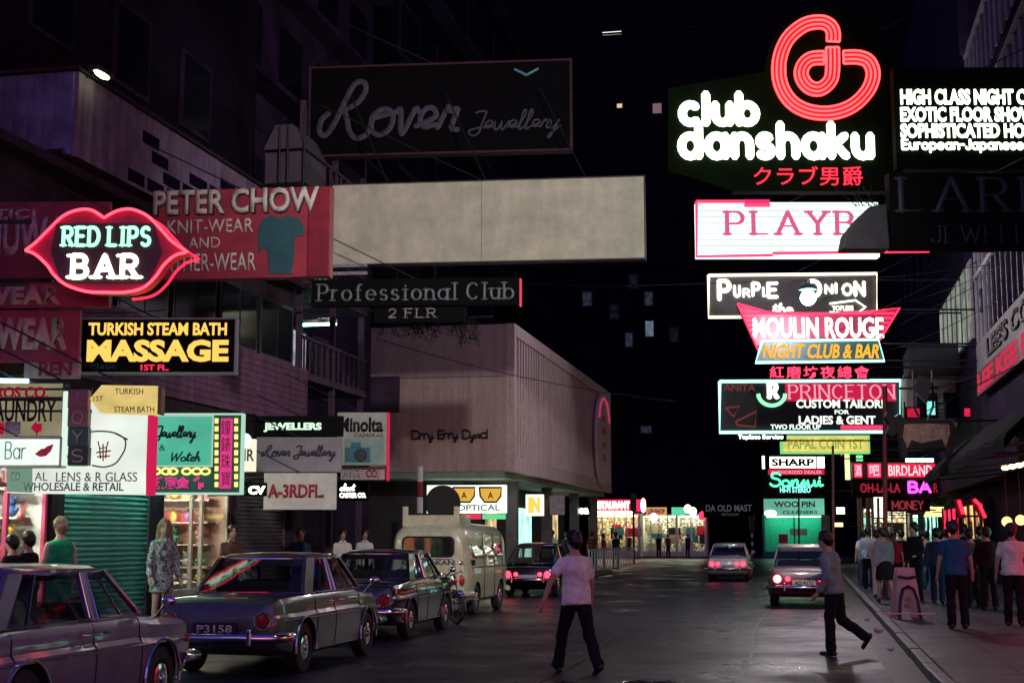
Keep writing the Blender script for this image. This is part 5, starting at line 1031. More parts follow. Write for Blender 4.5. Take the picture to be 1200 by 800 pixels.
def post(name, label, cat, px, ytop, ybot, Y, r, m, group=None, lean=0, extra=None):
    a = P(px, ybot, Y=Y); c = P(px + lean, ytop, Y=Y); z0 = .0
    t = thing(name, label, cat, (a.x, Y, z0), 0, group); tubes('shaft', m, t, [[(0, 0, 0), (c.x - a.x, 0, c.z)]], r); MB().lathe([(r * 2.2, 0), (r * 2.2, .12), (r * 1.2, .2), (0, .2)], n=10).build('foot', m, t)
    return t, a, c
pinkpole = mat('pole_paint_pink', (.3, .16, .18), .5, var=.3)  # pink neon light put into the post colour
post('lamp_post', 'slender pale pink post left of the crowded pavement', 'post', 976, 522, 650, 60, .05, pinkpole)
post('sign_post', 'tall red lit post in front of the tailor sign', 'post', 1037, 452, 690, 37, .06, mat('pole_red', (.22, .02, .03), .5, var=.3))  # red neon light put into the post colour
post('sign_post', 'thin dark post left of the lit white bay', 'post', 936, 575, 640, 80, .05, black)
rr = random.Random(4)
for i in range(6):
    post('bamboo_pole', ('bamboo scaffold pole left of the rest in its bundle', 'second bamboo scaffold pole from the left in its bundle', 'third bamboo scaffold pole from the left in its bundle', 'third bamboo scaffold pole from the right in its bundle', 'second bamboo scaffold pole from the right in its bundle', 'bamboo scaffold pole right of the rest in its bundle')[i], 'pole', 1008 + i * 4.4, 583, 668, 50 + .2 * i, .045, mat('bamboo', (.10, .05, .04), .6, var=.4), 'bamboo poles on the pavement', rr.uniform(-5, 5))
p = P(491, 700, Y=39.5); t = thing('bus_stop_pole', 'red and white banded post behind the van roof', 'post', (-8.95 if p.x < -8.9 else p.x, 39.5, .1)); p2 = P(491, 546, Y=39.5); H = p2.z - .1
for k in range(8): MB().lathe([(.09, H * k / 8), (.09, H * (k + 1) / 8 - .004), (0, H * (k + 1) / 8 - .004)] if k == 7 else [(.09, H * k / 8), (.09, H * (k + 1) / 8)], n=10).build('band', white if k % 2 else redpaint, t)
t.location.x = p.x
# trestle board on the right pavement
p = P(1062, 724, Z=.13); t = thing('trestle_board', 'pale trestle board with a dark hoop on the right pavement', 'trestle', tuple(p), R(10)); H = .95
for s_ in (-1, 1):
    MB().prism([(-.25, 0), (-.15, 0), (-.06, .4), (.06, .4), (.15, 0), (.25, 0), (.16, H), (-.16, H)], -.015, .015).build('board', mat('trestle_pale', (.5, .48, .45), .5, var=.2), t, loc=(0, .25 * s_, 0)).rotation_euler = (R(9 * s_), 0, 0)
tubes('hoop', black, t, [[(-.2, -.31, 0), (-.16, -.27, .35), (-.1, -.24, .55), (0, -.22, .6), (.1, -.24, .55), (.16, -.27, .35), (.2, -.31, 0)]], .03); tubes('collar', black, t, [[(-.17, -.17, .78), (0, -.2, .75), (.17, -.17, .78)]], .025); tubes('cross_bar', white, t, [[(-.55, -.33, .1), (.45, -.33, .1)]], .015)
# globe lamps and bulbs under the awning
for i, (x, y) in enumerate(((1180, 611), (1196, 609))):
    t = thing('globe_lamp', ('round orange globe lamp under the awning, the left one', 'round orange globe lamp under the awning, the right one')[i], 'lamp', tuple(P(x, y, Y=27.5))); MB().ball((0, 0, 0), .095, 14).build('globe', emi('globe_orange', (1, .55, .2), 2.4), t, smooth=60); tubes('cord', iron, t, [[(0, 0, .08), (0, 0, 1.5)]], .008, 5)
for i in range(4):
    p = P(1178 + i * 8, 548 - i * 1.5, Y=33 - i * .8); t = thing('bare_bulb', 'warm bare bulb in the row under the awning edge', 'bulb', tuple(p), 0, 'bare bulbs under the awning'); MB().ball((0, 0, 0), .055, 10, sc=(1.6, 1, 1)).build('bulb', emi('bulb_warm', (1, .75, .4), 5), t, smooth=60); tubes('cord', iron, t, [[(0, 0, .04), (0, 0, .6)]], .006, 4)
# extractor fan and gear on the right wall
t = thing('extractor_fan', 'round dark extractor fan on the wall by the mullioned windows', 'fan', tuple(P(1157, 352, Y=45))); MB().lathe([(0, .1), (.34, .1), (.38, 0), (.38, -.2), (.34, -.22), (0, -.1)], axis='x', n=20).build('housing', iron, t, smooth=40)
b = MB()
for k in range(5): a = k * 1.257; b.hexa([(-.12, .05 * math.cos(a), .05 * math.sin(a)), (-.12, .3 * math.cos(a), .3 * math.sin(a)), (-.16, .3 * math.cos(a + .5), .3 * math.sin(a + .5)), (-.16, .05 * math.cos(a + .5), .05 * math.sin(a + .5))], [(-.13, .05 * math.cos(a), .05 * math.sin(a)), (-.13, .3 * math.cos(a), .3 * math.sin(a)), (-.17, .3 * math.cos(a + .5), .3 * math.sin(a + .5)), (-.17, .05 * math.cos(a + .5), .05 * math.sin(a + .5))])
b.build('blade', steel, t); tubes('arm', iron, t, [[(0, 0, .0), (.9, 0, .1)]], .04)
p = P(1082, 475, Y=46); t = thing('sign_gantry', 'black steel sign gantry with a slanting box under the canopy', 'gantry', tuple(p)); tubes('frame', iron, t, [[(-.28, 0, 0), (-.28, 0, 1.1), (.3, 0, 1.1), (.3, 0, 0)], [(-.7, 0, .55), (.5, 0, .55)], [(-.3, 0, 0), (.1, 0, -1)], [(.3, 0, 0), (-.1, 0, -1)], [(.3, 0, .55), (XR - p.x, 0, .9)]], .04, 6); MB().hexa([(-.3, -.2, .5), (.1, -.2, .05), (.1, .2, .05), (-.3, .2, .5)], [(-.1, -.2, .95), (.26, -.2, .7), (.26, .2, .7), (-.1, .2, .95)]).build('box', black, t)

# litter in the gutter and a manhole
from mathutils import noise as _nz
for i, (px, py) in enumerate(((1030, 741), (1016, 727), (1044, 762))):
    p = P(px, py, Z=0); b = MB().ball((0, 0, 0), (.075, .045, .04)[i], 12, sc=(1.2, .9, .7)); b.v = [tuple(Vector(v) * (1 + .55 * _nz.noise(Vector(v) * 22 + Vector((i * 5, 0, 0))))) for v in b.v]; h_ = -min(v[2] for v in b.v)
    tag(b.build('crumpled_paper', mat('paper_white', (.75, .72, .75), .7, var=.2), None, smooth=25, loc=(min(p.x, KR - .12), p.y, h_ + .004)), ('larger ball of crumpled paper lying in the right gutter', 'small paper scrap in the gutter beyond the larger ball', 'small paper scrap in the gutter nearer than the larger ball')[i], 'litter')
t = thing('manhole_cover', 'round iron manhole cover in the road by the walking man', 'manhole cover', (-1.75, 16.4, .004)); MB().lathe([(0, 0), (.32, 0), (.32, .012), (.30, .016), (0, .016)], n=32).build('cover', mat('cast_iron', (.02, .02, .024), .35, metal=.6, var=.4, scale=20), t, smooth=30); tubes('rim', steel, t, [[(.34 * math.cos(R(a)), .34 * math.sin(R(a)), .006) for a in range(0, 361, 15)]], .015, 6)
for k in range(4):
    a = k * math.pi / 4; tubes('ridge', iron, t, [[(-.27 * math.cos(a), -.27 * math.sin(a), .017), (.27 * math.cos(a), .27 * math.sin(a), .017)]], .008, 5)
# ================================================================ people
skin = mat('skin', (.42, .26, .19), .55, var=.12); skinp = mat('skin_pale', (.52, .36, .28), .55, var=.12); hairm = mat('hair_black', (.008, .007, .007), .4, var=.3, scale=20); hairb = mat('hair_fair', (.28, .2, .11), .45, var=.3, scale=25); shoem = mat('shoe_black', (.012, .011, .012), .35, var=.2)
def cloth(n, c, **k): return mat('cloth_' + n, c, .85, var=.25, scale=7, bump=.35, spec=.1, **k)
def cone(b, p0, p1, r0, r1, n=12, fx=1.0):
    p0, p1 = Vector(p0), Vector(p1); L = (p1 - p0).length; d = (p1 - p0).normalized()
    pts = [p0 - d * r0 * .85, p0 - d * r0 * .5, p0, p0.lerp(p1, .5), p1, p1 + d * r1 * .5, p1 + d * r1 * .85]
    b.tube(pts, [r0 * .4, r0 * .85, r0, (r0 + r1) / 2 * 1.02, r1, r1 * .85, r1 * .4], n)
def voxel(b, name, m, parent, vox, sm=6):
    o = b.build(name, m, parent); o.parent = None
    md = o.modifiers.new('r', 'REMESH'); md.mode = 'VOXEL'; md.voxel_size = vox; md.use_smooth_shade = True
    s_ = o.modifiers.new('s', 'SMOOTH'); s_.factor = .5; s_.iterations = sm
    apply_mods(o); o.parent = parent
    if name in ('shirt', 'trousers', 'dress', 'skirt') and vox < .02:      # folds
        from mathutils import noise
        me = o.data; off = Vector((parent.location.x * 3, 0, 0)) if parent else Vector()
        for v in me.vertices:
            c = v.co; a = noise.noise(Vector((c.x * 7, c.y * 7, c.z * 11)) + off) + .5 * noise.noise(Vector((c.x * 16 + c.z * 9, c.y * 16, c.z * 13 - c.x * 8)) + off)
            v.co += v.normal * a * .014
    return o
def spine_loft(b, rows, lean, fwd, side):
    """rows: (height, half width, half depth); lean(h) gives the offset vector of the spine"""
    rings = []
    for h, rx, ry in rows:
        c = lean(h); rings.append([c + side * (rx * math.cos(a) * (1 if abs(math.cos(a)) < .8 else .97)) + fwd * (ry * math.sin(a)) for a in [2 * math.pi * j / 18 for j in range(18)]])
    b.loft(rings)
def person(label, x, y, z=.13, face=90, H=1.72, top=None, low=None, hair=hairm, sk=skin, pose=None, group=None, vox=.02, sleeve='short', dress=None, longhair=False, wide=1.0, shoes=shoem, skirt=False, headturn=0, headtilt=0):
    """face: compass angle of the chest in degrees (90 = up the street)"""
    q = dict(hipL=0, hipR=0, kneeL=4, kneeR=4, shL=3, shR=3, elL=10, elR=10, abL=8, abR=8, lean=2, abhL=2, abhR=2); q.update(pose or {})
    k = H / 1.72; root = thing('person', label, 'person', (x, y, z), 0, group)
    fw = Vector((math.cos(R(face)), math.sin(R(face)), 0)); rt = Vector((fw.y, -fw.x, 0)); up = Vector((0, 0, 1))
    def dirv(a, ab, s): return (-up * math.cos(R(a)) * math.cos(R(ab)) + fw * math.sin(R(a)) * math.cos(R(ab)) + rt * s * math.sin(R(ab))).normalized()
    def leg(s, hip, knee, ab):
        h = rt * s * .085 * k + up * .0; kn = h + dirv(hip, ab, s) * .43 * k; an = kn + dirv(hip - knee, ab * .6, s) * .42 * k; return h, kn, an, hip - knee
    LL = leg(-1, q['hipL'], q['kneeL'], q['abhL']); RL = leg(1, q['hipR'], q['kneeR'], q['abhR'])
    hz = .075 * k - min(LL[2].z, RL[2].z); hipc = up * hz
    LL = [hipc + v for v in LL[:3]] + [LL[3]]; RL = [hipc + v for v in RL[:3]] + [RL[3]]
    ln = R(q['lean']); spd = up * math.cos(ln) + fw * math.sin(ln)
    S_ = lambda h: hipc + spd * (h * k)          # along the spine from the hips
    fs = fw * math.cos(ln) - up * math.sin(ln)
    def arm(s, sh, el, ab):
        a = S_(.458) + rt * s * .165 * k * wide; e = a + dirv(sh, ab, s) * .29 * k; w = e + dirv(sh + el, ab * .5, s) * .25 * k; return a, e, w, dirv(sh + el + 8, ab * .4, s)
    LA = arm(-1, q['shL'], q['elL'], q['abL']); RA = arm(1, q['shR'], q['elR'], q['abR'])
    hd = S_(.70) + fs * .02 * k; hf = (fw * math.cos(R(headturn)) + rt * math.sin(R(headturn))).normalized(); hr = Vector((hf.y, -hf.x, 0))
    torso = [(-.08, .06, .05), (-.06, .14, .10), (.0, .165, .115), (.08, .16, .11), (.18, .14, .098), (.30, .158, .112), (.38, .17, .115), (.44, .172, .105), (.485, .15, .088), (.515, .105, .07), (.55, .062, .058), (.60, .055, .058), (.66, .05, .055)]
    torso = [(h, rx * k * (wide if h < .52 else 1), ry * k) for h, rx, ry in torso]
    b = MB(); spine_loft(b, torso, S_, fs, rt)
    # head: skull, jaw, nose, ears
    rows = [(-.125, .02, .03), (-.115, .045, .055), (-.08, .06, .078), (-.03, .071, .09), (.02, .075, .096), (.07, .068, .09), (.105, .045, .06), (.118, .015, .02)]
    rings = [[hd + up * (h * k) + hf * (.012 * k if h < -.05 else 0) + hr * (rx * k * math.cos(a)) + hf * (ry * k * math.sin(a)) for a in [2 * math.pi * j / 16 for j in range(16)]] for h, rx, ry in rows]
    b.loft(rings)
    cone(b, hd + hf * .09 * k + up * .02 * k, hd + hf * .108 * k - up * .03 * k, .010 * k, .016 * k, 8)
    for s in (-1, 1): b.ball(tuple(hd + hr * s * .077 * k - up * .01 * k - hf * .005), .022 * k, 8, sc=(.7, .7, 1.3))
    cone(b, hd + hf * .086 * k - up * .062 * k - hr * .02 * k, hd + hf * .086 * k - up * .062 * k + hr * .02 * k, .011 * k, .011 * k, 8)
    for A in (LA, RA):
        cone(b, A[0] - up * .01, A[1], .052 * k, .042 * k); cone(b, A[1], A[2], .041 * k, .028 * k)
        hdn = A[3]; s_ = 1 if A is RA else -1
        pc = A[2] + hdn * .05 * k; cone(b, A[2] + hdn * .01, A[2] + hdn * .085 * k, .03 * k, .033 * k, 8)
        ac = fw
        for j, (o_, l_) in enumerate(((.028, .072), (.010, .082), (-.009, .076), (-.027, .058))):
            f0 = A[2] + hdn * .085 * k + ac * o_ * k; f1 = f0 + hdn * l_ * .55 * k + ac * o_ * .2 * k; f2 = f1 + (hdn * .8 - rt * s_ * .6).normalized() * l_ * .45 * k
            cone(b, f0, f1, .0095 * k, .009 * k, 6); cone(b, f1, f2, .009 * k, .007 * k, 6)
        th0 = A[2] + hdn * .03 * k + ac * .025 * k; cone(b, th0, th0 + (hdn * .7 + ac * .7).normalized() * .062 * k, .012 * k, .009 * k, 6)
    for Lg in (LL, RL):
        cone(b, Lg[0] - up * .02, Lg[1], .083 * k, .056 * k); cone(b, Lg[1], Lg[2], .053 * k, .034 * k)
        cone(b, Lg[1].lerp(Lg[2], .15) - fw * .012, Lg[1].lerp(Lg[2], .5) - fw * .012, .05 * k, .042 * k, 10)
    voxel(b, 'body', sk, root, vox)
    # shoes, from ankle forward
    for Lg in (LL, RL):
        a = R(Lg[3]); ft = (fw * math.cos(a) + up * math.sin(a)).normalized(); dn = (-up * math.cos(a) + fw * math.sin(a)).normalized()
        c = Lg[2] + dn * .035 * k; b = MB(); cone(b, c - ft * .05 * k, c + ft * .15 * k, .042 * k, .034 * k, 10); cone(b, Lg[2] - dn * .02, c, .043 * k, .042 * k, 10)
        voxel(b, 'shoe', shoes, root, max(vox * .8, .014), 3)
    if low and not dress:
        b = MB(); spine_loft(b, [(h, rx + .014, ry + .014) for h, rx, ry in torso if -.09 < h < .16] + [], S_, fs, rt); spine_loft(b, [(-.13, .10 * k, .085 * k), (-.05, .165 * k, .12 * k)], S_, fs, rt)
        if skirt:
            rows = [(.1, .165, .12), (.0, .19, .15), (-.2, .22, .18), (-.38, .235, .19)]; spine_loft(b, [(h, rx * k, ry * k) for h, rx, ry in rows][::-1], S_, fs, rt)
        else:
            for Lg in (LL, RL):
                cone(b, Lg[0] - up * .02, Lg[1], .098 * k, .076 * k); cone(b, Lg[1], Lg[2] + (Lg[1] - Lg[2]).normalized() * .0, .074 * k, .072 * k)
        voxel(b, 'skirt' if skirt else 'trousers', low, root, vox)
    if dress or top:
        b = MB(); rows = [(h, rx + .020 + (.012 if h < .25 else 0), ry + .022) for h, rx, ry in torso if (.02 if not dress else -.07) < h < .53]
        if dress: rows = [(-.30, .20 * k, .16 * k), (-.2, .195 * k, .155 * k), (-.1, .19 * k, .15 * k)] + [r_ for r_ in rows if r_[0] > -.03]
        else: rows = [(-.075, .188 * k * wide, .14 * k), (-.02, .186 * k * wide, .14 * k)] + rows
        spine_loft(b, rows, S_, fs, rt)
        if sleeve != 'none':
            for A in (LA, RA):
                cone(b, A[0] - up * .005, A[0].lerp(A[1], .62 if sleeve == 'short' else 1), .062 * k, .062 * k)
                if sleeve == 'long': cone(b, A[1], A[1].lerp(A[2], .92), .056 * k, .044 * k)
        voxel(b, 'dress' if dress else 'shirt', dress or top, root, vox)
        if sleeve == 'short' or dress:
            b = MB()
            for s in (-1, 1): b.hexa([tuple(S_(.535) + rt * s * .01 + fs * .085 * k), tuple(S_(.53) + rt * s * .075 * k + fs * .04), tuple(S_(.51) + rt * s * .085 * k + fs * .06), tuple(S_(.49) + rt * s * .03 * k + fs * .125 * k)], [tuple(S_(.555) + rt * s * .01 + fs * .075 * k), tuple(S_(.56) + rt * s * .065 * k + fs * .03), tuple(S_(.53) + rt * s * .09 * k + fs * .05), tuple(S_(.5) + rt * s * .03 * k + fs * .14 * k)])
            b.build('collar', dress or top, root)
    if vox < .022:
        b = MB()
        for s in (-1, 1): b.ball(tuple(hd + hf * .086 * k + hr * s * .031 * k + up * .012 * k), .011 * k, 8); cone(b, hd + hf * .09 * k + hr * s * .018 * k + up * .036 * k, hd + hf * .084 * k + hr * s * .045 * k + up * .036 * k, .005 * k, .004 * k, 6)
        b.build('eyes_and_brows', hairm, root)
    b = MB(); hc = hd - hf * .012 * k + up * .03 * k; rnd_ = random.Random(len(label) + int(x * 10))
    b.ball(tuple(hc + up * .012 * k), .104 * k, 16, sc=(.95, .97, 1.0))
    b.ball(tuple(hc - hf * .035 * k - up * .035 * k), .09 * k, 12); b.ball(tuple(hc - hf * .04 * k - up * .085 * k), .064 * k, 12)
    for s in (-1, 1): b.ball(tuple(hc + hr * s * .062 * k - hf * .01 * k - up * .03 * k), .042 * k, 10)
    for j in range(26):
        a = rnd_.uniform(0, 6.28); e = rnd_.uniform(-.3, 1.4); d_ = (hr * math.cos(a) * math.cos(e) + hf * math.sin(a) * math.cos(e) + up * math.sin(e))
        if d_.dot(hf) > .45 and d_.z < .35: continue
        c = hc + d_ * .088 * k; b.ball(tuple(c), rnd_.uniform(.022, .038) * k, 8)
    if longhair:
        for s in (-1, 0, 1): cone(b, hc + hr * s * .07 * k - hf * .03 * k, hc + hr * s * .1 * k - hf * .03 * k - up * .24 * k, .05 * k, .045 * k, 10)
    voxel(b, 'hair', hair, root, max(.012, vox * .8), 3)
    return root
def at(px, py, z): p = P(px, py, Z=z); return p.x, p.y
wshirt = cloth('white_shirt', (.74, .75, .72)); dkt = cloth('dark_trousers', (.012, .012, .016)); navyc = cloth('navy', (.02, .03, .07)); bluec = cloth('blue_shirt', (.03, .09, .22)); greyc = cloth('grey_jacket', (.20, .24, .28)); redc = cloth('red_top', (.45, .02, .05)); palec = cloth('pale_suit', (.5, .36, .36)); blackc = cloth('black_suit', (.014, .013, .016)); brownc = cloth('brown_shirt', (.10, .05, .045)); paleb = cloth('pale_blue', (.35, .45, .5)); jean = cloth('jeans', (.06, .12, .2)); greent = cloth('green_top', (.02, .36, .17))  # palec: pink neon light put into the pale cloth
x, y = at(676, 788, 0)
person('man in a white short-sleeved shirt and dark trousers walking across the road', x, y, 0, face=126, H=1.74, top=wshirt, low=dkt, vox=.013, pose=dict(hipL=22, hipR=-17, kneeL=8, kneeR=12, shL=-6, elL=12, abL=36, shR=8, elR=8, abR=14, lean=4, abhL=3, abhR=3), wide=1.04, headturn=-10)
x, y = at(980, 768, 0)
person('running man in a grey jacket crossing near the right kerb', x, y, 0, face=158, H=1.72, top=greyc, low=dkt, vox=.013, sleeve='long', pose=dict(hipL=6, hipR=-6, kneeL=8, kneeR=52, shL=-10, elL=40, abL=10, shR=22, elR=55, abR=12, lean=8), wide=1.08)
pd = bpy.data.materials.new('print_cloth'); pd.use_nodes = True; n_ = pd.node_tree.nodes; l_ = pd.node_tree.links; bs = n_['Principled BSDF']; bs.inputs['Roughness'].default_value = .8
tc = n_.new('ShaderNodeTexCoord'); vo = n_.new('ShaderNodeTexNoise'); vo.inputs['Scale'].default_value = 13; vo.inputs['Detail'].default_value = 1.5; cr = n_.new('ShaderNodeValToRGB'); cr.color_ramp.interpolation = 'CONSTANT'
for pos, c in ((0, (.05, .12, .13, 1)), (.42, (.28, .42, .42, 1)), (.5, (.55, .6, .52, 1)), (.58, (.1, .22, .25, 1)), (.66, (.4, .5, .45, 1))):
    e = cr.color_ramp.elements[0] if pos == 0 else cr.color_ramp.elements.new(pos); e.position = pos; e.color = c
l_.new(tc.outputs['Object'], vo.inputs['Vector']); l_.new(vo.outputs['Fac'], cr.inputs[0]); l_.new(cr.outputs[0], bs.inputs['Base Color'])
p = P(191, 640, X=-10.1); person('woman with long fair hair in a short print dress by the green shutter', p.x, p.y, .13, face=-35, H=1.76, dress=pd, hair=hairb, sk=skinp, vox=.016, sleeve='long', longhair=True, headturn=25, pose=dict(abL=13, abR=14, hipL=4))
p = P(71, 640, X=-10.3); person('person with short hair in a sleeveless green top seen from behind', p.x, p.y, .13, face=140, H=1.76, top=greent, low=greent, hair=hairb, sk=skinp, vox=.016, sleeve='none', pose=dict(abL=12, abR=12), shoes=shoem)
p = P(271, 640, X=-10.75); person('man in a dark open shirt standing in the shop doorway', p.x, p.y, .13, face=-40, H=1.7, top=brownc, low=dkt, vox=.018, headturn=10)
for i, (px, X_, h_) in enumerate(((16, -10.6, 1.52), (35, -10.5, 1.56))): p = P(px, 640, X=X_); person(('dark haired child nearer the left edge before the toy shop', 'dark haired child right of another before the toy shop')[i], p.x, p.y, .13, face=175, H=h_, top=blackc, low=dkt, vox=.02)
for i, (px, Y_, tp, lb) in enumerate(((401, 32, wshirt, 'pale shirted person standing in the dark shop entrance, the left one'), (427, 34, wshirt, 'pale shirted person standing in the dark shop entrance, the right one'), (352, 30, navyc, 'dark clothed person by the pole in front of the dark shutter'))): p = P(px, 640, Y=Y_); person(lb, p.x, p.y, .13, face=-60, H=1.66, top=tp, low=dkt, vox=.025)
for (px, py, X_, fc, tp, lw_, lb, h_) in ((647, 676, None, 100, wshirt, jean, 'person in white shirt and blue jeans beside the store column', 1.74), (664, 674, None, 80, navyc, dkt, 'dark clothed person just right of the one in blue jeans', 1.7), (694, 668, None, 100, brownc, dkt, 'brown clothed person behind the left end of the railing', 1.72), (722, 666, None, 60, navyc, jean, 'person in navy behind the middle of the railing', 1.7), (737, 657, 109.2, 90, blackc, dkt, 'dark figure silhouetted before the red fascia shop', 1.74), (772, 655, 110.6, 80, blackc, dkt, 'dark figure silhouetted before the white glass shop', 1.7), (783, 655, 110.3, 120, brownc, dkt, 'second figure before the white glass shop beside the first', 1.68), (806, 655, 110.6, 70, navyc, dkt, 'figure silhouetted in the doorway of the bright white shop', 1.72), (708, 665, None, 200, redc, dkt, 'person in a red top behind the railing', 1.62)):
    x, y = at(px, py, .13) if X_ is None else (P(px, 640, Y=X_).x, X_); person(lb, min(x, -8.95) if X_ is None else x, y, .13 if X_ is None else .125, face=fc, H=h_, top=tp, low=lw_, vox=.028)
crowd = [(1008, 690, 95, paleb, dkt, 'person in pale blue shirt left of the pale suited figure', 1.7, False), (1019, 700, 70, palec, palec, 'person in a pale pinkish suit near the kerb', 1.72, False), (1035, 706, 110, greyc, blackc, 'woman in grey top and dark skirt by the pale suit', 1.66, True), (1050, 694, 260, redc, dkt, 'person in a red top in the pavement crowd', 1.6, False), (1058, 690, 90, blackc, dkt, 'dark clothed person beside the red top in the crowd', 1.74, False), (1075, 704, 250, blackc, dkt, 'man in black suit with white shirt front facing along the pavement', 1.76, False), (1088, 690, 90, palec, jean, 'person in pale top and jeans behind the black suit', 1.66, False), (1100, 707, 100, navyc, navyc, 'slim person in dark blue standing left of the blue shirted man', 1.7, False), (1123, 736, 95, bluec, dkt, 'man in a blue shirt and black trousers walking away', 1.76, False), (1141, 712, 80, brownc, dkt, 'dark figure behind the blue shirted man', 1.72, False), (1160, 715, 100, blackc, blackc, 'dark figure standing against the dark shop doorway', 1.74, False), (1190, 733, 80, wshirt, dkt, 'man in a white short-sleeved shirt at the edge of the right pavement', 1.72, False), (994, 686, 90, wshirt, jean, 'pale shirted person at the kerb beyond the running man', 1.68, False), (1012, 682, 90, navyc, dkt, 'dark blue back half hidden behind the pale suited figure', 1.7, False), (1028, 684, 80, blackc, dkt, 'black clothed back between the pale suit and grey top', 1.74, False), (1042, 680, 100, brownc, dkt, 'brown back beyond the dark skirted woman', 1.7, False), (1083, 682, 90, blackc, dkt, 'distant black back beside the pale top and jeans', 1.72, False), (1132, 700, 100, blackc, dkt, 'black back hard by the right elbow of the blue shirted man', 1.76, False), (1150, 703, 85, navyc, dkt, 'navy back between two dark figures under the globe lamps', 1.74, False), (1110, 688, 90, palec, dkt, 'distant pale figure between the dark blue and blue shirted people', 1.7, False)]
for (px, py, fc, tp, lw_, lb, h_, sk_) in crowd:
    x, y = at(px, py, .13); r_ = random.Random(px); a = r_.uniform(-12, 20); h_ += r_.uniform(-.07, .07); fc += r_.uniform(-35, 35) if px not in (1123, 1190) else 0
    person(lb, max(x, 1.75), y, .13, face=fc, H=h_, top=tp, low=lw_, vox=.018 if y < 34 else .024, sleeve='short' if tp in (wshirt, bluec, redc) else 'long', skirt=sk_, wide=1.06, pose=dict(hipL=a, hipR=-a * .8, kneeR=10, shL=-a, shR=a, abL=9 + r_.uniform(0, 6), abR=9 + r_.uniform(0, 6), elL=r_.choice((8, 12, 70)), elR=r_.choice((8, 20, 45)), lean=r_.uniform(0, 6)), headturn=r_.uniform(-30, 30))
# ================================================================ vehicles
rubber = mat('tyre_rubber', (.015, .015, .016), .8, var=.3, scale=9); trimb = mat('car_interior', (.03, .022, .02), .7, var=.3); wellm = mat('wheel_well', (.006, .006, .007), .9, var=0)
lensr = mat('tail_lens', (.35, .01, .02), .12, var=0, coat=1); lensa = mat('amber_lens_off', (.4, .12, .01), .15, var=0, coat=1); lit_tail = emi('tail_light_on', (1, .03, .06), 6); lit_brake = emi('brake_light_on', (1, .16, .22), 9)
lampg = mat('headlamp_glass', (.5, .5, .5), .08, var=0, coat=1); cglass = glass('car_glass', (.62, .68, .68)); platew = mat('plate_white', (.65, .65, .6), .4, var=.1); platek = mat('plate_black', (.015, .015, .015), .4, var=0)
def paint(n, c, r=.3): return mat('paint_' + n, c, r, var=.22, scale=5, coat=.6, col2=None)
def wheel(parent, x, y, r=.31, wd=.17, side=1, name='wheel'):
    o = MB().lathe([(r * .62, -.06), (r * .6, .0), (r * .6, wd * .5 - .03), (r * .5, wd * .5 - .05), (r * .3, wd * .5 - .02), (0, wd * .5 - .02)], axis='x', n=20).build(name, steel, parent, smooth=40, loc=(x, y, r)); o.scale = (side, 1, 1)
    MB().lathe([(r * .6, -wd / 2), (r * .93, -wd / 2), (r, -wd * .36), (r, wd * .36), (r * .93, wd / 2), (r * .6, wd / 2), (r * .58, wd / 2 - .03), (r * .58, -wd / 2 + .03)], axis='x', n=28).build('tyre', rubber, o, smooth=40)
    MB().lathe([(r * .5, wd * .5 - .03), (r * .48, wd * .5), (r * .3, wd * .5 + .012), (r * .16, wd * .5 + .01), (r * .12, wd * .5 + .03), (0, wd * .5 + .035)], axis='x', n=22).build('hubcap', chrome, o, smooth=40)
    return o
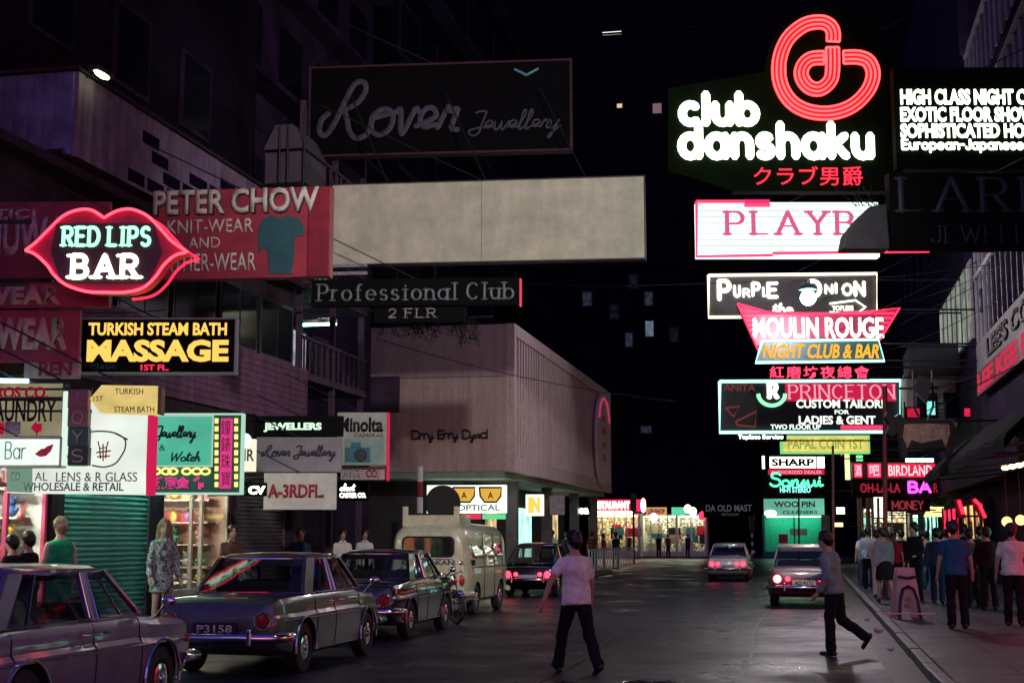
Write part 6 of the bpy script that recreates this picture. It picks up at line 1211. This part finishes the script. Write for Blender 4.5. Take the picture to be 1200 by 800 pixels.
def car(label, x, y, rz, pm, L=4.2, W=1.58, H=1.42, hood=.88, boot=.90, belt=.93, kind='sedan', ptop=None, lights=False, tail='round', plate='', group=None, roofm=None, yb=(-1.05, -.62), yf=(.62, 1.12), name='parked_car', overr=.92, overf=.72, platem=None, letterm=None, braking=False, z=0, cw=None):
    t = thing(name, label, 'car', (x, y, z), R(rz), group); hl = L / 2; hw = W / 2
    yr = -hl + overr; yfw = hl - overf; wr = .305
    # lower body
    st = [(-hl, .42, .80 * boot, .84), (-hl + .04, .36, .93 * boot, .93), (-hl + .22, .27, boot * .985, .975), (yr - .3, .22, boot, .99), (yb[0] - .02, .2, (boot + belt) / 2, 1.0), (yb[0] + .3, .2, belt, 1.0), (0, .2, belt, 1.0), (yf[1] - .2, .2, belt, 1.0), (yf[1] + .06, .2, (hood * 1.5 + belt) / 2.5, .995), (yfw, .21, hood, .985), (hl - .24, .26, hood * .965, .965), (hl - .05, .34, hood * .92, .92), (hl, .42, hood * .84, .85)]
    rings = []
    for (yy, zb, zt, wf) in st:
        w_ = hw * wf; h = zt - zb
        half = [(0, zb), (w_ * .86, zb), (w_ * .96, zb + .05), (w_ * .985, zb + h * .25), (w_, zb + h * .5), (w_ * .995, zb + h * .66), (w_ * .955, zb + h * .72), (w_ * .95, zb + h * .9), (w_ * .90, zb + h * .985), (w_ * .6, zt + .006), (0, zt + .014)]
        rings.append([(a, yy, c) for a, c in half] + [(-a, yy, c) for a, c in half[-2:0:-1]])
    def skin_x(yy, zz):
        j = max(i for i in range(len(st) - 1) if st[i][0] <= yy + 1e-6); f = (yy - st[j][0]) / (st[j + 1][0] - st[j][0])
        pr = [(rings[j][i][0] * (1 - f) + rings[j + 1][i][0] * f, rings[j][i][2] * (1 - f) + rings[j + 1][i][2] * f) for i in range(11)]
        for (x0, z0), (x1, z1) in zip(pr[2:], pr[3:]):
            if z0 <= zz <= z1: return x0 + (x1 - x0) * (zz - z0) / max(1e-6, z1 - z0)
        return pr[4][0]
    b = MB().loft(rings); o = b.build('body', [pm, wellm], t, smooth=30); o.parent = None
    cb = MB()
    for yy in (yr, yfw):
        for s in (-1, 1): cb.lathe([(0, s * (hw - .26)), (wr + .065, s * (hw - .26)), (wr + .065, s * (hw + .2)), (0, s * (hw + .2))], (0, yy, wr), 24, 'x')
    co = cb.build('tmp_cut', wellm); md = o.modifiers.new('b', 'BOOLEAN'); md.object = co; md.operation = 'DIFFERENCE'; md.solver = 'EXACT'
    try: md.material_mode = 'TRANSFER'
    except Exception: pass
    apply_mods(o); bpy.data.objects.remove(co); o.parent = t
    o.data.polygons.foreach_set('use_smooth', [True] * len(o.data.polygons)); o.data.set_sharp_from_angle(angle=R(32))
    bodyo = o
    for yy in (yr, yfw):
        for s in (-1, 1):
            wheel(t, s * (hw - .10), yy, wr, .165, s)
            bb = MB(); bb.tube([(s * (hw + .004), yy + (wr + .068) * math.cos(R(a)), wr + (wr + .068) * math.sin(R(a))) for a in range(-8, 189, 14)], .016, 6); bb.build('arch_trim', chrome, t)
    # greenhouse
    wb, wt = hw * .93, hw * .76; b0, b1 = yb; f0, f1 = yf; zb = belt - .005; zr = H - .055
    rg = []
    for yy, dz, wf in ((b1 - .05, -.07, .9), (b1 + .02, -.02, .97), (b1 + .2, .012, 1), ((b1 + f0) / 2, .02, 1.01), (f0 - .2, .012, 1), (f0 - .02, -.02, .97), (f0 + .05, -.06, .92)):
        w_ = wt * wf; zz = zr + dz; rg.append([(w_, yy, zz - .02), (w_ * 1.0, yy, zz + .012), (w_ * .9, yy, zz + .036), (w_ * .5, yy, zz + .052), (0, yy, zz + .056), (-w_ * .5, yy, zz + .052), (-w_ * .9, yy, zz + .036), (-w_, yy, zz + .012), (-w_, yy, zz - .02), (-w_ * .9, yy, zz - .03), (0, yy, zz - .015), (w_ * .9, yy, zz - .03)])
    MB().loft(rg).build('roof', roofm or pm, t, smooth=35)
    bp = (-.06, .02) if kind != 'coupe' else (-.3, -.25)
    def pil(name, lo, hi, th=.05):
        for s in (-1, 1):
            q = lambda p, w_, z_: (s * w_, p, z_)
            MB().hexa([q(lo[0], wb, zb), q(lo[1], wb, zb), q(lo[1], wb - th, zb), q(lo[0], wb - th, zb)], [q(hi[0], wt, zr + .005), q(hi[1], wt, zr + .005), q(hi[1], wt - th, zr + .005), q(hi[0], wt - th, zr + .005)]).build(name, roofm or pm, t)
    cw = cw or (.34 if kind == 'sedan' else .16)
    pil('pillar', (b0, b0 + cw), (b1 - .04, b1 + cw * .75)); pil('pillar', (bp[0], bp[1] + .05), (bp[0], bp[1] + .04)); pil('pillar', (f1 - .07, f1), (f0 - .03, f0 + .03))
    def pane(name, pts): return MB().add(pts, [tuple(range(len(pts)))]).build(name, cglass, t)
    n = 7
    for nm, yy0, yy1 in (('windscreen', f1 - .02, f0 + .01), ('rear_window', b0 + .02, b1 - .01)):
        sg = 1 if nm == 'windscreen' else -1; b = MB(); vs = []
        for i in range(n): 
            u = -1 + 2 * i / (n - 1); vs += [(u * (wb - .03), yy0 + sg * .05 * (1 - u * u), zb + .01), (u * (wt - .03), yy1 + sg * .03 * (1 - u * u), zr - .005)]
        b.add(vs, [(2 * i, 2 * i + 2, 2 * i + 3, 2 * i + 1) for i in range(n - 1)]); b.build(nm, cglass, t, smooth=60)
        ring = [vs[2 * i] for i in range(n)] + [vs[2 * i + 1] for i in range(n - 1, -1, -1)]; tubes('window_seal', chrome, t, [ring + ring[:1]], .012, 5)
    yA = b0 + cw; yB = b1 + cw * .75
    for s in (-1, 1):
        a = s * (wb - .022); c = s * (wt - .022)
        for nm, (l0, l1, h0, h1) in (('side_window', (yA, bp[0], yB, bp[0])), ('side_window', (bp[1] + .05, f1 - .08, bp[1] + .04, f0 - .04))):
            pane(nm, [(a, l0, zb + .012), (a, l1, zb + .012), (c, h1, zr - .004), (c, h0, zr - .004)])
            q = [(a + s * .02, l0, zb + .012), (a + s * .02, l1, zb + .012), (c + s * .02, h1, zr - .01), (c + s * .02, h0, zr - .01)]; tubes('window_trim', chrome, t, [q + q[:1]], .011, 5)
        # quarter-light bars
        [tubes('quarter_bar', chrome, t, [l_], .012, 5) for l_ in ([(a + s * .012, f1 - .42, zb), (c + s * .012, f0 - .18, zr - .01)], [(a + s * .012, yA + .28, zb), (c + s * .012, yB + .2, zr - .01)])]
        xs = s * hw * 1.0
        seam = [[(s * (skin_x(yy, zz) + .001), yy, zz) for zz in [.27 + (belt - .31) * q_ / 12 for q_ in range(13)]] for yy in (yA + .02, bp[0] + .03, f1 - .1)]
        tubes('door_seam', wellm, t, seam, .006, 5)
        zt_ = belt * .70; tubes('side_trim', chrome, t, [[(s * (skin_x(yy, zt_) + .003), yy, zt_) for yy in [-hl + .2 + (L - .4) * q_ / 20 for q_ in range(21)]]], .009, 5)
        for yy in (yA - .12 if False else bp[0] - .18, f1 - .98): tubes('door_handle', chrome, t, [[(s * hw * .96, yy, belt - .12), (s * (hw + .03), yy + .02, belt - .12), (s * (hw + .03), yy + .16, belt - .12), (s * hw * .96, yy + .18, belt - .12)]], .012, 6)
    m_ = MB().ball((hw + .06, f1 + .3, hood + .16), .075, 12, sc=(1, .5, .7)); m_.tube([(hw - .1, f1 + .3, hood - .02), (hw + .04, f1 + .3, hood + .14)], .012, 6); m_.build('wing_mirror', chrome, t, smooth=50)
    # bumpers
    for sg, nm in ((-1, 'bumper'), (1, 'bumper')):
        e = sg * (hl + .05); tubes(nm, chrome, t, [[(-hw - .02, e - sg * .42, .47), (-hw - .03, e - sg * .14, .47), (-hw * .9, e - sg * .02, .47), (0, e + sg * .035, .47), (hw * .9, e - sg * .02, .47), (hw + .03, e - sg * .14, .47), (hw + .02, e - sg * .42, .47)]], .055, 8)
        for s in (-1, 1): MB().box(s * .45 - .03, s * .45 + .03, e + sg * .02 - .05, e + sg * .02 + .05, .38, .58).build('overrider', chrome, t, bevel=.02)
    # lamps
    for s in (-1, 1):
        m = lit_brake if braking else lit_tail if lights else lensr; yr_ = -hl
        if tail == 'round':
            o = MB().lathe([(0, .03), (.095, .03), (.095, -.03), (.075, -.055), (0, -.06)], (s * hw * .74, yr_ + .02, boot * .72), 18, 'y').build('tail_light', m, t, smooth=40); tubes('bezel', chrome, o, [[(s * hw * .74 + .1 * math.cos(R(a)), yr_ - .03, boot * .72 + .1 * math.sin(R(a))) for a in range(0, 361, 24)]], .012, 5)
            if lights: MB().lathe([(0, .03), (.06, .03), (.06, -.03), (0, -.05)], (s * hw * .45, yr_ + .0, boot * .72), 14, 'y').build('tail_light', lit_tail, t, smooth=40)
        else:
            o = MB().box(s * hw * .8 - .09, s * hw * .8 + .09, yr_ - .04, yr_ + .06, boot * .60, boot * .86).build('tail_light', m, t, bevel=.02)
            MB().box(s * hw * .8 - .075, s * hw * .8 + .075, yr_ - .046, yr_ - .02, boot * .62, boot * .69).build('indicator', lensa, o)
        o = MB().lathe([(0, -.02), (.1, -.02), (.1, .03), (.07, .05), (0, .06)], (s * hw * .68, hl - .02, hood * .72), 18, 'y').build('headlight', lampg, t, smooth=40); tubes('bezel', chrome, o, [[(s * hw * .68 + .108 * math.cos(R(a)), hl + .02, hood * .72 + .108 * math.sin(R(a))) for a in range(0, 361, 24)]], .014, 5)
        MB().lathe([(0, 0), (.04, 0), (.035, s * .02), (0, s * .03)], (s * hw * .985, hl - .26, hood * .74), 12, 'x').build('side_lamp', lensr if True else lensa, t)
    MB().box(-hw * .5, hw * .5, hl - .02, hl + .012, hood * .5, hood * .86).build('grille', chrome, t, bevel=.01)
    pl = MB().box(-.27, .27, -hl - .055, -hl - .03, boot * .60 - .06, boot * .60 + .09).build('number_plate', platem or platew, t, bevel=.006)
    if plate: obj('lettering', font_mesh(plate, (-.22, boot * .60 - .03, .22, boot * .60 + .06), .004, -hl - .056, .02), letterm or platek, pl)
    tubes('boot_seam', wellm, t, [[(-hw * .8, -hl + .005, boot * .62), (-hw * .8, -hl + .2, boot * 1.0 - .004), (-hw * .78, yb[0] - .1, (boot + belt) / 2 + .0)], [(hw * .8, -hl + .005, boot * .62), (hw * .8, -hl + .2, boot * 1.0 - .004), (hw * .78, yb[0] - .1, (boot + belt) / 2)]], .006, 5)
    # seats, wheel
    for yy, xs_ in ((.28, (-.36, .36)), (-.62, (0,))):
        for xx in xs_:
            ww = .26 if len(xs_) == 2 else .62; MB().box(xx - ww, xx + ww, yy - .12, yy + .02, .45, belt + .14).build('seat', trimb, t, bevel=.05)
    MB().box(-wb + .08, wb - .08, f1 - .32, f1 - .06, belt - .3, belt - .03).build('dashboard', trimb, t, bevel=.03)
    tubes('steering_wheel', black, t, [[(.36 + .19 * math.cos(R(a)), f1 - .50 - .07 * math.sin(R(a)), belt + .0 + .17 * math.sin(R(a))) for a in range(0, 361, 20)], [(.17, f1 - .5, belt), (.55, f1 - .5, belt)], [(.36, f1 - .5, belt), (.36, f1 - .25, belt - .12)]], .013, 6)
    MB().box(-.12, .12, f0 - .02, f0 + .01, zr - .1, zr - .04).build('mirror', black, t, bevel=.01)
    return t
car('purplish grey sedan parked first in the row before the toy shop', -6.88, 11.7, 0, paint('mauve', (.14, .13, .21)), L=4.15, W=1.58, H=1.40, tail='box', yb=(-1.62, -1.16), yf=(.42, .95), overf=.78, cw=.24)
car('dark grey green sedan with number plate P3158 parked second in the row', -6.86, 18.15, 0, paint('dark_green', (.05, .068, .07)), L=4.2, W=1.58, H=1.43, hood=.88, boot=.93, belt=.95, tail='round', plate='P3158', platem=platek, letterm=mat('plate_letter', (.6, .6, .55), .5, var=0), yb=(-1.12, -.66), yf=(.62, 1.15))
car('black sedan parked third behind the dark grey green one', -7.12, 23.9, 0, paint('black', (.018, .019, .024), .15), L=3.95, W=1.52, H=1.42, hood=.9, boot=.9, belt=.95, tail='round', yb=(-1.0, -.6))
car('white sedan with lit tail lights driving away in mid street', *(lambda p: (p.x, p.y + 1.9))(P(853, 681, Z=0)), 0, paint('white', (.62, .6, .58)), L=3.95, W=1.56, H=1.4, lights=True, plate='AB 3715', name='moving_car', tail='round', boot=.9, platem=platew)
car('dark red taxi with bright brake lights beside the running man', *(lambda p: (p.x, p.y + 1.9))(P(943, 711, Z=0)), 0, paint('taxi_red', (.16, .02, .03)), L=4.25, W=1.66, H=1.45, lights=True, braking=True, plate='AD 4172', name='taxi', tail='round', boot=.92, roofm=paint('taxi_roof', (.35, .33, .32)))
car('small black car with red tail lights beyond the pale van', *(lambda p: (p.x - .15, p.y + 1.7))(P(626, 699, Z=0)), 0, paint('black_b', (.012, .012, .014), .15), L=3.7, W=1.5, H=1.46, lights=True, tail='round', kind='coupe', boot=.86, hood=.84, belt=.92, yb=(-1.5, -.55), yf=(.4, .85), overr=.75)
# the pale van
def van(label, x, y, rz):
    t = thing('parked_van', label, 'van', (x, y, 0), R(rz)); vm = paint('van_cream', (.50, .52, .36), .3); L, W, H = 4.28, 1.72, 1.94; hl, hw = L / 2, W / 2
    def ring(yy, wf, z0, z1):
        w_ = hw * wf; hh = z1 - z0
        half = [(0, z0), (w_ * .88, z0), (w_ * .97, z0 + .07), (w_, z0 + hh * .22), (w_, z0 + hh * .42), (w_ * .985, z0 + hh * .47), (w_ * .975, z0 + hh * .5), (w_ * .93, z0 + hh * .8), (w_ * .86, z0 + hh * .9), (w_ * .72, z0 + hh * .965), (w_ * .4, z0 + hh * .995), (0, z1)]
        return [(a, yy, c) for a, c in half] + [(-a, yy, c) for a, c in half[-2:0:-1]]
    rg = [ring(-hl, .80, .42, 1.62), ring(-hl + .03, .9, .36, 1.78), ring(-hl + .12, .97, .3, 1.88), ring(-hl + .35, 1, .27, H), ring(0, 1, .27, H + .01), ring(hl - .6, 1, .27, H - .01), ring(hl - .25, .97, .3, 1.84), ring(hl - .06, .9, .36, 1.6), ring(hl, .8, .42, 1.3)]
    o = MB().loft(rg).build('body', [vm, wellm], t, smooth=38); o.parent = None; cb = MB(); yr, yf = -hl + .92, hl - .95; wr = .32
    for yy in (yr, yf):
        for s in (-1, 1): cb.lathe([(0, s * (hw - .28)), (wr + .06, s * (hw - .28)), (wr + .06, s * (hw + .2)), (0, s * (hw + .2))], (0, yy, wr), 24, 'x')
    co = cb.build('tmp_cut', wellm); md = o.modifiers.new('b', 'BOOLEAN'); md.object = co; md.operation = 'DIFFERENCE'; md.solver = 'EXACT'
    try: md.material_mode = 'TRANSFER'
    except Exception: pass
    apply_mods(o); bpy.data.objects.remove(co); o.parent = t; o.data.polygons.foreach_set('use_smooth', [True] * len(o.data.polygons)); o.data.set_sharp_from_angle(angle=R(35))
    for yy in (yr, yf):
        for s in (-1, 1): wheel(t, s * (hw - .11), yy, wr, .16, s)
    seal = mat('rubber_seal', (.02, .02, .02), .5, var=0); vg = mat('van_glass', (.012, .014, .016), .04, var=0, spec=1, coat=1)
    # rear window, rounded
    rr_ = lambda cx, cz, w_, h_, r_: [(cx + sx * (w_ - r_) + r_ * math.cos(R(a)), cz + sz * (h_ - r_) + r_ * math.sin(R(a))) for sx, sz, a0 in ((1, 1, 0), (-1, 1, 90), (-1, -1, 180), (1, -1, 270)) for a in range(a0, a0 + 91, 30)]
    q = rr_(0, 1.44, .55, .20, .09); MB().prism(q, -hl - .004, -hl + .12).build('rear_window', vg, t); tubes('window_seal', seal, t, [[(a, -hl - .006, c) for a, c in q + q[:1]]], .022, 6)
    lid = rr_(0, .90, .58, .28, .08); tubes('hatch_seam', wellm, t, [[(a, -hl + .0, c) for a, c in lid + lid[:1]]], .008, 5)
    obj('lettering', font_mesh('GRAND KAN', (-.56, 1.06, .56, 1.17), .006, -hl - .003, .03), mat('van_lettering', (.05, .09, .07), .5, var=0), t)
    for s in (-1, 1):
        for k, (y0, y1) in enumerate(((-1.6, -.62), (-.52, .42), (.52, 1.28))):
            q = rr_((y0 + y1) / 2, 1.44, (y1 - y0) / 2, .2, .09); xx = s * (hw * .955); b = MB()
            vs = [(xx + s * .012 - s * (c - 1.44) * .24 - s * .02 * ((a - (y0 + y1) / 2) / .5) ** 2, a, c) for a, c in q]; b.add(vs, [tuple(range(len(vs)))]); b.add([(v[0] - s * .05, v[1], v[2]) for v in vs], [tuple(range(len(vs)))]); b.build('side_window', vg, t)
            tubes('window_seal', chrome, t, [vs + vs[:1]], .018, 6)
        o = MB().ball((s * (hw * .84), -hl + .02, .74), .08, 12, sc=(.8, .5, 1.6)).build('tail_light', lensr, t, smooth=60)
        tubes('belt_trim', chrome, t, [[(s * (hw + .002), -hl + .3, 1.0), (s * (hw + .006), 0, 1.0), (s * (hw + .002), hl - .5, 1.0)]], .012, 5)
        tubes('door_seam', wellm, t, [[(s * (hw + .001), yy, .34), (s * (hw + .003), yy, .8), (s * (hw * .985), yy, 1.15), (s * hw * .93, yy, 1.72)] for yy in (-.57, .47, 1.36)], .008, 5)
        for k in range(5): MB().box(s * hw * .98 - .01, s * hw * .98 + .012, -1.75 + k * .07, -1.71 + k * .07, 1.04, 1.16).build('air_vent', wellm, t)
        MB().lathe([(0, 0), (.1, 0), (.08, .04), (0, .05)], (s * hw * .55, hl - .02, .82), 16, 'y').build('headlight', lampg, t)
    vs = [(-.62, hl - .10, 1.3), (.62, hl - .10, 1.3), (.58, hl - .26, 1.72), (-.58, hl - .26, 1.72)]; MB().add([(a, y_ + .06, c) for a, y_, c in vs], [(0, 1, 2, 3)]).build('windscreen', vg, t)
    tubes('bumper', vm, t, [[(-hw - .02, -hl + .3, .46), (-hw * .92, -hl - .06, .46), (0, -hl - .1, .46), (hw * .92, -hl - .06, .46), (hw + .02, -hl + .3, .46)]], .06, 8); tubes('bumper', vm, t, [[(-hw - .02, hl - .3, .46), (-hw * .92, hl + .06, .46), (0, hl + .1, .46), (hw * .92, hl + .06, .46), (hw + .02, hl - .3, .46)]], .06, 8)
    pl = MB().box(-.25, .25, -hl - .02, -hl - .004, .62, .75).build('number_plate', platew, t)
    # box tray on the roof
    b = MB(); y0, y1, xw, z0, z1 = -1.95, -.9, .62, H - .08, H + .24
    b.box(-xw, xw, y0, y0 + .05, z0, z1 - .08).box(-xw, xw, y1 - .05, y1, z0, z1 - .08).box(-xw, -xw + .06, y0 + .051, y1 - .051, z0, z1 - .082).box(xw - .06, xw, y0 + .051, y1 - .051, z0, z1 - .082).box(-xw, -xw + .12, y0 - .002, y0 + .052, z1 - .09, z1 + .1).box(xw - .12, xw, y0 - .002, y0 + .052, z1 - .09, z1 + .1)
    b.build('roof_tray', vm, t, bevel=.012)
    return t
van('pale cream van with a roof tray parked at the end of the row', -7.78, 31.3, 0)
tl = thing('spare_tyre', 'round black tyre standing upright in the van roof tray', 'tyre', (-7.62, 29.75, 1.93)); r = .38
MB().lathe([(r * .55, -.09), (r * .9, -.09), (r, -.05), (r, .05), (r * .9, .09), (r * .55, .09), (r * .5, .05), (r * .5, -.05)], (0, 0, r + .05), 30, 'y').build('tyre', rubber, tl, smooth=40); MB().lathe([(0, -.05), (r * .54, -.05), (r * .54, .05), (0, .04)], (0, 0, r + .05), 24, 'y').build('rim', iron, tl, smooth=40)
for s in (-1, 1): MB().box(s * .3 - .1, s * .3 + .1, -.15, .12, .0, .2).build('chock', iron, tl, bevel=.02)
# motorcycle between the black sedan and the van
def motorcycle(label, x, y, rz):
    t = thing('motorcycle', label, 'motorcycle', (x, y, 0), R(rz)); r = .30
    for nm, yy in (('front_wheel', .66), ('rear_wheel', -.62)):
        o = MB().lathe([(0, -.05), (.05, -.05), (.05, .05), (0, .05)], (0, yy, r), 12, 'x').build(nm, steel, t)
        MB().tube([(0, yy + (r - .04) * math.cos(R(a)), r + (r - .04) * math.sin(R(a))) for a in range(0, 360, 12)], .042, 8, True).build('tyre', rubber, o, smooth=60)
        b = MB().tube([(0, yy + (r - .06) * math.cos(R(a)), r + (r - .06) * math.sin(R(a))) for a in range(0, 360, 15)], .014, 6, True)
        for k in range(16): a = k * math.pi / 8; b.tube([((-1) ** k * .03, yy, r), (0, yy + (r - .07) * math.cos(a), r + (r - .07) * math.sin(a))], .003, 4)
        b.build('rim', chrome, o)
        MB().loft([[(s * .06 * (1 if k else 1), yy + (r + .04) * math.cos(R(a)), r + (r + .04) * math.sin(R(a)) + dz) for s, dz in ((-1, 0), (1, 0), (1, .012), (-1, .012))] for k, a in enumerate(range(40 if yy > 0 else 20, 161, 12))]).build('mudguard', chrome, t, smooth=40)
    tubes('fork', chrome, t, [[(s * .07, .66, r), (s * .09, .42, .82)] for s in (-1, 1)], .02); tubes('frame', black, t, [[(0, .42, .78), (0, .2, .35), (0, -.25, .32), (0, -.62, r)], [(0, .42, .78), (0, -.3, .68), (0, -.8, .68)], [(0, -.25, .32), (0, -.3, .68)]], .022)
    tubes('handlebar', chrome, t, [[(-.36, .22, .95), (-.3, .3, 1.0), (-.08, .4, .92), (.08, .4, .92), (.3, .3, 1.0), (.36, .22, .95)]], .013)
    MB().ball((0, .16, .76), .16, 14, sc=(.75, 1.7, .8)).build('fuel_tank', paint('bike_black', (.012, .012, .014)), t, smooth=60); MB().box(-.12, .12, -.72, -.08, .74, .82).build('seat', trimb, t, bevel=.035)
    MB().lathe([(0, -.08), (.05, -.07), (.085, 0), (.085, .03), (0, .045)], (0, .5, .82), 16, 'y').build('headlight', chrome, t, smooth=50); MB().box(-.12, .12, -.2, .2, .24, .5).build('engine', steel, t, bevel=.04)
    tubes('exhaust', chrome, t, [[(.12, .15, .4), (.14, .1, .25), (.15, -.3, .24), (.16, -.95, .3)]], .03); MB().lathe([(0, 0), (.05, 0), (.045, -.04), (0, -.05)], (0, -.83, .7), 12, 'y').build('tail_light', lensr, t)
    for s in (-1, 1): MB().ball((s * .3, .28, 1.14), .05, 10, sc=(1.2, .3, .8)).tube([(s * .26, .32, .99), (s * .3, .29, 1.12)], .006, 5).build('mirror', chrome, t, smooth=50)
    tubes('stand', steel, t, [[(-.1, -.15, .3), (-.25, -.2, .0)]], .014); tubes('leg_shield', black, t, [[(-.14, .4, .4), (.14, .4, .4)]], .02)
    return t
motorcycle('black motorcycle parked between the black sedan and the pale van', -7.0, 27.2, -138)
